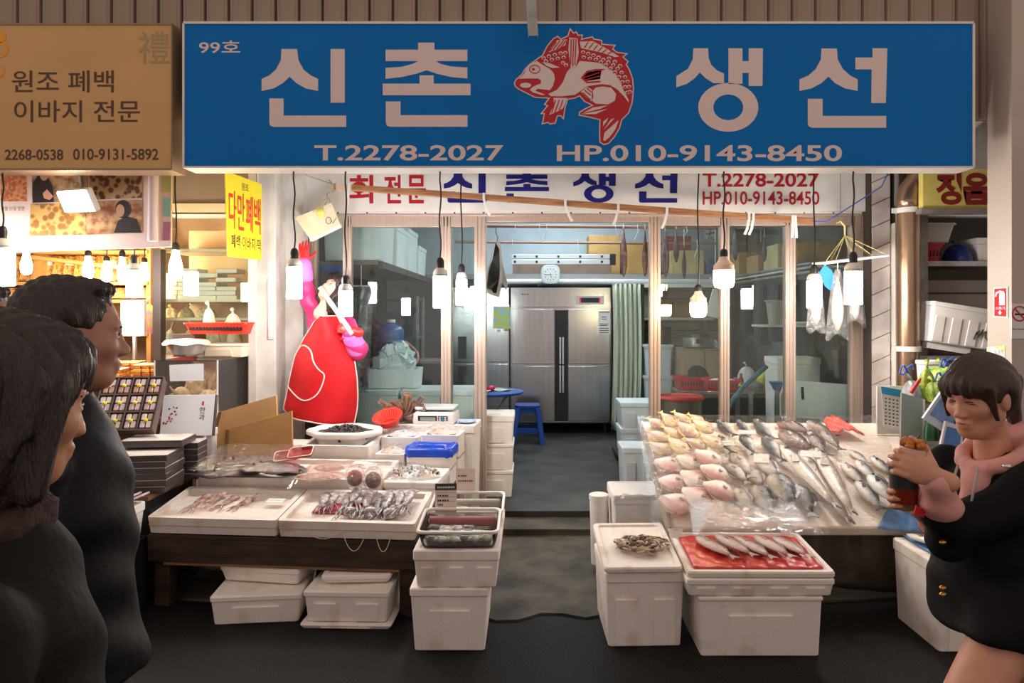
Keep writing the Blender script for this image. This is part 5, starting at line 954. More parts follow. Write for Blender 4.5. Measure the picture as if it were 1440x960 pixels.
MB().tube([B, W(1162, 312, YP), W(1240, 262, YP), W(1250, 240, YP), W(1250, 236, YP) + Vector((0, .0, .2))], .005, 6).build('blue_rope', mat('rope_blue', (60, 104, 190), .6), t, world=True)
# ================================================================ hanging foam sheet with bagged fish
YT = 5.36
t = thing('hanging_tray', 'white foam sheet hung level on yellow strings above the bagged fish', 'tray', W(1190, 368, YT))
a, b = W(1150, 371, YT), W(1236, 361, YT)
MB().add([(a.x, YT - .14, a.z - .012), (b.x, YT - .16, b.z - .012), (b.x, YT + .14, b.z), (a.x, YT + .12, a.z), (a.x, YT - .14, a.z + .008), (b.x, YT - .16, b.z + .008), (b.x, YT + .14, b.z + .02), (a.x, YT + .12, a.z + .02)], [(0, 3, 2, 1), (4, 5, 6, 7), (0, 1, 5, 4), (1, 2, 6, 5), (2, 3, 7, 6), (3, 0, 4, 7)]).build('foam_sheet', M_foam, t, world=True, bevel=.006)
kn = W(1188, 331, YT); M_yst = mat('yellow_string', (204, 190, 128), .6)
for x, y in ((1152, -.12), (1165, -.13), (1175, .1), (1190, -.14), (1205, .1), (1215, -.14), (1232, -.15), (1234, .1)):
    MB().tube([kn, Vector((W(x, 0, YT).x, YT + y, W(0, 369 - (x - 1150) * .11, YT).z))], .003, 5).build('string', M_yst, t, world=True)
MB().tube([kn, W(1188, 318, YT), W(1182, 311, YT), W(1176, 314, YT)], [.006, .008, .008, .005], 6).build('knot', M_yst, t, world=True)
MB().tube([W(1182, 312, YT), W(1182, 300, YT), Vector((W(1182, 0, YT).x, YT, 3.14))], .003, 5).build('hanger', M_gals, t, world=True)
M_hf = mat('bagged_fish_tan', (198, 156, 128), .35, col2=(226, 206, 190), scale=10, bump=.3); M_hfw = mat('bagged_fish_pale', (226, 214, 206), .35, col2=(180, 150, 138), scale=12, bump=.3)
g_ = 'bagged fish under the hanging sheet'
for i, (x, y0, y1, w_, m, lb) in enumerate(((1148, 380, 464, 22, M_hfw, 'leftmost clear bag with a pale fish behind the lamp'), (1178, 378, 474, 26, M_hf, 'clear bag with a tan fish and a flared bottom'), (1203, 376, 456, 24, M_hfw, 'rightmost clear bag with two pale fish tails'))):
    t = thing('bagged_fish', lb, 'bag', W(x, y0, YT + .06), group=g_); L = (y1 - y0) * .0054; w2 = w_ * .0054
    Mf = Matrix.Translation((0, 0, -L * .92)) @ Matrix.Rotation(-PI / 2, 4, 'Y')
    MB().loft([[(x_ * L * .85, h * L * 1.1 * math.cos(2 * PI * j / 12), h * L * .6 * math.sin(2 * PI * j / 12)) for j in range(12)] for x_, h in PR], M=Mf).build('fish_body', m, t, 180)
    MB().grid(lambda u, v: (math.cos(u * 2 * PI) * w2 * (.12 + .5 * v ** .6 + .08 * math.sin(u * 19) * v), math.sin(u * 2 * PI) * w2 * .55 * (.2 + .6 * v) * (1 - .6 * v ** 4), -L * v - .03 * math.sin(u * 13 + i) * v ** 3), 30, 12).build('film', film('bag_film', (250, 252, 252), .03, .06, .10, .7, 16, ior=1.2), t, 180)
    MB().tube([(0, 0, 0), (0, 0, .06)], .003, 5).build('string', M_str, t)
t = thing('blue_cloth', 'blue plastic flap hanging behind the bagged fish', 'sheet', W(1163, 376, YT + .10)); MB().poly([[(1151, 384), (1160, 372), (1170, 380), (1176, 396), (1168, 409), (1160, 402)]], lambda x, y: tuple(W(x, y, YT + .115 + .01 * math.sin(x))), (0, .006, 0)).build('flap', mat('flap_blue', (58, 132, 196), .4), t, None, True); MB().tube([W(1160, 373, YT + .11), W(1160, 368, YT + .11)], .003, 5).build('string', M_str, t, world=True)

# ================================================================ right half of the shop interior
bw = struct('wall_boarded', slab(1.5, 2.75, 9.72, 9.78, .1, 2.2), M_dark, 'backing of the boarded wall in the far right corner')
M_bd = mat('cream_board', (190, 180, 162), .6, var=.12, scale=4, stretch=(.4, 2, 2))
for i in range(19): MB().box(1.5, 2.75, 9.70, 9.722, .12 + i * .108, .222 + i * .108).build('wall_board', M_bd, bw, world=True, bevel=.004)
t = thing('back_shelf', 'short shelf on the boarded wall behind the entrance post', 'shelf', W(955, 449, 9.45)); a, b = W(900, 446, 9.3), W(1004, 450, 9.3); MB().box(a.x, b.x, 9.3, 9.70, b.z, a.z).build('board', M_aluw, t, world=True)
for x in (1.6, 2.3): MB().box(x, x + .03, 9.4, 9.70, b.z - .1, b.z).build('bracket', M_gals, t, world=True)
zb = a.z; carton('brown carton on the back shelf right of the curtain', 947, 975, 424, 446, 9.35, .25, z=zb); carton('white carton on the back shelf beside the curtain', 903, 922, 415, 446, 9.38, .25, M_lbl, z=zb); carton('open brown carton with dark print on the back shelf', 976, 992, 426, 446, 9.33, .22, mat('carton_dark', (120, 92, 64), .7, var=.4, scale=30), z=zb)
hs = .10
for i, lb in enumerate(('bottom one of the pale tubs stacked behind the right post', 'middle one of the pale tubs stacked behind the right post', 'top one of the pale tubs stacked behind the right post')):
    t = thing('storage_tub', lb, 'tub', (W(924, 0, 8.9).x, 8.9, hs), group='pale tubs behind the right post'); MB().tub(.34, .3, .36, .012, .03, .02, rim=.012).build('body', mat('pale_tub', (206, 212, 216), .4), t); MB().rbox(.37, .33, .025, .03, z=.36).build('lid', mat('pale_tub', (206, 212, 216), .4), t); hs += .388
t = thing('drum_pot', 'dark grey round pot on the stacked pale tubs', 'pot', (W(928, 0, 8.9).x, 8.9, hs)); MB().lathe([(.12, 0), (.14, .02), (.14, .2), (.13, .2), (.12, .03)], 24).build('body', mat('pot_dark', (72, 70, 68), .35, .6), t); MB().lathe([(.145, .2), (.145, .215), (.02, .235)], 24).build('lid', mat('pot_dark', (72, 70, 68), .35, .6), t)
cb_ = thing('cabinet', 'plain brown low cabinet under the rice cooker', 'cabinet', (W(985, 0, 8.6).x, 8.6, .10)); zc = CH - (490 - VY) / F * 8.4 - .1
MB().box(-.27, .27, -.22, .22, 0, zc).build('body', mat('cabinet_tan', (150, 124, 98), .5, var=.1, scale=4), cb_, bevel=.005)
for s in (-1, 1): o = MB().box(s * .135 - .125, s * .135 + .125, -.235, -.22, .05, zc - .03).build('door', mat('cabinet_tan2', (166, 140, 112), .5, var=.1, scale=4), cb_, bevel=.003); MB().box(s * .03 - .008, s * .03 + .008, -.25, -.235, zc * .5, zc * .5 + .1).build('handle', M_gals, o)
rc = thing('rice_cooker', 'round silver rice cooker on the brown cabinet', 'cooker', (W(979, 0, 8.5).x, 8.5, .10 + zc)); MB().lathe([(.13, 0), (.155, .02), (.16, .12), (.155, .13)], 28).build('body', mat('cooker_silver', (160, 156, 150), .3, .7), rc); MB().lathe([(.16, .13), (.155, .17), (.10, .195), (.02, .2)], 28).build('lid', mat('cooker_dark', (70, 66, 64), .3, .4), rc); MB().box(-.04, .04, -.17, -.15, .06, .12).build('control_panel', M_dk, rc, bevel=.004); MB().tube([(-.11, 0, .17), (-.08, 0, .215), (.08, 0, .215), (.11, 0, .17)], .01, 8).build('handle', M_dk, rc)
t = thing('telephone', 'small grey desk telephone right of the rice cooker', 'telephone', (W(1012, 0, 8.5).x, 8.45, .102 + zc)); MB().add([(-.07, -.08, 0), (.07, -.08, 0), (.07, .08, 0), (-.07, .08, 0), (-.07, -.08, .02), (.07, -.08, .02), (.07, .08, .06), (-.07, .08, .06)], [(0, 3, 2, 1), (4, 5, 6, 7), (0, 1, 5, 4), (1, 2, 6, 5), (2, 3, 7, 6), (3, 0, 4, 7)]).build('base', mat('phone_grey', (178, 182, 186), .4), t, bevel=.004); MB().tube([(-.05, -.06, .045), (-.05, .06, .08)], .018, 8).build('handset', mat('phone_grey', (178, 182, 186), .4), t)
tt = thing('steel_table', 'grey steel work table inside carrying the red baskets', 'table', (W(1000, 0, 7.2).x, 7.2, .10)); zt = CH - (549 - VY) / F * 7.0 - .1
MB().box(-.36, .36, -.25, .25, zt - .03, zt).build('top', M_ss, tt, bevel=.004)
for x in (-.33, .33):
    for y in (-.22, .22): MB().box(x - .02, x + .02, y - .02, y + .02, 0, zt - .03).build('leg', M_gals, tt)
MB().box(-.33, .33, -.22, .22, .15, .17).build('lower_shelf', M_gals, tt)
def basket(label, p, w, d, h, m, rz=0, slots=9, group=None, name='red_basket'):
    t = thing(name, label, 'basket', p, rz, group); MB().tub(w, d, h, .006, .03, .025, .006, rim=.008).build('body', m, t)
    for i in range(slots):
        x = (i + .5 - slots / 2) * w * .86 / slots
        for s in (-1, 1): MB().box(x - w * .02, x + w * .02, s * (d / 2 - .011) - .004, s * (d / 2 - .011) + .004, h * .3, h * .75, Matrix.Rotation(-s * math.atan(.025 / h), 4, 'X') if False else None).build('slot', M_dk, t, None)
    return t
M_rb = mat('basket_red', (196, 34, 40), .4)
b1 = basket('red basket on the steel table holding a black lid', (W(975, 0, 7.1).x, 7.25, .10 + zt), .30, .26, .12, M_rb, .1); b2 = basket('red basket on the steel table holding white paper', (W(1014, 0, 7.0).x, 7.02, .10 + zt), .34, .2, .11, M_rb, -.05)
t = thing('pot_lid', 'round black lid standing in the red basket', 'lid', (W(984, 0, 7.2).x, 7.2, .10 + zt + .012)); t.rotation_euler = (1.2, 0, .2); MB().lathe([(.11, 0), (.115, .01), (.05, .03), (.01, .032)], 24, Matrix.Translation((0, .115, 0))).build('plate', M_dk, t); MB().cyl(0, .115, .03, .05, .018).build('knob', M_dk, t)
one('paper', MB().grid(lambda u, v: ((u - .5) * .26, (v - .5) * .14, .02 * math.sin(u * 5) + .05 * u), 8, 4), M_lbl, 'white paper sheet leaning in the right red basket', 'paper', (b2.location.x, b2.location.y, .10 + zt + .075), smooth=180, solid=.003)
pt = thing('steel_basin', 'big steel basin with a red tray on top, behind the sloping board', 'basin', (W(958, 0, 6.4).x, 6.45, .10)); z1 = CH - (565 - VY) / F * 6.2 - .1
MB().lathe([(.17, 0), (.19, .03), (.195, z1), (.185, z1), (.18, .05)], 32).build('body', mat('basin_steel', (150, 140, 128), .35, .7, var=.2, scale=6), pt); MB().lathe([(.215, z1), (.215, z1 + .012), (.2, z1 + .03), (.19, z1 + .03), (.185, z1 + .012)], 32).build('red_tray', M_rb, pt)
hz = [W(1078 - 60 * math.sin(i / 16 * PI * .5) ** 1.1, 515 + i * 4.2 + (i * i) * .08, 6.5 - .01 * i) for i in range(17)]
t = one('garden_hose', MB().tube([p - hz[-1] for p in hz], .022, 8), mat('hose_teal', (30, 96, 116), .4), 'thick teal hose drooping behind the middle window light', 'hose', hz[-1], smooth=180)
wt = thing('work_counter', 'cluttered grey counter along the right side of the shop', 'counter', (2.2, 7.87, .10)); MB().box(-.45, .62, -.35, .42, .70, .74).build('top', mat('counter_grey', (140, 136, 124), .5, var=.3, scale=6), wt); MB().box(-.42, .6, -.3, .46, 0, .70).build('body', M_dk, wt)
r_ = random.Random(9)
def lump(label, px, py, Y, rx, rz_, m, cat='bag', name='plastic_bag', group='bags on the work counter', z=None):
    p = W(px, py, Y); p.z = z if z is not None else p.z; t = thing(name, label, cat, p, r_.uniform(0, 3), group); ph = r_.uniform(0, 6)
    MB().grid(lambda u, v: (rx * (1 + .12 * math.sin(u * 25 + ph)) * math.sin(v * PI * .5 + .0) * math.cos(u * 2 * PI), rx * .7 * (1 + .1 * math.sin(u * 19)) * math.sin(v * PI * .5) * math.sin(u * 2 * PI), rz_ * math.cos(v * PI * .5) * (1 + .2 * math.sin(u * 13 + ph) * v)), 30, 9).build('body', m, t, 180)
    MB().tube([(0, 0, rz_ * .95), (.01, 0, rz_ * 1.12), (.03, .01, rz_ * 1.25)], [.012, .006, .016], 6).build('knot', m, t, 180); return t
zc2 = .842
for px, Y, rx, rz_, c, lb in ((1035, 7.3, .11, .08, (206, 206, 200), 'crumpled white bag at the left end of the counter'), (1060, 7.35, .13, .07, (150, 150, 150), 'grey plastic bag heaped on the counter'), (1075, 7.6, .1, .16, (196, 190, 40), 'yellow plastic bag behind the grey bag'), (1050, 7.7, .1, .2, (226, 226, 220), 'tall white bag standing on the counter'), (1092, 7.4, .08, .12, (176, 140, 90), 'tan paper bag at the right end of the counter'), (1040, 7.2, .06, .05, (220, 200, 40), 'small yellow pack on the counter edge')): lump(lb, px, 520, Y + .36, rx, rz_, mat('lump' + lb[:12], c, .4, var=.2, scale=14, bump=.4), z=zc2)
t = thing('sauce_bottle', 'small red capped bottle on the cluttered counter', 'bottle', (W(1042, 0, 7.6).x, 7.6, zc2)); MB().lathe([(.025, 0), (.028, .1), (.012, .13), (.012, .14)]).build('body', mat('bottle_red', (150, 24, 24), .3), t); MB().lathe([(.015, .14), (.013, .165)]).build('cap', mat('cap_red', (200, 30, 30), .3), t)
t = thing('foam_sheet', 'big white foam sheet leaning behind the right window', 'foam sheet', W(1150, 594, 6.05)); t.rotation_euler = (-.12, 0, 0)
MB().poly([[(1100, 555), (1108, 534), (1201, 541), (1197, 592), (1099, 586)]], lambda x, y: tuple(Vector(((x - 1150) * .00605, 0, (594 - y) * .00605))), (0, .04, 0)).build('slab', M_foam, t, None); MB().box(.02, .06, .0, .04, .11 - t.location.z, .03).build('prop', M_foam, t); MB().box(-.13, -.11, -.012, -.002, .20, .30).build('clip', M_blk, t)
foam_box('white foam box standing behind the leaning sheet', (W(1122, 0, 6.6).x, 6.75, .10), .40, .36, CH - (503 - VY) / F * 6.6 - .1, 0, .06, 'foam boxes behind the right window', M_foam)
t = thing('blue_bowl', 'small blue plastic bowl left of the leaning sheet', 'bowl', W(1094, 548, 6.3)); MB().lathe([(.04, 0), (.075, .07), (.07, .07), (.036, .006)], 20).build('bowl', mat('bowl_blue', (52, 130, 200), .4), t); MB().lathe([(.076, .066), (.08, .072), (.07, .072)], 20).build('rim', mat('bowl_blue', (52, 130, 200), .4), t); MB().cyl(0, 0, .10 - t.location.z, 0, .03).build('stand', M_gals, t)
t = thing('side_shelf', 'metal shelf along the right shop wall above the clothes', 'shelf', (2.6, 7.6, 2.05)); MB().box(2.42, 2.86, 6.1, 9.3, 2.04, 2.06).build('board', M_aluw, t, world=True)
for z in (2.0, 2.075): MB().tube([(2.42, 6.1, z), (2.42, 9.3, z)], .018, 8).build('edge_pipe', M_gals, t, world=True)
for y in (6.4, 7.6, 8.8): MB().box(2.42, 2.86, y, y + .03, 1.95, 2.04).build('bracket', M_gals, t, world=True)
for lb, x, y, w_, d_, h, m in (('brown carton nearest the window on the right wall shelf', 2.64, 6.75, .36, .4, .24, M_card), ('pale carton second on the right wall shelf', 2.64, 7.3, .34, .42, .28, M_card2), ('brown carton third on the right wall shelf', 2.64, 7.9, .34, .4, .22, M_card), ('dim brown carton at the far end of the right shelf', 2.64, 8.6, .36, .44, .3, M_card)):
    t = thing('carton', lb, 'box', (x, y, 2.06), group='cartons on the shelves'); MB().box(-w_ / 2, w_ / 2, -d_ / 2, d_ / 2, 0, h).build('body', m, t, bevel=.004); MB().box(-.03, .03, -d_ / 2 - .001, d_ / 2 + .001, h - .05, h + .002).build('tape', mat('tape', (190, 160, 110), .3), t, None)
M_coat = [mat('coat%d' % i, c, .8, var=.3, scale=10, bump=.3) for i, c in enumerate(((38, 40, 48), (58, 56, 54), (30, 36, 52)))]
for i, (px, y0, y1, w_, Y, lb) in enumerate(((1052, 402, 470, 30, 7.6, 'dark jacket hanging under the right shelf, nearest the globe lamp'), (1072, 398, 485, 28, 7.3, 'brown dark coat hanging in the middle under the right shelf'), (1092, 396, 480, 30, 7.0, 'dark blue jacket hanging behind the window mullion'))):
    p = W(px, y0, Y); p.x = min(p.x, 2.44); t = thing('hanging_jacket', lb, 'jacket', p, 1.1, 'jackets under the right shelf'); h = (y1 - y0) * Y / F; w2 = w_ * Y / F / 2
    MB().grid(lambda u, v: (w2 * (.35 + .65 * min(1, v * 3)) * math.cos(u * 2 * PI) * (1 + .06 * math.sin(u * 31)), .07 * math.sin(u * 2 * PI) * (1 + .3 * math.sin(u * 23 + v * 4)), -h * v), 32, 10).build('cloth', M_coat[i], t, 180)
    for s in (-1, 1): MB().tube([(s * w2 * .7, 0, -.05), (s * w2 * 1.05, -.02, -h * .35), (s * w2 * .98, -.03, -h * .7)], [.05, .05, .042], 8).build('sleeve', M_coat[i], t, 180)
    MB().tube([(0, 0, -.01), (0, 0, 1.99 - p.z)], .005, 5).build('hook', M_gals, t)
t = thing('white_tub', 'dull white tub on the ledge behind the window mullion', 'tub', W(1097, 456, 6.5)); MB().tub(.22, .18, .22, .01, .03, .02, rim=.01).build('body', mat('dull_white', (176, 174, 168), .5), t); MB().box(-.2, .571, -.1, .2, -.022, -.002).build('ledge', M_aluw, t)
t = thing('foam_dish', 'thin white foam dish on the ledge beside the dull tub', 'dish', W(1125, 456, 6.44)); MB().tub(.20, .12, .025, .006, .03, .015, .006).build('dish', M_foam, t); MB().tube([(-.1, 0, .024), (.1, 0, .024)], .003, 4).build('rim', M_foam, t)
t = thing('tap_stand', 'dull metal standpipe with a tap in the right corner', 'tap', (W(1187, 0, 6.6).x, 6.6, .10)); MB().tube([(0, 0, 0), (0, 0, .85)], .016, 8).build('pipe', M_gals, t); MB().tube([(-.03, 0, .82), (.06, -.02, .85), (.08, -.06, .78)], .014, 8).build('spout', M_gals, t); MB().tube([(0, -.03, .9), (0, .03, .9)], .012, 8).tube([(0, 0, .85), (0, 0, .9)], .01, 8).build('tap_handle', M_gals, t); 
t = thing('white_bag', 'white paper bag hung right of the lower globe lamp', 'bag', W(1006, 405, 7.8)); MB().poly([[(1003, 406), (1009, 406), (1011, 448), (993, 444)]], lambda x, y: tuple(W(x, y, 7.8)), (0, .03, 0)).build('bag', M_lbl, t, None, True); MB().tube([W(1006, 407, 7.8), Vector((W(1006, 0, 7.8).x, 7.8, 3.14))], .004, 5).build('handle', M_str, t, world=True)
one('green_notice', MB().box(-.07, .07, -.004, 0, 0, .16), M_lbl, 'small white notice with green brush writing high at the back', 'notice', W(998, 336, 9.93)); o = bpy.data.objects['green_notice']
MB().tube([W(x, y, 9.922) for x, y in ((993, 322), (1004, 321), (998, 319), (999, 327), (993, 329), (1005, 327), (999, 328), (996, 335), (1003, 334))], .008, 5).build('brush_mark', mat('green_print', (30, 120, 70), .5), o, None, True)

# ================================================================ right edge: duct pipe, post, calendar, neighbour shelves, pillar
M_duct = mat('brown_steel_duct', (160, 132, 108), .3, .85, var=.2, scale=6, stretch=(1, 1, .3), bump=.1)
t = thing('duct_pipe', 'brown steel duct pipe running up beside the white post', 'pipe', W(1277, 700, 5.35)); c = W(1277, 0, 5.35).x; rr_p = .078
MB().tube([(c, 5.35, .0), (c, 5.35, CH + (VY - 288) / F * 5.35)], rr_p, 20).build('pipe', M_duct, t, world=True); zt = CH + (VY - 292) / F * 5.35
MB().tube([(c, 5.35, zt), (c, 5.35, zt + .05), (c + .015, 5.35, zt + .12), (c + .10, 5.38, zt + .22), (c + .25, 5.5, zt + .40)], rr_p * 1.12, 20).build('elbow', M_duct, t, 180, True)
for y in (490, 296): MB().cyl(c, 5.35, CH + (VY - y) / F * 5.35 - .02, CH + (VY - y) / F * 5.35 + .018, rr_p * 1.14, 24).box(c - .12, c - .06, 5.345, 5.36, CH + (VY - y) / F * 5.35 - .02, CH + (VY - y) / F * 5.35 + .018).build('clamp', M_aluw, t, world=True)
one('thin_cable_pipe', MB().tube([(0, 0, 0), (.01, 0, 1.2), (0, 0, 2.9)], .018, 8), mat('grey_conduit', (120, 108, 98), .5), 'thin grey conduit between post and duct pipe', 'pipe', (W(1258, 0, 5.5).x + .02, 5.5, 0))
struct('trim_9', slab(W(1288, 0, 5.5).x, W(1299, 0, 5.5).x, 5.44, 5.56, 0, 3.14), M_gals, 'grey metal door jamb of the neighbouring shop')
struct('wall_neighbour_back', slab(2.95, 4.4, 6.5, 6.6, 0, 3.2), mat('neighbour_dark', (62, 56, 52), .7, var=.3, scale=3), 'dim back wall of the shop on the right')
t = thing('yellow_sign', 'yellow sign with dark red brush lettering of the shop on the right', 'sign', W(1345, 292, 5.2)); rect(1298, 1400, 238, 293, 5.2, .06).build('board', mat('sign_yellow', (222, 204, 110), .5, var=.08, scale=4), t, world=True); rect(1296, 1402, 293, 300, 5.18, .08).build('bottom_frame', M_gals, t, world=True)
fY = plane_fn(5.2, .003); M_dred = mat('brush_red', (130, 24, 22), .5); text('정', 1316, 1352, 243, 288, fY, M_dred, t, .04, 'letter'); text('읍', 1354, 1392, 243, 288, fY, M_dred, t, .04, 'letter')
t = thing('neighbour_shelf', 'grey metal shelf under the yellow sign', 'shelf', W(1345, 375, 5.7)); rect(1294, 1420, 367, 374, 5.65, .5).build('board', M_gals, t, world=True); rect(1294, 1420, 298, 304, 5.65, .1).build('top_rail', M_aluw, t, world=True)
zs = W(0, 367, 5.65).z + .003
t = basket('red basket on the grey shelf under the yellow sign', (W(1308, 0, 5.8).x, 5.82, zs), .16, .18, .15, mat('basket_dim_red', (190, 40, 48), .4), 0, 5); 
t = thing('white_tub', 'white plastic tub stacked in the red basket on the grey shelf', 'tub', (W(1314, 0, 5.8).x, 5.82, zs + .156)); MB().tub(.24, .2, .15, .008, .02, .03, rim=.012).build('body', mat('tub_white', (206, 204, 202), .4), t); MB().tube([(-.12, -.1, .15), (.12, -.1, .15)], .006, 6).build('rim', mat('tub_white', (206, 204, 202), .4), t)
lump('crumpled dark blue bag on the grey shelf', 1345, 367, 5.8, .12, .14, mat('dark_blue_bag', (24, 44, 120), .3, var=.3, scale=12, bump=.6), z=zs, group='things on the grey shelf'); foam_box('grey white foam box at the right end of the grey shelf', (W(1385, 0, 5.8).x, 5.85, zs), .22, .26, .19, 0, .05, 'things on the grey shelf', M_foam, 1)
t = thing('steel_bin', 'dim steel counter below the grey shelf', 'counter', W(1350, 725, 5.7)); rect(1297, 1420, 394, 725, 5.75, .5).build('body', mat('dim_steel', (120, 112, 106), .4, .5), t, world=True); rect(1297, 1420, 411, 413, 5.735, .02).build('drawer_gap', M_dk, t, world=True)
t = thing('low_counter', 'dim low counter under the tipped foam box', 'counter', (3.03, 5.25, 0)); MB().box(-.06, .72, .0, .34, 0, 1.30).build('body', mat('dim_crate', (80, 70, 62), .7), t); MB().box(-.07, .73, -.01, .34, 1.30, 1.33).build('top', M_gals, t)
fb = foam_box('big worn white foam box tipped on its side under the grey shelf', (3.20, 5.42, 1.405), .50, .30, .30, 0, .035, None, M_foam, 4); fb.rotation_euler = (0, math.radians(9), 0); MB().box(-.2, .1, -.1, .1, -.05, 0).build('wedge', M_foam, fb)
MB().tube([W(x, y, 5.262) for x, y in ((1369, 477), (1374, 466), (1371, 472), (1378, 465), (1375, 475), (1383, 463), (1380, 471), (1387, 466), (1385, 474), (1389, 479))], .004, 5).build('pen_mark', M_dk, fb, None, True)
foam_box('small white foam box below the tipped foam box', (2.88, 5.12, 1.05), .14, .12, .26, 0, .03, None, M_foam, 1); one('small_crate', MB().box(-.09, .09, -.09, .08, 0, 1.045).box(-.1, .1, -.1, .09, 1.0, 1.049), M_dk, 'dark narrow crate under the small white foam box', 'crate', (2.88, 5.12, 0))
# vegetables in nets on a crate
cr = thing('green_crate', 'dark crate carrying the bags of vegetables', 'crate', (2.86, 4.72, 0)); MB().box(-.2, .19, -.1, .16, 0, CH - (560 - VY) / F * 4.7).build('body', mat('crate_dark', (70, 64, 58), .6, var=.3, scale=8), cr); MB().box(-.21, .2, -.11, .17, CH - (560 - VY) / F * 4.7 - .03, CH - (560 - VY) / F * 4.7).build('rim', M_dk, cr)
zv = CH - (560 - VY) / F * 4.7; gv = 'bags of vegetables beside the walking woman'
M_gnet = mat('green_net', (34, 120, 50), .5, col2=(160, 176, 60), scale=16, bump=.7, bscale=40, lo=.45, hi=.6); M_ynet = mat('yellow_greens', (170, 176, 60), .5, col2=(70, 120, 40), scale=24, bump=.8, bscale=50)
lump('dark green net bag of vegetables above the folder', 1325, 545, 4.78, .15, .20, M_gnet, z=zv, group=gv); lump('net bag of yellow green leaves with a blue string', 1303, 545, 4.66, .09, .2, M_ynet, z=zv, group=gv); lump('second net bag of yellow green leaves lower down', 1312, 556, 4.56, .07, .12, M_ynet, z=zv, group=gv); lump('clear crumpled bag beside the duct pipe', 1282, 556, 4.6, .07, .13, mat('clear_crumple', (150, 156, 160), .25, var=.3, scale=14, bump=.6), z=zv, group=gv)
for i, (x, y) in enumerate(((1275, 520), (1332, 510), (1325, 530))):
    p = W(x, y, 4.62 if i == 0 else 4.58); t = one('blue_string', MB().tube([(.045 * math.cos(a * .7) * (1 + .2 * math.sin(a * 2)), .01 * math.sin(a), .035 * math.sin(a * 1.4)) for a in range(9)], .006, 6), mat('rope_blue', (60, 104, 190), .6), ('blue string bow left of the leaf net', 'blue string bow on the dark green net', 'blue string bow above the folder')[i], 'string', p, group='blue strings on the vegetable nets')
one('red_marker', MB().tube([(0, 0, 0), (.05, 0, .075)], .012, 8).tube([(.05, 0, .075), (.058, 0, .088)], .008, 8), mat('marker_red', (200, 26, 32), .4), 'red stick leaning at the clear bag beside the pipe', 'stick', W(1281, 552, 4.4))
t = thing('plastic_board', 'grey translucent upright board behind the calendar', 'board', W(1284, 650, 4.45)); MB().poly([[(1268, 552), (1300, 562), (1299, 650), (1266, 650)]], lambda x, y: tuple(W(x, y, 4.45)), (0, .015, 0)).build('sheet', mat('grey_green_board', (150, 158, 148), .35, var=.12, scale=4), t, None, True); MB().poly([[(1298, 561), (1301, 562), (1300, 650), (1297, 650)]], lambda x, y: tuple(W(x, y, 4.447)), (0, .02, 0)).build('edge', M_aluw, t, None, True)
t = thing('calendar', 'narrow white calendar sheet with a blue heading', 'calendar', W(1253, 606, 4.75)); fn = lambda x, y: tuple(W(x, y, 4.75)); MB().poly([[(1239, 543), (1267, 548), (1267, 607), (1243, 600)]], fn, (0, .004, 0)).build('sheet', M_lbl, t, None, True); MB().poly([[(1239, 543), (1267, 548), (1266.5, 558), (1240, 553)]], lambda x, y: tuple(W(x, y, 4.746)), (0, .002, 0)).build('heading', mat('calendar_blue', (40, 138, 190), .5), t, None, True)
mb = MB()
for i in range(8):
    for j in range(4): mb.poly([[(1244.5 + j * 5.4, 559 + i * 5 + j), (1247 + j * 5.4, 559.4 + i * 5 + j), (1247 + j * 5.4, 561 + i * 5 + j), (1244.5 + j * 5.4, 560.6 + i * 5 + j)]], lambda x, y: tuple(W(x, y, 4.7475)))
mb.build('date_mark', M_dk, t, None, True)['kind'] = 'stuff'; MB().box(-.09, .09, .004, .02, -.02, .30).build('backing', M_aluw, t)
for k, (pts, Y, c, lb) in enumerate((([(1298, 588), (1352, 510), (1384, 540), (1335, 612)], 4.25, (206, 212, 222), 'pale blue printed folder leaning by the vegetables'), ([(1318, 648), (1330, 592), (1356, 600), (1350, 655)], 4.2, (222, 220, 220), 'white printed carton below the pale folder'))):
    t = thing('folder', lb, 'folder', W(pts[0][0], 640, Y), group='folders beside the woman'); f_ = lambda x, y: tuple(W(x, y, Y)); MB().poly([pts], f_, (0, .02, 0)).build('sheet', mat('folder%d' % k, c, .4), t, None, True); cx, cy = sum(q[0] for q in pts) / 4, sum(q[1] for q in pts) / 4
    MB().poly([[(cx + (x - cx) * .78, cy + (y - cy) * .78) for x, y in pts]], lambda x, y: tuple(W(x, y, Y - .003)), (0, .002, 0)).build('print', mat('print_blue%d' % k, (120, 156, 206) if k == 0 else (90, 130, 190), .4, var=.2, scale=30), t, None, True)
    MB().box(.13, .24, .0185, .06, .0785, .2).build('prop', M_dk, t)
lump('dark green plastic bag below the folder', 1308, 612, 4.35, .06, .12, mat('dark_green_bag', (20, 88, 40), .35, var=.3, bump=.5), z=W(0, 618, 4.35).z, group=gv); one('step_crate', MB().box(-.06, .42, -.12, .25, 0, W(0, 618, 4.35).z).box(-.07, .43, -.13, -.12, .3, .36), mat('crate_dark', (70, 64, 58), .6, var=.3, scale=8), 'dark crate under the green bag and the folders', 'crate', (2.62, 4.35, 0), bevel=.004)
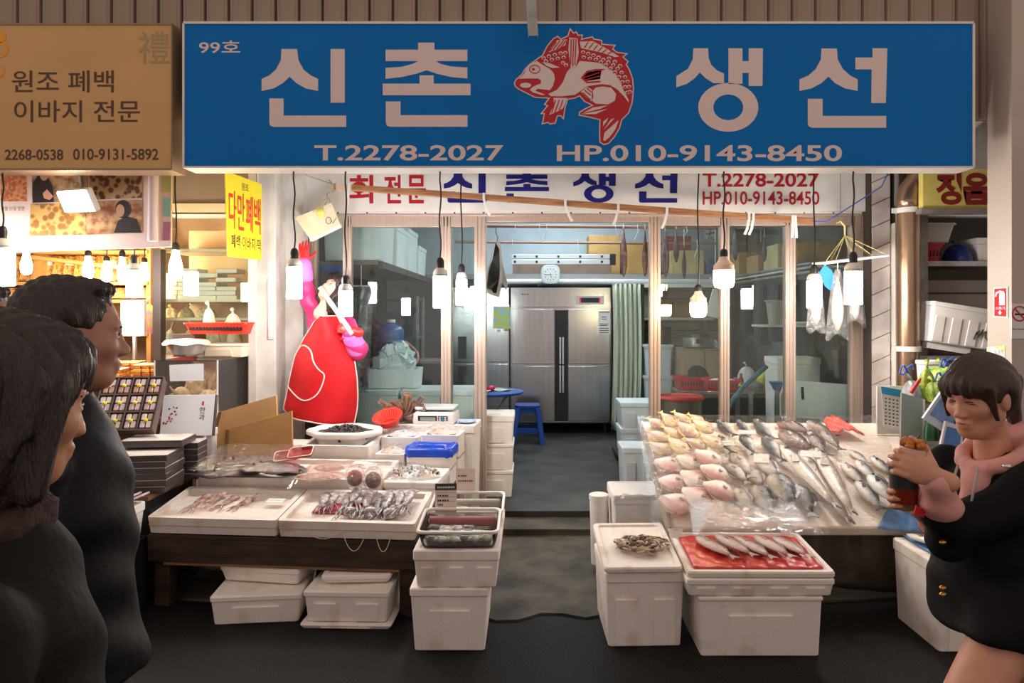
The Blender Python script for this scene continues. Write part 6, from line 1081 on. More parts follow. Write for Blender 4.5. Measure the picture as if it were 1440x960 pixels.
# pillar with safety signs
M_pil = mat('pillar_paint', (190, 176, 164), .5, var=.05, scale=3); 
pil = struct('wall_pillar_right', slab(3.07, 3.75, 4.53, 4.77, 0, 5.2), M_pil, 'square painted pillar at the right edge')
Xp = 3.07
def onp(px, py):    # a point on the pillar's left face
    Y = Xp * F / (px - VX); return Vector((Xp, Y, CH - (py - VY) / F * Y))
t = thing('extinguisher_sign', 'red fire extinguisher sign with white bottle and arrow on the pillar', 'sign', onp(1408, 446)); fP = lambda o: (lambda x, y: tuple(onp(x, y) + Vector((-o, 0, 0))))
MB().poly([[(1398, 404), (1418.5, 403), (1418.5, 447), (1398, 446)]], fP(.006), (.006, 0, 0)).build('frame', M_aluw, t, None, True); MB().poly([[(1400, 406), (1416.5, 405), (1416.5, 445), (1400, 444)]], fP(.008), (.003, 0, 0)).build('plate', mat('safety_red', (196, 20, 30), .4), t, None, True)
MB().poly([[(1407, 413), (1409, 409), (1413, 409), (1415, 413), (1415, 429), (1407, 429)]], fP(.009)).build('bottle_shape', M_white, t, None, True); MB().poly([[(1402, 411), (1409, 408), (1409, 410), (1404, 413), (1403, 417), (1401, 417)]], fP(.009)).build('hose_shape', M_white, t, None, True); MB().poly([[(1407, 436.5), (1409, 436.5), (1409, 439), (1411, 439), (1408, 443), (1405, 439), (1407, 439)]], fP(.009)).build('arrow_shape', M_white, t, None, True)
text('소화기', 1401.5, 1415, 431, 435.5, fP(.009), M_white, t, .01)
t = thing('no_smoking_sign', 'white no smoking sign on the front of the pillar', 'sign', W(1436, 476, 4.53)); fQ = lambda o: (lambda x, y: tuple(W(x, y, 4.53 - o))); MB().poly([[(1422.6, 427), (1450, 427), (1450, 476), (1422.6, 476)]], fQ(.005), (0, .005, 0)).build('plate', M_lbl, t, None, True)
MB().poly([ring(1434, 441, 11, 11), ring(1434, 441, 9, 9)], fQ(.007)).build('ring', mat('safety_red', (196, 20, 30), .4), t, None, True); MB().poly([[(1426, 434), (1427.5, 432.5), (1442, 448), (1440.5, 449.5)]], fQ(.008)).build('slash', MATS['safety_red'], t, None, True); MB().poly([[(1427, 440.5), (1441, 440.5), (1441, 443), (1427, 443)]], fQ(.0065)).build('cigarette', M_dk, t, None, True); text('No Smoking', 1424, 1446, 461, 465, fQ(.006), M_dk, t)
t = thing('yellow_notice', 'yellow printed notice pasted low on the pillar', 'notice', onp(1402, 520)); MB().poly([[(1388.5, 488), (1414, 486), (1414, 520), (1388.5, 520)]], fP(.004), (.004, 0, 0)).build('sheet', mat('notice_yellow', (232, 214, 110), .5, col2=(236, 232, 220), scale=12, lo=.4, hi=.5), t, None, True); MB().poly([[(1400, 492), (1412, 491), (1412, 512), (1400, 512)]], fP(.006), (.002, 0, 0)).build('picture', mat('notice_print', (190, 196, 190), .5, var=.4, scale=40), t, None, True)
# pale roof pieces between sign and pillar
struct('trim_10', MB().add([W(1366, 120, 5.0), W(1395, 118, 5.0), W(1395, 160, 5.4), W(1366, 185, 5.4), W(1366, 122, 5.02) + Vector((0, 0, .05)), W(1395, 120, 5.02) + Vector((0, 0, .05)), W(1395, 160, 5.4) + Vector((0, 0, .05)), W(1366, 185, 5.4) + Vector((0, 0, .05))], [(0, 1, 2, 3), (7, 6, 5, 4), (0, 4, 5, 1), (1, 5, 6, 2), (2, 6, 7, 3), (3, 7, 4, 0)]), M_aluw, 'pale sloping roof panel between sign and pillar')
struct('wall_neighbour_upper', slab(2.9, 4.2, 5.6, 5.66, 2.5, 3.2), M_wallw, 'pale wall panel above the yellow sign')
# ================================================================ sweets shop on the left
M_cream = mat('warm_cream_wall', (226, 196, 150), .6, var=.08, scale=3); M_shw = mat('shelf_wood', (206, 158, 98), .5, var=.12, scale=5, stretch=(.5, 4, 4))
struct('wall_sweets_back', slab(-6.2, -2.12, 7.4, 7.5, 0, 3.2), M_cream, 'warm lit back wall of the sweets shop'); struct('wall_sweets_side', slab(-2.20, -2.13, 5.62, 7.4, 0, 3.2), M_cream, 'warm lit side wall of the sweets shop'); struct('wall_sweets_left', slab(-6.3, -6.2, 4.8, 7.5, 0, 3.2), M_cream, 'far left wall of the sweets shop')
struct('ceiling_sweets', slab(-6.3, -5.1, 4.8, 7.5, 3.14, 3.22), M_aluw, 'ceiling piece over the sweets shop')
t = thing('header_box', 'grey duct box with pale beam behind the yellow hanging sign', 'duct', W(290, 300, 5.7)); rect(236, 372, 200, 286, 5.7, .2).build('panel', mat('grey_panel', (130, 118, 104), .6, var=.1, scale=4), t, world=True); rect(236, 372, 286, 298, 5.66, .25).build('beam', mat('cream_beam', (214, 190, 160), .6, var=.1), t, world=True); rect(236, 372, 301, 305, 5.68, .1).build('rail', M_aluw, t, world=True); rect(236, 240, 298, 320, 5.7, .1).build('hanger', M_gals, t, world=True); rect(366, 370, 298, 320, 5.7, .1).build('hanger', M_gals, t, world=True)
# printed banner with photographs
YBn = 4.92
t = thing('photo_banner', 'wide printed banner with food photographs under the beige sign', 'banner', W(110, 352, YBn)); fB = lambda o: (lambda x, y: tuple(W(x, y, YBn - o)))
MB().poly([[(-80, 225), (241, 225), (240, 347), (-80, 358)]], fB(0), (0, .02, 0)).build('sheet', mat('banner_pink', (236, 214, 206), .5, var=.04, scale=3), t, None, True)
PH = [mat('photo%d' % i, c, .45, col2=c2, scale=s_, lo=.4, hi=.62, tex=tx, detail=6) for i, (c, c2, s_, tx) in enumerate((((206, 174, 130), (120, 86, 60), 14, 'noise'), ((190, 160, 120), (96, 60, 44), 26, 'voronoi'), ((214, 170, 100), (150, 104, 56), 22, 'voronoi'), ((200, 160, 116), (140, 84, 56), 16, 'noise'), ((196, 108, 70), (226, 160, 110), 60, 'cells')))]
for i, pg in enumerate(([(45, 225), (124, 225), (124, 283), (45, 285)], [(126, 225), (200, 225), (200, 278), (126, 281)], [(43, 287), (120, 285), (121, 330), (41, 332)], [(122, 284), (200, 281), (200, 327), (122, 330)], [(0, 225), (37, 225), (38, 283), (1, 283)])): MB().poly([pg], fB(.003), (0, .001, 0)).build('photo', PH[i], t, None, True)
M_pk = mat('print_dark', (40, 36, 40), .5); M_psk = mat('print_skin', (206, 156, 130), .5)
MB().poly([[(46, 285), (46, 258), (53, 247), (66, 247), (74, 262), (76, 284)]], fB(.005)).build('printed_jacket', M_pk, t, None, True); MB().poly([ring(62, 246, 6, 8, 14)], fB(.006)).build('printed_face', M_psk, t, None, True); MB().poly([[(60, 272), (66, 266), (75, 276), (70, 281), (62, 279)]], fB(.006)).build('printed_hand', M_psk, t, None, True)
MB().poly([[(160, 327), (166, 310), (178, 304), (192, 308), (199, 327)]], fB(.005)).build('printed_jacket', M_pk, t, None, True); MB().poly([ring(173, 294, 11, 13, 16)], fB(.005)).build('printed_hair', M_pk, t, None, True); MB().poly([ring(169, 296, 6, 9, 14)], fB(.006)).build('printed_face', M_psk, t, None, True)
text('12월 21일 방영', 2, 34, 290, 296, fB(.003), M_brown, t); MB().tube([W(216, 225, YBn - .04), W(215, 339, YBn - .04)], .034, 14).build('rolled_edge', mat('banner_roll', (226, 206, 206), .5), t, world=True)
MB().tube([W(-60, 225, YBn), W(-60, 225, YBn) + Vector((0, -.15, 0))], .01, 6).tube([W(200, 225, YBn), W(200, 225, YBn) + Vector((0, -.15, 0))], .01, 6).build('bracket', M_gals, t, world=True)
for i, (x, c) in enumerate(((226, (196, 206, 120)), (228, (150, 206, 196)), (228, (190, 120, 150)))): MB().poly([[(x + 2, 244 + i * 34), (240, 244 + i * 34), (239, 270 + i * 34), (x + 1, 270 + i * 34)]], fB(.003), (0, .001, 0)).build('coloured_strip', mat('strip%d' % i, c, .5), t, None, True)
# yellow hanging sign, seen at an angle
t = thing('yellow_sign', 'yellow hanging sign with red Korean lettering beside the pillar', 'sign', W(345, 362, 5.1)); A1, A2 = W(317, 240, 4.78), W(368, 258, 5.28)
def fH(o): return lambda x, y: tuple(Vector((A1.x + (A2.x - A1.x) * (x - 317) / 51, A1.y + (A2.y - A1.y) * (x - 317) / 51 , CH + (VY - 240) / F * 4.78 - (y - 240) * .00485)) + Vector((A2.y - A1.y, -(A2.x - A1.x), 0)).normalized() * o)
MB().poly([[(317, 240), (368, 240), (368, 356), (320, 358)]], fH(0), (-.01, .006, 0)).build('board', mat('bright_yellow', (244, 226, 40), .45, var=.05, scale=3), t, None, True)
M_sr = mat('sign_red', (206, 56, 40), .5); text('원조', 338, 348, 248, 259, fH(.003), M_brown, t); 
for i, ch in enumerate('다만폐백'): text(ch, 321 + i * 11.6, 331 + i * 11.6, 264, 318, fH(.003), M_sr, t, .012, 'letter')
text('폐백·이바지·떡', 324, 366, 325, 345, fH(.003), M_brown, t, .006); MB().tube([fH(0)(322, 240), Vector(fH(0)(322, 240)) + Vector((0, 0, .5))], .004, 5).tube([fH(0)(360, 240), Vector(fH(0)(360, 240)) + Vector((0, 0, .5))], .004, 5).build('wire', M_gals, t, world=True)
# back shelving with packets of sweets
sh = thing('sweets_shelf', 'wide wooden shelving with packets along the back of the sweets shop', 'shelf', W(110, 640, 6.9))
for y in (352, 396, 421, 468): a = W(-80, y, 6.6); MB().box(-5.6, -3.55, 6.6, 7.38, a.z - .03, a.z).build('shelf_board', M_shw, sh, world=True)
for x in (-5.6, -4.6, -3.55): MB().box(x - .02, x + .02, 6.62, 7.38, 0, 2.3).build('upright', M_shw, sh, world=True)
MB().tube([W(40, 361, 6.5), W(180, 377, 6.5)], .02, 8).build('front_pole', M_shw, sh, world=True); MB().box(-5.0, -4.98, 6.5, 6.62, 2.0, 2.1).build('pole_hook', M_gals, sh, world=True)
PK = [mat('packet%d' % i, c, .35, col2=c2, scale=s_, lo=.4, hi=.6, tex='voronoi') for i, (c, c2, s_) in enumerate((((216, 160, 80), (150, 96, 40), 40), ((226, 186, 110), (170, 110, 56), 60), ((190, 130, 74), (120, 76, 44), 50), ((236, 206, 150), (190, 140, 90), 45), ((214, 120, 60), (236, 190, 110), 50), ((180, 160, 140), (110, 90, 80), 40)))]
pm = MB().rbox(.15, .05, .24, .008).mesh('packet')
for k, (y, n, x0, sp, nm) in enumerate(((396, 13, 20, 15, 'upper'), (421, 13, 15, 15.3, 'lower'))):
    z = W(0, y, 6.6).z
    for i in range(n):
        t = thing('sweets_packet', 'golden sweets packet number %s from the left on the %s shelf' % (('one', 'two', 'three', 'four', 'five', 'six', 'seven', 'eight', 'nine', 'ten', 'eleven', 'twelve', 'thirteen')[i], nm), 'packet', (W(x0 + i * sp, 0, 6.75).x, 6.75, z + (.012)), 0, 'packets on the %s sweets shelf' % nm); t.rotation_euler = (-.12, .10 if k == 0 else 0, .5); t.scale = (.62, .8, 1.0 if k == 0 else .42)
        link('pack', pm, PK[(i * 3 + k) % 6], t); MB().box(-.055, .055, -.028, -.0255, .15, .20).build('pack_label', M_lbl if i % 2 else M_or, t, None)
for i, (x, c) in enumerate(((150, (120, 180, 60)), (166, (226, 206, 60)), (182, (236, 236, 226)), (200, (226, 200, 90)))):
    one('snack_bag', MB().grid(lambda u, v: ((u - .5) * .095, -.05 * math.sin(u * PI) * math.sin(v * PI), v * .2 + .002), 8, 8), mat('snack%d' % i, c, .3, var=.3, scale=20), ('green snack bag on the top shelf under the banner', 'yellow snack bag on the top shelf under the banner', 'white snack bag on the top shelf under the banner', 'ochre snack bag at the right end of the top shelf')[i], 'bag', (W(x, 0, 6.7).x, 6.72, W(0, 352, 6.6).z + .002), smooth=180, solid=.01, group='snack bags on the top shelf')
lump('pink and white flower bunch beside the dark post', 205, 466, 6.2, .12, .26, mat('flowers_pink', (226, 160, 196), .5, col2=(196, 206, 90), scale=18, lo=.4, hi=.55, bump=.6), 'flowers', 'flower_bunch', 'decor in the sweets shop', z=W(0, 468, 6.6).z)
# counters
M_ctr = mat('counter_wood', (120, 84, 56), .5, var=.2, scale=4)
ct = thing('sweets_counter', 'brown counter carrying trays of golden sweets', 'counter', (-3.45, 5.5, 0)); MB().box(-1.3, .52, -.25, .46, 0, 1.08).build('body', M_ctr, ct); MB().box(-1.32, .54, -.27, .48, 1.08, 1.11).build('top', mat('counter_edge', (150, 110, 84), .4), ct)
M_gold = [mat('gold_sweet%d' % i, c, .3, col2=c2, scale=60, bump=.5, bscale=90) for i, (c, c2) in enumerate((((226, 150, 50), (160, 84, 20)), ((196, 110, 50), (130, 66, 24)), ((236, 190, 100), (180, 110, 50))))]
for k, (px, Y, n, lb) in enumerate(((152, 5.32, 4, 'flat stack of reddish golden sweet bars at the front'), (178, 5.68, 5, 'stack of bright orange sweet bars behind the front stack'), (218, 5.42, 5, 'stack of pale golden sweet bars nearest the dark post'), (120, 5.6, 5, 'stack of golden sweet bars behind the man'))):
    t = thing('sweet_bar_stack', lb, 'sweets', (W(px, 0, Y).x, Y, 1.11), .25, 'stacks of sweet bars')
    for j in range(n):
        for i in range(4): MB().rbox(.055, .26, .028, .008).build('sweet_bar', M_gold[(k + j) % 3], t).location = ((i - 1.5) * .06 - .004 * j, .012 * j, .03 * j)
# dark post and display cabinet
struct('trim_11', rect(214.5, 226, 350, 529.5, 5.85, .08), mat('dark_steel_post', (80, 70, 66), .4, .5), 'dark steel post between shelving and display cabinet')
dc = thing('display_cabinet', 'glass display cabinet stacked with pale gift cartons', 'cabinet', W(295, 640, 6.3)); 
for y in (351, 421, 447, 500): a = W(0, y, 6.05); MB().box(W(226, 0, 6.0).x, -2.22, 6.0, 6.5, a.z - .02, a.z).build('shelf_board', mat('cabinet_edge', (226, 206, 176), .4), dc, world=True)
MB().box(W(226, 0, 6.0).x, -2.22, 6.5, 6.53, 0, 2.4).build('back_panel', M_cream, dc, world=True)
for x in (226, 356): a = W(x, 0, 6.0).x; MB().box(a, a + .03, 6.0, 6.03, 0, 2.4).build('corner_post', mat('cabinet_edge', (226, 206, 176), .4), dc, world=True)
MB().box(W(229, 0, 6.0).x, -2.24, 5.99, 5.995, 1.3, 2.2).build('pane', M_glass, dc, None, True); MB().box(W(226, 0, 6.0).x, -2.22, 6.0, 6.5, 0, 1.25).build('base', M_ctr, dc, world=True)
z0 = W(0, 421, 6.05).z; k = 0; gm = MB().rbox(.17, .22, .036, .004).mesh('gift_carton')
for c_ in range(4):
    for j in range(6):
        o = link('gift_carton', gm, [M_lbl, mat('carton_cream', (236, 222, 196), .5), mat('carton_grey', (206, 196, 186), .5)][(c_ + j) % 3]); o.location = (W(243 + c_ * 27, 0, 6.2).x, 6.22, z0 + .17 + j * .038 if False else z0 + j * .038); o.rotation_euler = (0, 0, .06 * ((j * 7 + c_ * 3) % 5 - 2) * .5)
        tag(o, 'pale gift carton in the cabinet, %s from below in the %s stack from the left' % (('lowest', 'second', 'third', 'fourth', 'fifth', 'top')[j], ('first', 'second', 'third', 'fourth')[c_]), 'box', 'gift cartons in the display cabinet')
z1 = W(0, 447, 6.05).z; z2 = W(0, 500, 6.05).z
for i, (x, z, c) in enumerate(((240, z1, (206, 180, 130)), (262, z1, (190, 170, 120)), (290, z1, (214, 196, 150)), (240, z2, (170, 160, 140)), (268, z2, (196, 176, 136)), (300, z2, (180, 160, 130)), (330, z2, (206, 190, 160)))):
    lump('pale bag of dried goods in the cabinet, ' + ('left on the middle shelf', 'centre of the middle shelf', 'right on the middle shelf', 'far left on the bottom shelf', 'second on the bottom shelf', 'third on the bottom shelf', 'far right on the bottom shelf')[i], x, 0, 6.2, .085, .085 if z == z1 else .22, mat('dried%d' % i, c, .5, var=.4, scale=26, bump=.7), z=z, group='bags of dried goods in the cabinet')
# acrylic case with dried goods, bowl, basket on top
ac = thing('acrylic_case', 'large clear acrylic case of dried goods in front of the pillar', 'case', (-2.40, 5.20, .916)); M_acr = film('acrylic', (250, 246, 240), .02, .03, .05, 0, ior=1.15); MB().box(-.19, .22, .29, .312, .0, .39).build('back_panel', mat('case_brightener', (232, 206, 176), .6), ac); MB().box(-.19, .22, -.26, .29, .0, .01).build('floor_panel', MATS['case_brightener'], ac)  # cream back and floor panels are added to brighten the inside of the case
mb = MB(); x0, x1, y0, y1, h = -.20, .235, -.27, .32, .40
mb.box(x0, x1, y0, y0 + .006, 0, h).box(x1 - .006, x1, y0 + .006, y1, 0, h).box(x0, x0 + .006, y0 + .006, y1, 0, h).box(x0 + .006, x1 - .006, y1 - .006, y1, 0, h).box(x0, x1, y0, y1, h, h + .006)
for nm, bx_ in (('front_pane', (x0, x1, y0, y0 + .006, 0, h)), ('side_pane', (x1 - .006, x1, y0 + .006, y1, 0, h)), ('side_pane', (x0, x0 + .006, y0 + .006, y1, 0, h)), ('top_pane', (x0, x1, y0, y1, h, h + .006))): MB().box(*bx_).build(nm, M_acr, ac, None)
for x, y in ((x0, y0), (x1, y0), (x1, y1)): MB().box(x - .004, x + .004, y - .004, y + .004, 0, h + .006).build('edge_strip', mat('acrylic_edge', (236, 232, 224), .3), ac)
MB().poly([[(238, 513), (286, 511), (286, 535), (239, 536)]], lambda x, y: tuple(W(x, y, 4.923)), (0, .003, 0)).build('notice', mat('notice_white', (244, 246, 250), .5), ac, None, True)
for i, (x, y, rx, rz_, c, lb) in enumerate(((-2.48, 5.06, .08, .20, (206, 190, 160), 'front left clump of pale dried fish in the acrylic case'), (-2.29, 5.06, .08, .18, (226, 214, 190), 'front right clump of white dried fish in the acrylic case'), (-2.29, 5.30, .09, .32, (190, 150, 130), 'tall pinkish bag of dried goods in the acrylic case'), (-2.48, 5.30, .085, .30, (196, 176, 150), 'back left bag of dried goods in the acrylic case'))):
    p = Vector((x, y, .928)); t = thing('dried_goods', lb, 'dried goods', p, group='dried goods in the acrylic case'); r_ = random.Random(i); m = mat('dgoods%d' % i, c, .5, var=.35, scale=30, bump=.8, bscale=30)
    MB().ell((0, 0, rz_ * .5), (rx * .9, rx * .8, rz_ * .5), 16, 8).build('heap', m, t, 180)
    for q in range(16): a = r_.uniform(0, 6.3); MB().tube([(math.cos(a) * rx * .5, math.sin(a) * rx * .5, rz_ * r_.uniform(.2, .8)), (math.cos(a) * rx * .95, math.sin(a) * rx * .9, rz_ * r_.uniform(.4, 1.05))], [.012, .004], 5).build('strip', m, t, 180)
tb = thing('case_table', 'plain wooden stand under the acrylic case', 'table', (-2.38, 5.23, 0)); MB().box(-.28, .24, -.30, .34, .88, .914).build('tabletop', M_ctr, tb)
for x in (-.25, .19):
    for y in (-.27, .28): MB().box(x, x + .04, y, y + .04, 0, .88).build('leg', M_ctr, tb)
bo = thing('steel_bowl', 'steel bowl covered with plastic on the acrylic case', 'bowl', (-2.455, 5.09, 1.324)); MB().lathe([(.06, 0), (.10, .02), (.14, .10), (.145, .105), (.135, .10), (.095, .025)], 28, cap1=False).build('bowl', mat('bowl_steel', (226, 226, 228), .3, .8), bo)
MB().grid(lambda u, v: ((.16 * v) * math.cos(u * 2 * PI), (.16 * v) * math.sin(u * 2 * PI), .112 + .02 * (1 - v) - .03 * max(0, v - .85) * 5 + .006 * math.sin(u * 37) * v), 40, 8).build('plastic_cover', mat('white_plastic_thin', (240, 228, 210), .3, bump=.4), bo, 180)
bx2 = foam_box('cream flat box under the red basket', (-2.29, 5.36, 1.324), .36, .26, .10, 0, .02, None, mat('cream_box', (240, 222, 196), .6), 1)
bk2 = basket('orange red slotted basket of wrapped food on the cream box', (-2.31, 5.36, 1.427), .46, .28, .085, mat('basket_orange_red', (232, 60, 40), .4), 0, 16)
lump('bag of pink wrapped food heaped in the orange red basket', 0, 0, 5.32, .09, .14, mat('wrapped_pink', (240, 206, 184), .35, col2=(226, 150, 120), scale=26, bump=.6), z=1.43, group='bags in the orange red basket').location = (-2.24, 5.36, 1.436); lump('cream bag beside the pink wrapped food', 0, 0, 5.3, .065, .18, mat('wrapped_cream', (240, 226, 200), .35, var=.1, bump=.5), z=1.43, group='bags in the orange red basket').location = (-2.42, 5.36, 1.436)
t = thing('gift_box', 'red box with a dark lid left of the cream box', 'box', (-2.555, 5.38, 1.324)); MB().box(-.1, .06, -.09, .09, 0, .09).build('body', mat('box_red', (186, 40, 40), .4), t, bevel=.003); MB().box(-.104, .064, -.094, .094, .09, .17).build('lid', mat('box_dark', (86, 74, 70), .4), t, bevel=.003)
# flattened cartons leaning by the pillar
for i, (pts, Y, lb, c) in enumerate((([(305, 604), (312, 578), (388, 556), (390, 606), (390, 672), (306, 672)], 4.875, 'flattened carton leaning behind the front one', (196, 152, 100)), ([(318, 676), (322, 603), (410, 578), (411, 640), (411, 676)], 4.82, 'flattened brown carton leaning nearest the stall', (186, 140, 84)))):
    t = thing('flat_carton', lb, 'cardboard', W(360, 640, Y), group='flattened cartons by the pillar'); m = mat('cardboard%d' % i, c, .7, var=.12, scale=5)
    MB().poly([pts], lambda x, y: tuple(W(x, y, Y)), (0, .025, 0)).build('sheet', m, t, None, True)
    for k in range(3): MB().poly([[(pts[0][0] - 5 + k * 1.4, pts[0][1] - 2), (pts[1][0] - 5 + k * 1.4, pts[1][1] + 1), (pts[1][0] - 4 + k * 1.4, pts[1][1] + 1), (pts[0][0] - 4 + k * 1.4, pts[0][1] - 2)]], lambda x, y: tuple(W(x, y, Y - .005)), (0, .03, 0)).build('ply', mat('cardboard_edge', (130, 92, 56), .7), t, None, True)
# ---- front table of gift boxes
ft = thing('gift_table', 'dark crate table in front of the sweets shop', 'table', (-2.62, 4.36, 0)); MB().box(-.9, .42, -.28, .28, 0, .575).build('crate', mat('black_crate', (34, 32, 32), .5), ft); MB().box(-.92, .44, -.3, .3, .576, .6).build('top', M_ctr, ft)
for i in range(5): MB().box(.421, .43, -.26, .26, .06 + i * .1, .11 + i * .1).build('slat', mat('crate_slat', (60, 56, 54), .5), ft)
M_gbk = mat('gift_dark', (72, 66, 66), .3, var=.15, scale=10); M_gtop = mat('gift_top', (214, 206, 200), .35, col2=(150, 120, 120), scale=16, lo=.3, hi=.42)
def gift(label, p, w, d, h, rz, rot=None, group='flat gift boxes'):
    t = thing('gift_box', label, 'box', p, rz, group, rot); MB().box(-w / 2, w / 2, -d / 2, d / 2, 0, h).build('body', M_gbk, t, bevel=.002); MB().box(-w / 2 + .002, w / 2 - .002, -d / 2 + .002, d / 2 - .002, h, h + .002).build('printed_top', M_gtop, t, None); return t
zz = .602
for j in range(6): gift('flat dark gift box in the front stack, ' + ('lowest', 'second from below', 'third from below', 'fourth from below', 'fifth from below', 'top one with floral print')[j], (-2.33 + .004 * (j % 2), 4.28, zz), .37, .30, .034, .12 + .02 * (j % 3 - 1)); zz += .0365
z3 = .602
for j in range(6): gift('flat grey gift box in the rear stack, ' + ('lowest', 'second from below', 'third from below', 'fourth from below', 'fifth from below', 'top one')[j], (-2.27, 4.548 + .003 * (j % 2), z3), .34, .17, .036, .10); z3 += .0385
gift('single gift box lying askew on both stacks', (-2.31, 4.43, max(zz, z3) + .002), .36, .24, .04, .10)
t = thing('gift_box', 'white upright gift box with a plum blossom print', 'box', (-2.255, 4.66, .845), group='flat gift boxes'); t.rotation_euler = (-.26, 0, .10); MB().box(-.165, .165, 0, .035, 0, .27).build('lid', mat('gift_white', (232, 232, 238), .35), t, bevel=.002); MB().box(.165, .172, 0, .037, 0, .27).build('spine', M_gbk, t)
r_ = random.Random(2)
for q in range(16): x, z = -.12 + r_.uniform(-.03, .05) , .13 + r_.uniform(-.05, .06); MB().ell((x, -.001, z), (.006, .001, .006), 8, 4).build('blossom', mat('blossom_pink', (206, 60, 90), .5) if q % 2 else M_dk, t)
for i, ch in enumerate(('한', '과')):
    v, f = text_pts(ch, .0); MB().add([(.07 + p[0] * .045, -.0012, .15 - i * .045 + p[1] * .045) for p in v], f).build('lettering', M_dk, t, None)
MB().box(.085, .097, -.0015, -.0005, .20, .225).build('red_seal', mat('seal_red', (200, 30, 60), .5), t, None); MB().box(-.1, .1, .036, .09, -.19, .02).build('support', M_foam, t)
# open box of sweets, four by three
ob = thing('sweets_box', 'open slanted box showing twelve compartments of sweets', 'sweets box', (-2.55, 4.52, 1.07)); ob.rotation_euler = (.98, .0, .14); w_, d_ = .36, .37
MB().box(-w_ / 2, w_ / 2, -d_ / 2, d_ / 2, -.06, 0).build('tray', mat('sweets_tray', (96, 78, 72), .4), ob, bevel=.002)
for i in range(5): MB().box(-w_ / 2 + i * w_ / 4 - .004, -w_ / 2 + i * w_ / 4 + .004, -d_ / 2, d_ / 2, 0, .022).build('divider', mat('sweets_tray', (96, 78, 72), .4), ob)
for j in range(4): MB().box(-w_ / 2, w_ / 2, -d_ / 2 + j * d_ / 3 - .004, -d_ / 2 + j * d_ / 3 + .004, 0, .022).build('divider', mat('sweets_tray', (96, 78, 72), .4), ob)
SW = [mat('sweet%d' % i, c, .4, bump=.2) for i, c in enumerate(((226, 214, 196), (206, 176, 176), (170, 160, 140), (214, 196, 206), (190, 150, 120)))]; SY = mat('sweet_yellow', (226, 206, 60), .4)
sm_ = MB().rbox(.03, .045, .016, .006).mesh('sweet'); sy_ = MB().ell((0, 0, 0), (.014, .014, .01), 8, 5).mesh('garnish', 180)
for i in range(4):
    for j in range(3):
        cx, cy = -w_ / 2 + (i + .5) * w_ / 4, -d_ / 2 + (j + .5) * d_ / 3
        for a in (-1, 1):
            for b in (-1, 1): o = link('sweet', sm_, SW[0], ob); o.location = (cx + a * .018, cy + b * .026, .002); me = sm_.copy() if False else None; o.data = sm_; o.material_slots[0].link = 'OBJECT'; o.material_slots[0].material = SW[(i * 5 + j * 3 + a + b) % 5]
        o = link('garnish', sy_, SY, ob); o.location = (cx, cy, .022)
MB().box(-2.70, -2.46, 4.585, 4.64, .602, 1.0).build('prop', M_ctr, ob, world=True)
t = thing('gift_card', 'white card box with red seal standing left of the stacks', 'box', (-2.70, 4.30, .76)); MB().box(-.12, .1, .05, .2, -.156, .02).build('support', M_gbk, t); t.rotation_euler = (-.3, 0, .1); MB().box(-.13, .105, 0, .03, 0, .23).build('sheet', mat('gift_white', (232, 232, 238), .35), t, bevel=.002); MB().box(.105, .112, 0, .032, 0, .23).build('spine', M_gbk, t)
MB().box(.04, .052, -.0015, -.0005, .17, .195).build('red_seal', MATS['seal_red'], t, None)
for i, ch in enumerate(('한', '과')):
    v, f = text_pts(ch, .0); MB().add([(.03 + p[0] * .04, -.0012, .12 - i * .04 + p[1] * .04) for p in v], f).build('lettering', M_dk, t, None)
foam_box('white foam box below the striped packets', (-2.32, 3.88, .40), .30, .26, .19, .05, .05, None, M_foam, 1); one('black_crate', MB().tub(.34, .28, .395, .015, .02, .01, .02).box(-.17, .17, -.143, -.14, .1, .13).box(-.17, .17, -.143, -.14, .25, .28), mat('black_crate', (34, 32, 32), .5), 'black crate under the white foam box at the stall corner', 'crate', (-2.325, 3.88, .0), bevel=.003)
M_pkt = mat('striped_packet', (96, 62, 72), .2, col2=(226, 206, 206), scale=5, lo=.42, hi=.58, stretch=(16, 1, 1))
for i in range(7):
    o = one('striped_packet', MB().rbox(.10, .26, .012, .005, e=.002), M_pkt, 'shiny striped snack packet, %s in the slanting row' % ('leftmost', 'second', 'third', 'middle', 'fifth', 'sixth', 'rightmost')[i], 'packet', (-2.46 + i * .045, 3.88, .617), group='striped snack packets'); o.rotation_euler = (0, -.42, -.06)
foam_box('rear foam block between gift boxes and stall', (-2.21, 4.86, .0), .13, .07, .87, .0, .05, None, M_foam, 1)
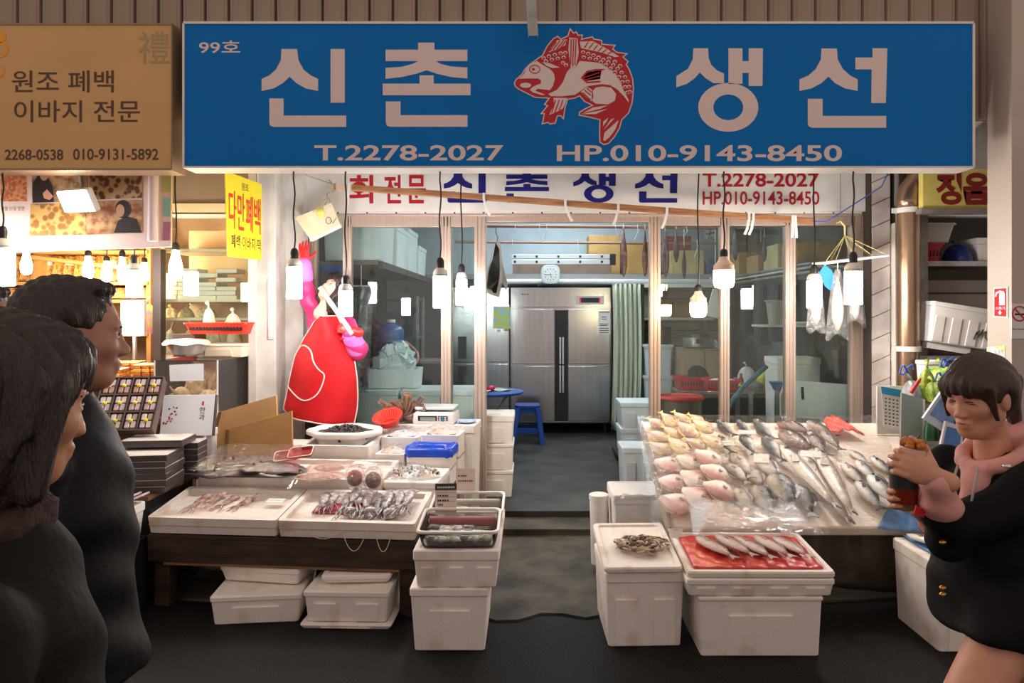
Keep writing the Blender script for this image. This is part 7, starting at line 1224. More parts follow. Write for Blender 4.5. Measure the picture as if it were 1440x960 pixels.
# ================================================================ people: smooth blended bodies
def nets(fn, lo, hi, h):
    lo = np.array(lo, float); n = [max(4, int(math.ceil((b - a) / h)) + 1) for a, b in zip(lo, hi)]
    g = [lo[i] + h * np.arange(n[i]) for i in range(3)]; X, Y, Z = np.meshgrid(*g, indexing='ij'); V = fn(np.stack([X, Y, Z], -1)); S = V < 0
    cn = [tuple(int(c) for c in np.binary_repr(i, 3)) for i in range(8)]; sl = lambda A, c: A[c[0]:A.shape[0] - 1 + c[0], c[1]:A.shape[1] - 1 + c[1], c[2]:A.shape[2] - 1 + c[2]]
    cnt = sum(sl(S, c).astype(int) for c in cn); act = (cnt > 0) & (cnt < 8); idx = -np.ones(act.shape, int); I = np.argwhere(act); idx[act] = np.arange(len(I))
    pos = np.zeros((len(I), 3)); w_ = np.zeros(len(I))
    for a in range(8):
        for b in range(a + 1, 8):
            ca, cb = np.array(cn[a]), np.array(cn[b])
            if np.abs(ca - cb).sum() != 1: continue
            va, vb = sl(V, cn[a])[act], sl(V, cn[b])[act]; m = (va < 0) != (vb < 0); t = np.where(m, va / np.where(m, va - vb, 1), 0); pos += np.where(m[:, None], ca + t[:, None] * (cb - ca), 0); w_ += m
    P = lo + h * (I + pos / np.maximum(w_, 1)[:, None]); fs = []
    for ax in range(3):
        u, v = (ax + 1) % 3, (ax + 2) % 3; s0 = [slice(1, -1)] * 3; s1 = [slice(1, -1)] * 3; s0[ax] = slice(0, -1); s1[ax] = slice(1, None)
        A, B = S[tuple(s0)], S[tuple(s1)]; E_ = np.argwhere(A != B); sg = A[A != B]
        if not len(E_): continue
        base = E_.copy(); base[:, u] += 1; base[:, v] += 1; q = []
        for du, dv in ((-1, -1), (0, -1), (0, 0), (-1, 0)): c = base.copy(); c[:, u] += du; c[:, v] += dv; q.append(idx[c[:, 0], c[:, 1], c[:, 2]])
        q = np.stack(q, 1); q[~sg] = q[~sg][:, ::-1]; fs.append(q)
    return P, np.concatenate(fs) if fs else np.zeros((0, 4), int)
def smin(a, b, k): h = np.clip(.5 + .5 * (b - a) / k, 0, 1); return b + (a - b) * h - k * h * (1 - h)
class Blob:
    def __init__(s): s.ops = []; s.lo = np.full(3, 9e9); s.hi = np.full(3, -9e9); s.post = None
    def _b(s, p, r): s.lo = np.minimum(s.lo, np.array(p) - r); s.hi = np.maximum(s.hi, np.array(p) + r)
    def cap(s, a, b, ra, rb=None, k=.03, sub=False, flat=None):
        a, b = np.array(a, float), np.array(b, float); rb = ra if rb is None else rb; ba = b - a; L2 = max(ba.dot(ba), 1e-9)
        def f(P):
            t = np.clip(((P - a) @ ba) / L2, 0, 1); q = P - a - t[..., None] * ba
            if flat is not None: q = q * flat
            return np.sqrt((q * q).sum(-1)) - (ra + (rb - ra) * t)
        s.ops.append((f, k, sub)); 
        if not sub: s._b(a, ra * 1.6); s._b(b, rb * 1.6)
        return s
    def ell(s, c, r, k=.03, M=None, sub=False):
        c, r = np.array(c, float), np.array(r, float); Mi = None if M is None else np.array(M.to_3x3().transposed())
        def f(P):
            q = P - c
            if Mi is not None: q = q @ Mi.T
            k0 = np.sqrt(((q / r) ** 2).sum(-1)); k1 = np.sqrt(((q / r ** 2) ** 2).sum(-1)); return k0 * (k0 - 1) / np.maximum(k1, 1e-6)
        s.ops.append((f, k, sub)); 
        if not sub: s._b(c, r.max() * 1.15)
        return s
    def plane(s, n, d, k=.01):
        n = np.array(n, float); n /= np.linalg.norm(n); s.ops.append((lambda P: P @ n - d, k, 'cut')); return s
    def eval(s, P):
        D = None
        for f, k, sub in s.ops:
            d = f(P)
            if D is None: D = d
            elif sub == 'cut': D = -smin(-D, -d, k)
            elif sub: D = -smin(-D, d, k)
            else: D = smin(D, d, k)
        return D + s.post(P) if s.post else D
    def mesh(s, h, lo=None, hi=None): return nets(s.eval, np.maximum(s.lo - 2 * h, lo if lo is not None else -1e9), np.minimum(s.hi + 2 * h, hi if hi is not None else 1e9), h)
def blob_obj(name, blobs, m, parent, M=None):
    vs, fs, o = [], [], 0
    for b, h, Mx in blobs:
        P, F_ = b.mesh(h)
        if Mx is not None: A_ = np.array(Mx); P = P @ A_[:3, :3].T + A_[:3, 3]
        vs.append(P); fs.append(F_ + o); o += len(P)
    me = bpy.data.meshes.new(name); me.from_pydata(np.concatenate(vs).tolist(), [], np.concatenate(fs).tolist()); me.polygons.foreach_set('use_smooth', [True] * len(me.polygons)); me.update()
    return link(name, me, m, parent)
def head_blob(fem=False):
    b = Blob(); j = .92 if fem else 1.0
    b.ell((-.012, 0, .036), (.094, .074, .086)); b.ell((.022, 0, -.035), (.066, .060 * j, .080), .04); b.ell((.055, 0, -.092), (.026, .026 * j, .022), .03)
    for s in (-1, 1):
        b.cap((-.005, s * .05 * j, -.055), (.05, s * .02 * j, -.094), .019, .016, .03); b.ell((.056, s * .037, -.022), (.024, .024, .022), .025); b.ell((-.012, s * .074, -.010), (.019, .010, .030), .01)
    b.ell((.074, 0, .024), (.016, .046, .014), .02); b.cap((.080, 0, .006), (.100 if not fem else .094, 0, -.030), .008, .0125, .014)
    for s in (-1, 1): b.ell((.094, s * .011, -.036), (.010, .008, .007), .008)
    b.ell((.084, 0, -.060), (.011, .023, .007), .010); b.ell((.081, 0, -.073), (.011, .020, .008), .010)
    for s in (-1, 1): b.ell((.095, s * .031, .002), (.016, .018, .011), .012, sub=True); b.ell((.071, s * .031, .001), (.014, .017, .012), .006)
    b.cap((-.02, 0, -.06), (-.045, 0, -.20), .052 * (j - .06 * fem), .056 * j, .035)
    return b
def hand_blob(side=1, curl=.5, spread=.0, thumb=.6):
    """x along the fingers from the wrist, y across (thumb at +y*side), z out of the back of the hand"""
    b = Blob(); b.cap((-.05, 0, 0), (.0, 0, 0), .027, .026, .02, flat=np.array((1, 1, 1.25))); b.ell((.045, 0, 0), (.050, .041, .016), .02)
    for i, (y, L) in enumerate(((.030, .072), (.010, .080), (-.011, .074), (-.030, .058))):
        p = np.array((.078 - abs(y) * .25, y * side, .002)); a = curl * .5; dy = y * spread * side
        for j, f in enumerate((.45, .32, .23)):
            q = p + L * f * np.array((math.cos(a), dy, -math.sin(a))); b.cap(p, q, .0094 - .0008 * j, .0088 - .0008 * j, .006 if j == 0 else .003); p = q; a += curl * .9
    p = np.array((.012, .030 * side, -.004)); q = p + .042 * np.array((math.cos(thumb), math.sin(thumb) * side, -.35)); r = q + .034 * np.array((math.cos(thumb * .5), math.sin(thumb * .5) * side, -.45 - curl * .3)); b.cap(p, q, .013, .011, .012); b.cap(q, r, .0105, .0085, .004); return b
def frame(o, x, z):
    x = Vector(x).normalized(); z = Vector(z); z = (z - x * z.dot(x)).normalized(); y = z.cross(x); M = Matrix((x, y, z)).transposed().to_4x4(); M.translation = Vector(o); return M
def skin(name, c): return mat(name, c, .5, var=.06, scale=14, sub=.08, bump=.06, bscale=160)
M_hair = mat('black_hair', (22, 17, 16), .38, col2=(48, 36, 32), scale=26, stretch=(6, 6, .8), lo=.4, hi=.75, bump=.5, bscale=60)
M_lip = mat('lips', (150, 76, 70), .4); M_white_eye = mat('eye_white', (206, 198, 190), .3); M_iris = mat('iris', (24, 16, 12), .2)
def face_parts(t, HM, fem=False, closed=False):
    e_ = []
    for s in (-1, 1):
        o = MB().ell((.078, s * .031, .000), (.0085, .0135, .0048 if not closed else .0022), 12, 8, HM).build('eye', M_iris if closed else M_white_eye, t, 180)
        if not closed: MB().ell((.0835, s * .031, .000), (.0035, .0058, .0050), 10, 6, HM).build('iris', M_iris, o, 180)
        MB().tube([HM @ Vector(q) for q in ((.085, s * .014, .004), (.0865, s * .030, .007), (.076, s * .047, .002))], [.0012, .0022, .001], 6).build('eyelid', M_hair, t, 180)
        MB().tube([HM @ Vector(q) for q in ((.0905, s * .012, .019), (.0885, s * .030, .024), (.075, s * .048, .019))], [.0022, .0034, .0014], 6).build('eyebrow', M_hair, t, 180)
    MB().ell((.0865, 0, -.0612), (.0092, .019, .0048), 12, 8, HM).ell((.084, 0, -.0705), (.0092, .0165, .0052), 12, 8, HM).build('lips', M_lip, t, 180)
def hair_blob(kind):
    b = Blob()
    if kind == 'short':
        b.ell((-.024, 0, .046), (.100, .084, .087)); b.ell((-.055, 0, -.02), (.062, .078, .085), .03); b.ell((.035, 0, .106), (.040, .058, .020), .02)
        b.ell((.115, 0, -.050), (.105, .13, .125), .012, sub=True); b.ell((-.005, 0, -.15), (.09, .2, .085), .02, sub=True)
        for s in (-1, 1): b.ell((-.006, s * .088, -.012), (.026, .02, .036), .01, sub=True)
        b.post = lambda P: .0035 * np.sin(P[..., 1] * 260 + 30 * P[..., 2]) * np.sin(P[..., 0] * 120 + P[..., 2] * 50)
    elif kind == 'bob':
        b.ell((-.022, 0, .045), (.112, .098, .092)); b.ell((-.045, 0, -.045), (.088, .100, .115), .04); b.ell((-.06, 0, -.12), (.07, .09, .06), .04); b.ell((.05, 0, .07), (.045, .07, .045), .03)
        for s in (-1, 1): b.cap((.02, s * .082, .03), (.024, s * .080, -.115), .026, .018, .03)
        b.ell((.118, 0, -.065), (.10, .074, .125), .012, sub=True); b.ell((.03, 0, -.19), (.09, .06, .07), .03, sub=True)
        b.post = lambda P: .003 * np.sin(P[..., 1] * 190 + P[..., 0] * 150) + .002 * np.sin(P[..., 1] * 420 + 3)
    else:
        b.ell((-.018, 0, .044), (.108, .089, .088)); b.ell((-.055, 0, .0), (.07, .085, .09), .03); b.ell((.074, 0, .050), (.030, .068, .044), .02)
        for s in (-1, 1): b.cap((.052, s * .070, .045), (.040, s * .077, -.055), .014, .007, .02)
        b.ell((.118, 0, -.052), (.086, .07, .082), .010, sub=True); b.ell((.0, 0, -.16), (.1, .2, .082), .02, sub=True)
        for s in (-1, 1): b.ell((-.014, s * .094, -.016), (.026, .024, .036), .01, sub=True)
        b.cap((-.10, 0, .035), (-.15, .0, .01), .026, .034, .02); b.cap((-.15, 0, .01), (-.165, 0, -.16), .036, .014, .02)
        b.post = lambda P: .0025 * np.sin(P[..., 1] * 230 + P[..., 0] * 60)
    return b
def folds(a, f1, f2): return lambda P: a * (np.sin(P[..., 2] * f1 + 9 * P[..., 0] + 2 * np.sin(P[..., 1] * 14)) * .6 + np.sin(P[..., 2] * f2 - 17 * P[..., 1] + 5 * P[..., 0]) * .4)
def legs(b, hip, L, stride, w=.085, r0=.085, r1=.06, r2=.042, foot=True):
    for s, st in ((1, stride), (-1, -stride)):
        h_, k_, a_ = np.array((0, s * w, hip)), np.array((st * .5 + .03, s * w, hip * .52)), np.array((st, s * w * .9, .085 + .0))
        b.cap(h_, k_, r0, r1, .03); b.cap(k_, a_, r1, r2, .02)
def shoes(t, stride, w, m):
    for s, st in ((1, stride), (-1, -stride)): MB().loft([[(st + x, s * w * .9 + wd * math.cos(2 * PI * j / 12), max(0, hh * .5 + hh * .5 * math.sin(2 * PI * j / 12))) for j in range(12)] for x, wd, hh in ((-.08, .02, .05), (-.06, .036, .10), (0, .042, .11), (.06, .044, .075), (.13, .042, .06), (.17, .025, .04))]).build('shoe', m, t, 180)
def passer(label, loc, rz, HZ, hair, skinm, coat, fem, head_yaw=0.0, pitch=0.0, arm=None, collar=None, trouser=None, bulk=1.0, hem=.62, hood=False):
    """walker facing local +x; HZ height of the head centre"""
    t = thing('person', label, 'person', loc, rz); sh = HZ - .235; hip = sh * .62; HM = Matrix.Translation((.03, 0, HZ)) @ Matrix.Rotation(head_yaw, 4, 'Z') @ Matrix.Rotation(pitch, 4, 'Y')
    body = Blob(); body.ell((0, 0, (sh + hip) / 2), (.09, .13, (sh - hip) * .62)); legs(body, hip, hip, .16)
    body.cap((0, 0, sh - .02), (-.01, 0, HZ - .14), .055, .052)
    blobs = [(body, .016, None), (head_blob(fem), .0042, HM)]
    ar = arm or {}
    S_ = {}
    for s, key in ((1, 'l'), (-1, 'r')):
        sp = np.array((0, s * .165 * bulk, sh - .035)); el, wr = ar.get(key, ((-.03, s * .24 * bulk, sh - .32), (.09, s * .22 * bulk, sh - .54))); S_[key] = (sp, np.array(el, float), np.array(wr, float))
        d_ = S_[key][2] - S_[key][1]; blobs.append((hand_blob(-s, .55), .0048, frame(Vector(S_[key][2]), Vector(d_), Vector((0, s, .1)))))
    blob_obj('body', blobs, skinm, t); face_parts(t, HM, fem)
    blob_obj('hair', [(hair_blob(hair), .005, HM)], M_hair, t)
    c = Blob(); q = bulk
    c.ell((-.01, 0, sh - .13), (.135 * q, .185 * q, .19), .05); c.ell((0, 0, (sh + hip) / 2 - .02), (.145 * q, .175 * q, (sh - hip) * .75), .06); c.ell((0, 0, hip), (.15 * q, .18 * q, .22), .06); c.cap((0, 0, hip), (0, 0, sh * hem - .05), .165 * q, .165 * q, .06, flat=np.array((1.05, .92, 1)))
    for key in 'lr': a, e_, w_ = S_[key]; c.cap(a, e_, .074 * q, .064 * q, .018); c.cap(e_, e_ + (w_ - e_) * .93, .064 * q, .048 * q, .015)
    c.cap((-.01, 0, sh + .01), (-.012, 0, sh + .075), .082, .085, .03); 
    if hood: c.ell((-.12, 0, sh + .03), (.10, .15, .085), .05)
    c.plane((0, 0, -1), -(sh * hem), .01); c.post = folds(.008, 46, 27); blob_obj('coat', [(c, .010, None)], coat, t)
    if collar: MB().loft([[((.088 + .006 * math.sin(j * 5)) * math.cos(2 * PI * j / 28) * g_ - .012, (.088) * math.sin(2 * PI * j / 28) * g_, sh + z) for j in range(28)] for g_, z in ((1.0, .03), (1.16, .06), (1.18, .09), (1.0, .10), (.9, .06))], False, False).build('collar', collar, t, 180)
    tr = Blob(); legs(tr, hip, hip, .16, .085, .098, .076, .062); tr.post = folds(.004, 60, 33); tr.plane((0, 0, -1), -.07, .01); blob_obj('trousers', [(tr, .014, None)], trouser or mat('trousers_dark', (26, 25, 28), .8, var=.2, scale=10), t); shoes(t, .16, .085, M_blk)
    return t
M_navy_c = mat('navy_coat', (13, 14, 20), .6, spec=.22, var=.25, scale=8, bump=.25, bscale=26); M_char = mat('charcoal_coat', (21, 19, 18), .75, spec=.2, var=.2, scale=9, bump=.3, bscale=30); M_fur = mat('fur_trim', (66, 46, 44), .9, var=.5, scale=40, bump=.8, bscale=120)
passer('man with short black hair in a dark navy jacket walking past', ((82 - VX) / F * 1.57, 1.57, 0), math.radians(14), 1.60, 'short', skin('skin_man', (182, 130, 108)), M_navy_c, False, math.radians(20), .05, {'r': ((-.06, -.225, 1.06), (-.03, -.2, .78)), 'l': ((-.06, .25, 1.05), (-.03, .24, .78))}, bulk=1.02, hem=.62)
passer('woman with a black bob in a charcoal hooded coat, nearest on the left', ((-24 - VX) / F * 1.02, 1.02, 0), math.radians(30), 1.518, 'bob', skin('skin_left_woman', (206, 146, 112)), M_char, True, math.radians(22), .16, {'r': ((-.02, -.24, .98), (.10, -.20, .78)), 'l': ((-.05, .21, .98), (.06, .17, .78))}, collar=M_fur, bulk=1.03, hem=.55, hood=True)
passer('person behind the man at the left edge, only dark hair showing', ((-45 - VX) / F * 2.05, 2.05, 0), 0, 1.605, 'short', skin('skin_man', (182, 130, 108)), mat('coat_green', (44, 48, 40), .7), False)

# ---- young woman walking left with a paper cup
t = thing('person', 'young woman with dark bangs in a black jacket over a pink hoodie, holding a cup', 'person', ((1392 - VX) / F * 2.2, 2.2, 0), math.radians(180 + 22)); WM_ = wm(t); Wi = WM_.inverted()
def lw(px, py, Y): return np.array(Wi @ W(px, py, Y))
HZ = 1.395; HM = Matrix.Translation((.052, .0, HZ)) @ Matrix.Rotation(math.radians(3), 4, 'Z') @ Matrix.Rotation(.20, 4, 'Y')
sk = skin('skin_woman', (206, 148, 122)); body = Blob(); sh, hip = 1.185, .76
body.ell((0, 0, .98), (.08, .12, .2)); body.cap((0, 0, sh - .02), (.0, 0, HZ - .14), .045, .045)
for s, st in ((1, .30), (-1, -.30)):    # her left leg (camera side) leads
    h_, k_, a_ = np.array((.01 if st > 0 else -.02, s * .08, hip - .03)), np.array((st * 1.05, s * .08, .42)), np.array((st * .95 - (.1 if st > 0 else .12), s * .075, .08)); body.cap(h_, k_, .088, .062, .03); body.cap(k_, a_, .06, .036, .03); body.ell((k_ + (a_ - k_) * .3) + np.array((-.02, 0, 0)), (.05, .045, .09), .03)
cupP = W(1279, 646, 2.03); wrL = lw(1312, 668, 1.985); elL = lw(1335, 752, 2.13); wrR = lw(1292, 702, 2.14); elR = lw(1345, 770, 2.34)
hl = frame(Vector(wrL), Wi.to_3x3() @ Vector((-1, .05, .42)), Wi.to_3x3() @ Vector((.1, -1, .1))); hr = frame(Vector(wrR), Wi.to_3x3() @ Vector((-1, -.1, .15)), Wi.to_3x3() @ Vector((.2, .9, -.3)))
blob_obj('body', [(body, .013, None), (head_blob(True), .0036, HM), (hand_blob(-1, 1.15, 0, 1.0), .0038, hl), (hand_blob(1, 1.1, 0, .9), .0042, hr)], sk, t); face_parts(t, HM, True, True)
blob_obj('hair', [(hair_blob('bangs'), .0042, HM)], mat('brown_black_hair', (34, 22, 19), .38, col2=(64, 44, 36), scale=26, stretch=(6, 6, .8), lo=.4, hi=.75, bump=.5, bscale=60), t)
c = Blob(); spL, spR = np.array((-.01, .155, sh - .03)), np.array((-.01, -.155, sh - .03))
c.ell((-.03, 0, sh - .12), (.110, .165, .16), .04); c.ell((-.02, 0, .93), (.128, .165, .24), .05); c.ell((-.02, 0, .74), (.145, .175, .2), .05); c.cap((-.02, 0, .75), (-.02, 0, .5), .152, .15, .04, flat=np.array((1.0, .9, 1)))
for a, e_, w_ in ((spL, elL, wrL), (spR, elR, wrR)): c.cap(a, e_, .072, .066, .016); c.cap(e_, e_ + (w_ - e_) * .5, .066, .056, .012)
c.cap((.0, .08, .76), (.13, .08, .58), .125, .115, .03); c.cap((-.02, -.08, .76), (-.16, -.08, .58), .125, .115, .03); c.plane((0.3, 0, -1), -.622, .010); c.post = folds(.009, 44, 25); jk = blob_obj('jacket', [(c, .0105, None)], mat('black_jacket', (10, 10, 12), .75, spec=.2, var=.2, scale=9, bump=.2, bscale=40), t)
M_pink = mat('pink_fleece', (222, 160, 152), .8, var=.08, scale=8, bump=.2, bscale=90); hd = Blob()
for i in range(16):
    a = 2 * PI * i / 16; b_ = 2 * PI * (i + 1) / 16; f = lambda q: np.array((-.03 + .078 * math.cos(q) + (.01 if math.cos(q) > 0 else -.03), .085 * math.sin(q), sh + .04 - .05 * math.cos(q))); hd.cap(f(a), f(b_), .023 + .012 * (math.cos(a) < 0), .023 + .012 * (math.cos(b_) < 0), .012)
hd.ell((-.13, 0, sh + .02), (.075, .13, .06), .04); hd.cap((.055, 0, sh - .05), (.085, 0, sh - .2), .045, .04, .02); hd.post = folds(.006, 70, 44)
for e_, w_ in ((elL, wrL), (elR, wrR)): hd.cap(e_ + (w_ - e_) * .5, e_ + (w_ - e_) * .93, .054, .040, .01)
blob_obj('hoodie', [(hd, .008, None)], M_pink, t)
for q in (((.115, .045, sh - .0), (.145, .05, sh - .07), (.15, .045, sh - .13)), ((.115, -.02, sh - .0), (.145, -.02, sh - .07), (.155, -.02, sh - .12))): MB().tube(q, .004, 6).build('drawstring', mat('string_grey', (170, 160, 160), .6), t, 180)
for px, py in ((1416, 655), (1318, 674)): MB().ell(tuple(Wi @ W(px, py, 2.03)), (.012, .012, .006), 10, 6).build('snap_button', mat('metal_button', (226, 222, 220), .25, .6), t, 180)
MB().box(-.020, .020, -.002, .002, -.012, .012, Matrix.Translation(Wi @ W(1293, 719, 2.035)) @ Matrix.Rotation(-.4, 4, 'Y')).build('red_tag', mat('tag_red', (206, 30, 34), .5), t, None)
for y in (762, 826, 835): MB().ell(tuple(Wi @ W(1326, y, 2.035)), (.012, .008, .006), 10, 6).build('gold_snap', mat('gold_metal', (206, 150, 70), .3, .8), t, 180)
shoes(t, .2, .08, M_blk)
cu = thing('paper_cup', 'pale pink paper cup of fried food in the young woman\'s hand', 'cup', cupP - Vector((0, .0, .03))); cu.scale = (.78,) * 3; cu.rotation_euler = (.1, .12, 0); MB().lathe([(.034, 0), (.046, .085), (.048, .088), (.044, .085), (.032, .004)], 24, cap1=False).build('cup', mat('cup_pink', (236, 206, 198), .5), cu); r_ = random.Random(1)
for q in range(9): MB().ell((r_.uniform(-.026, .026), r_.uniform(-.026, .026), .088 + r_.uniform(0, .022)), (.019, .016, .014), 9, 6).build('fried_piece', mat('fried', (206, 130, 54), .5, col2=(160, 84, 30), scale=40, bump=.6), cu, 180)
MB().tube([(.0, 0, .09), (.012, -.005, .135)], .003, 6).build('skewer', mat('skewer_dark', (60, 66, 56), .5), cu)
tm = thing('drink_cup', 'dark tumbler of reddish drink below the paper cup', 'cup', W(1272, 706, 2.10)); MB().lathe([(.032, 0), (.04, .045), (.04, .05)], 20).build('drink', mat('red_drink', (130, 48, 34), .2), tm); MB().lathe([(.0405, .045), (.046, .12), (.042, .124), (.02, .126)], 20).build('lid', mat('tumbler_dark', (52, 58, 60), .3), tm)

# ---- the vendor, reaching up with a red glove
YV = 5.50; fz = .36
one('plastic_crate', MB().tub(.36, .22, fz - .01, .02, .03, .02, .02, rim=.005).box(-.17, .17, -.10, .10, fz - .02, fz - .002), mat('crate_blue_dark', (40, 52, 74), .5), 'dark plastic crate under the vendor\'s feet behind the stall', 'crate', ((455 - VX) / F * YV, YV, 0))
t = thing('person', 'vendor in a red apron and pink jacket reaching up with a red glove', 'person', ((460 - VX) / F * YV, YV, fz), 0); Wi = wm(t).inverted()
def lv(px, py, Y=YV): return np.array(Wi @ W(px, py, Y))
hc = lv(470, 409, YV - .03); HM = Matrix.Translation(Vector(hc)) @ Matrix.Rotation(math.radians(-118), 4, 'Z') @ Matrix.Rotation(math.radians(-42), 4, 'Y') @ Matrix.Rotation(math.radians(-14), 4, 'X')
nk, spA, spB = lv(465, 441), lv(446, 452), lv(489, 458); elA, wrA = lv(430, 408, YV - .06), lv(427, 366, YV - .10); elB, wrB = lv(503, 492, YV - .10), lv(489, 463, YV - .20)
body = Blob(); body.cap(lv(458, 480), lv(456, 560), .12, .13); body.cap(nk, hc + (nk - hc) * .3, .05, .048, .03)
hip = float(lv(456, 560)[2]); 
for s in (-1, 1): body.cap((s * .08, 0, hip), (s * .08, .0, hip * .5), .085, .06); body.cap((s * .08, 0, hip * .5), (s * .08, .02, .07), .058, .04)
M_glove = mat('red_rubber_glove', (206, 40, 44), .35, var=.15, scale=16, bump=.2)
blob_obj('body', [(body, .014, None), (head_blob(True), .0055, HM)], skin('skin_vendor', (226, 178, 158)), t); face_parts(t, HM, True)
blob_obj('hair', [(hair_blob('bob'), .007, HM)], M_hair, t)
gA = frame(Vector(wrA), Vector((.02, 0, 1)), Vector((0, -1, 0))); gB = frame(Vector(wrB) + Vector((.035, -.01, -.01)), Vector((-1, -.1, .25)), Vector((.1, -1, .2)))
blob_obj('glove', [(hand_blob(-1, .25, 3.0, .9).cap((-.11, 0, 0), (-.03, 0, 0), .036, .03, .02), .0055, gA)], M_glove, t); blob_obj('glove', [(hand_blob(1, 1.1, 0, .9).cap((-.05, 0, 0), (-.02, 0, 0), .034, .03, .02), .0055, gB)], M_glove, t)
c = Blob(); c.ell(lv(465, 470), (.17, .115, .16), .05); c.cap(lv(460, 480), lv(457, 556), .145, .165, .05, flat=np.array((.95, 1.25, 1))); c.cap(spA, elA, .070, .062, .04); c.cap(elA, wrA + (elA - wrA) * .2, .062, .05, .03); c.cap(spB, elB, .074, .07, .04); c.cap(elB, wrB + (elB - wrB) * .25, .074, .062, .03); c.cap(nk, nk + np.array((.01, -.01, .02)), .075, .07, .03); c.post = folds(.006, 52, 31)
blob_obj('jacket', [(c, .011, None)], mat('pink_jacket', (196, 46, 110), .5, var=.12, scale=8, bump=.25, bscale=30), t); M_lil = mat('lilac_sleeve', (206, 110, 186), .45, bump=.2); blob_obj('cuff', [(Blob().cap(elA + (wrA - elA) * .45, wrA + (elA - wrA) * .12, .064, .054, .02), .011, None)], M_lil, t); blob_obj('cuff', [(Blob().cap(elB + (wrB - elB) * .05, wrB + (elB - wrB) * .35, .078, .068, .02), .011, None)], M_lil, t)
MB().lathe([(.072, 0), (.07, .05), (.06, .055)], 20, Matrix.Translation(Vector(nk)) ).build('black_collar', mat('black_knit', (24, 22, 26), .8), t, 180)
# apron: outline in rows, wrapped round the front of the body
rows = [(444, 456, 478), (452, 447, 482), (462, 441, 490), (475, 433, 497), (500, 421, 503), (530, 414, 507), (555, 409, 508), (572, 405, 507), (587, 415, 503)]
def apf(u, v, o=0.0):
    s_ = v * (len(rows) - 1); i = min(int(s_), len(rows) - 2); f = s_ - i; y, a, b = [rows[i][k] * (1 - f) + rows[i + 1][k] * f for k in range(3)]; 
    if v > .86: y += 12 * (u - .4) * (v - .86) / .14
    return Wi @ (W(a + (b - a) * u, y, YV) + Vector((0, -.205 + .12 * (2 * u - 1) ** 2 - o + .010 * math.sin(u * 13 + v * 9) * v - .03 * v, 0)))
M_apr = mat('red_apron', (190, 18, 28), .6, spec=.3, var=.12, scale=6, bump=.3, bscale=14); ap = MB().grid(apf, 26, 34).build('apron', M_apr, t, 180, solid=.006)
M_pip = mat('cream_piping', (236, 206, 196), .5); n = 30
for pts in ([apf(0, i / n, .004) for i in range(n + 1)], [apf(1, i / n, .004) for i in range(n + 1)], [apf(i / n, 0, .004) for i in range(n + 1)], [apf(i / n, 1, .004) for i in range(n + 1)]): MB().tube(pts, .0055, 6).build('piping', M_pip, ap, 180)
def onap(px, py):
    for _ in range(1): 
        k = [r for r in rows]; j = max(i for i in range(len(k) - 1) if k[i][0] <= py or i == 0); f = (py - k[j][0]) / (k[j + 1][0] - k[j][0]); a = k[j][1] * (1 - f) + k[j + 1][1] * f; b = k[j][2] * (1 - f) + k[j + 1][2] * f; return apf(min(1, max(0, (px - a) / (b - a))), (j + f) / (len(k) - 1), .007)
PK_ = [(185, 330), (230, 290), (265, 245), (300, 232), (350, 255), (375, 290), (385, 345), (430, 410), (475, 440), (455, 520), (420, 590), (350, 632), (290, 625), (215, 580), (165, 535)]
for _ in range(2): PK_ = [PK_[0]] + [(a[0] * k + b[0] * (1 - k), a[1] * k + b[1] * (1 - k)) for a, b in zip(PK_, PK_[1:]) for k in (.75, .25)] + [PK_[-1]]
MB().tube([onap(380 + x / 5.333, 440 + y / 5.333) for x, y in PK_], .0055, 6).build('pocket_seam', M_pip, ap, 180)
for a, b in (((456, 444), (448, 436)), ((478, 444), (490, 440))): MB().tube([onap(*a), Wi @ (W(*b, YV) + Vector((0, -.10, 0))), Wi @ (W(*b, YV) + Vector((0, .05, .01)))], .008, 6, flat=.4).build('strap', M_pip, ap, 180)
tr = Blob(); 
for s in (-1, 1): tr.cap((s * .08, 0, hip), (s * .085, .0, hip * .5), .098, .078); tr.cap((s * .085, 0, hip * .5), (s * .08, .02, .08), .076, .06)
blob_obj('trousers', [(tr, .016, None)], mat('trousers_black', (22, 20, 22), .8), t)
for s in (-1, 1): MB().loft([[(s * .08 + wd * math.cos(2 * PI * j / 12), .02 - y, max(0, hh * .5 + hh * .5 * math.sin(2 * PI * j / 12))) for j in range(12)] for y, wd, hh in ((-.08, .02, .05), (-.05, .036, .10), (.02, .042, .10), (.1, .042, .06), (.15, .025, .04))]).build('shoe', M_blk, t, 180)
# what she handles: a stick and the foam lid hung above her
p0, p1 = W(450, 404, YV - .17), W(496, 470, YV - .23); one('wooden_stick', MB().tube([(0, 0, 0), p1 - p0], .019, 8).tube([(p1 - p0) * .3, (p1 - p0) * .36], .0205, 8), mat('stick_wood', (206, 176, 160), .5, var=.15, scale=6), 'pale wooden stick held in the vendor\'s lower hand', 'stick', p0)
fl = thing('foam_cover', 'yellowed foam lid hung on strings above the raised glove', 'foam lid', W(446, 333, YV - .09)); q4 = [(415, 306), (466, 285), (478, 315), (436, 336)]
MB().poly([q4], lambda x, y: tuple(W(x, y, YV - .06 - (x - 446) * .001)), (0, .025, .0)).build('slab', mat('yellowed_foam', (232, 224, 206), .6, col2=(216, 204, 168), scale=6), fl, None, True); MB().poly([[(436, 336), (478, 315), (478.5, 318.5), (436.5, 339)]], lambda x, y: tuple(W(x, y, YV - .062 - (x - 446) * .001)), (0, .05, 0)).build('rim', M_foam, fl, None, True)
kn = W(462, 276, YV - .02); MB().tube([kn, W(455, 292, YV - .07), W(450, 300, YV - .075)], .003, 5).tube([kn, W(440, 298, YV - .07)], .003, 5).tube([kn, W(466, 268, 5.42), W(468, 264, 5.424)], .003, 5).build('string', M_yst, fl, world=True)
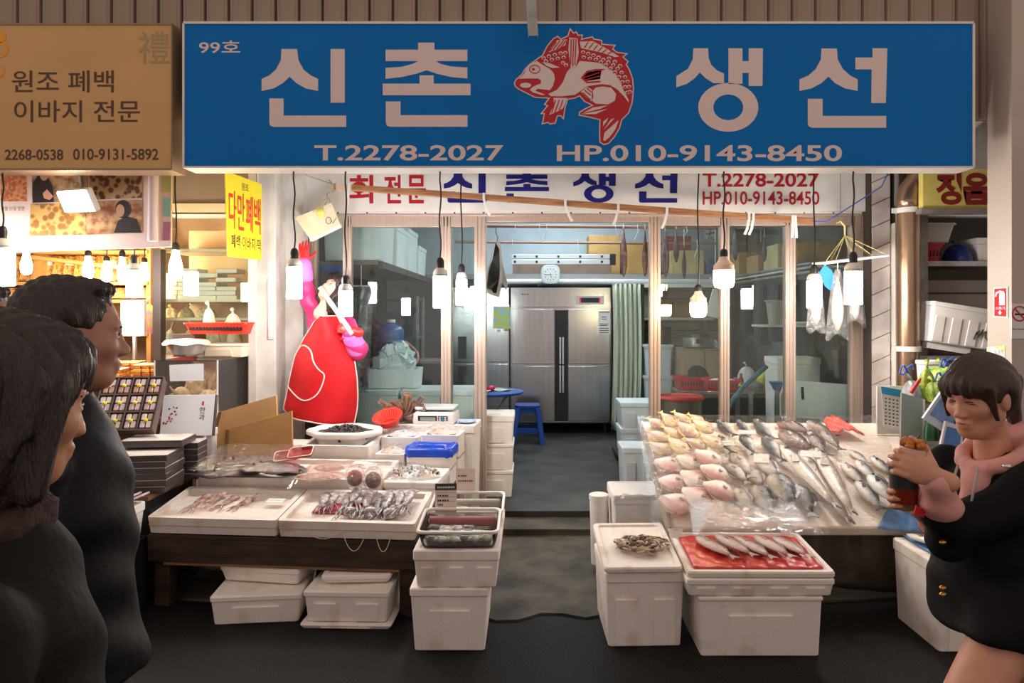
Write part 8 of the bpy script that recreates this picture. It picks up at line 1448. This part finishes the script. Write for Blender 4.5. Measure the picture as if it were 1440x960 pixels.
MB().tube([W(462 + 4 * math.cos(a * .9), 310 + 5 * math.sin(a * .9), YV - .082) for a in range(8)] + [W(468, 314, YV - .084), W(473, 306, YV - .088)], .002, 5).build('pen_mark', M_dk, fl, world=True); MB().ell(tuple(wm(fl).inverted() @ W(451, 300, YV - .075)), (.03, .012, .04), 10, 6).build('yellow_net', mat('yellow_net', (226, 220, 120), .6), fl, 180)
# ---------------------------------------------------------------- let resting things settle: lift each clear of what it lies on
bpy.data.objects.remove(TO); bpy.data.curves.remove(TC)
from mathutils.bvhtree import BVHTree
bpy.context.view_layer.update(); DG = bpy.context.evaluated_depsgraph_get(); GEO = {}
def geo(o):
    if o.name not in GEO:
        V, P_ = [], []
        for c in [o] + list(o.children_recursive):
            if c.type != 'MESH': continue
            ev = c.evaluated_get(DG); me = ev.to_mesh(); n = len(V); co = np.empty(len(me.vertices) * 3); me.vertices.foreach_get('co', co); M = np.array(c.matrix_world)
            V += (co.reshape(-1, 3) @ M[:3, :3].T + M[:3, 3]).tolist(); P_ += [tuple(i + n for i in p.vertices) for p in me.polygons]; ev.to_mesh_clear()
        A_ = np.array(V) if V else np.zeros((1, 3)); GEO[o.name] = [A_, P_, A_.min(0), A_.max(0), None]
    return GEO[o.name]
def tree(g, dz=0.0):
    if dz: return BVHTree.FromPolygons((g[0] + (0, 0, dz)).tolist(), g[1])
    if g[4] is None: g[4] = BVHTree.FromPolygons(g[0].tolist(), g[1])
    return g[4]
TOPS = [o for o in COL.objects if o.parent is None and (o.get('category') or o.get('kind') == 'stuff') and o.get('category') != 'person']
LATER = set()
def settle(names, step=.003, most=.07):
    todo = [q for q in TOPS if q.name.split('.')[0] in names]; LATER.difference_update(names); wait = set(q.name for q in todo)
    for o in todo:
        wait.discard(o.name); g = geo(o); near = [geo(q) for q in TOPS if q is not o and q.name not in wait and q.name.split('.')[0] not in LATER]; near = [q for q in near if np.all(q[2] <= g[3] + (0, 0, most)) and np.all(q[3] >= g[2])]
        dz = 0.0
        while dz <= most and any(tree(g, dz).overlap(tree(q)) for q in near): dz += step
        if 0 < dz <= most: o.location.z += dz; g[0] = g[0] + (0, 0, dz); g[2] = g[0].min(0); g[3] = g[0].max(0); g[4] = None
STEPS = [('gift_carton', 'carton', 'storage_tub', 'sweets_packet', 'snack_bag', 'dried_goods'), ('gift_box', 'gift_card', 'sweets_box', 'sweet_bar_stack', 'striped_packet'), ('foam_tray', 'red_net', 'red_sheet', 'blue_sheet', 'blue_cover'),
         ('skate',), ('oval_dish', 'red_dish', 'squid'), ('octopus', 'clear_bag', 'shellfish_bag'), ('snail_bag', 'blue_bag', 'wrapped_seafood'), ('strainer', 'dried_pollock', 'weighing_scale', 'plate', 'glass_tray'), ('fish', 'eel_coil'), ('red_bag', 'red_basket', 'steel_bowl'), ('plastic_bag',), ('price_card',), ('plastic_wrap',)]
for names in STEPS: LATER.update(names)
for names in STEPS: settle(names, *((.006, .16) if names[0] == 'plastic_wrap' else ()))
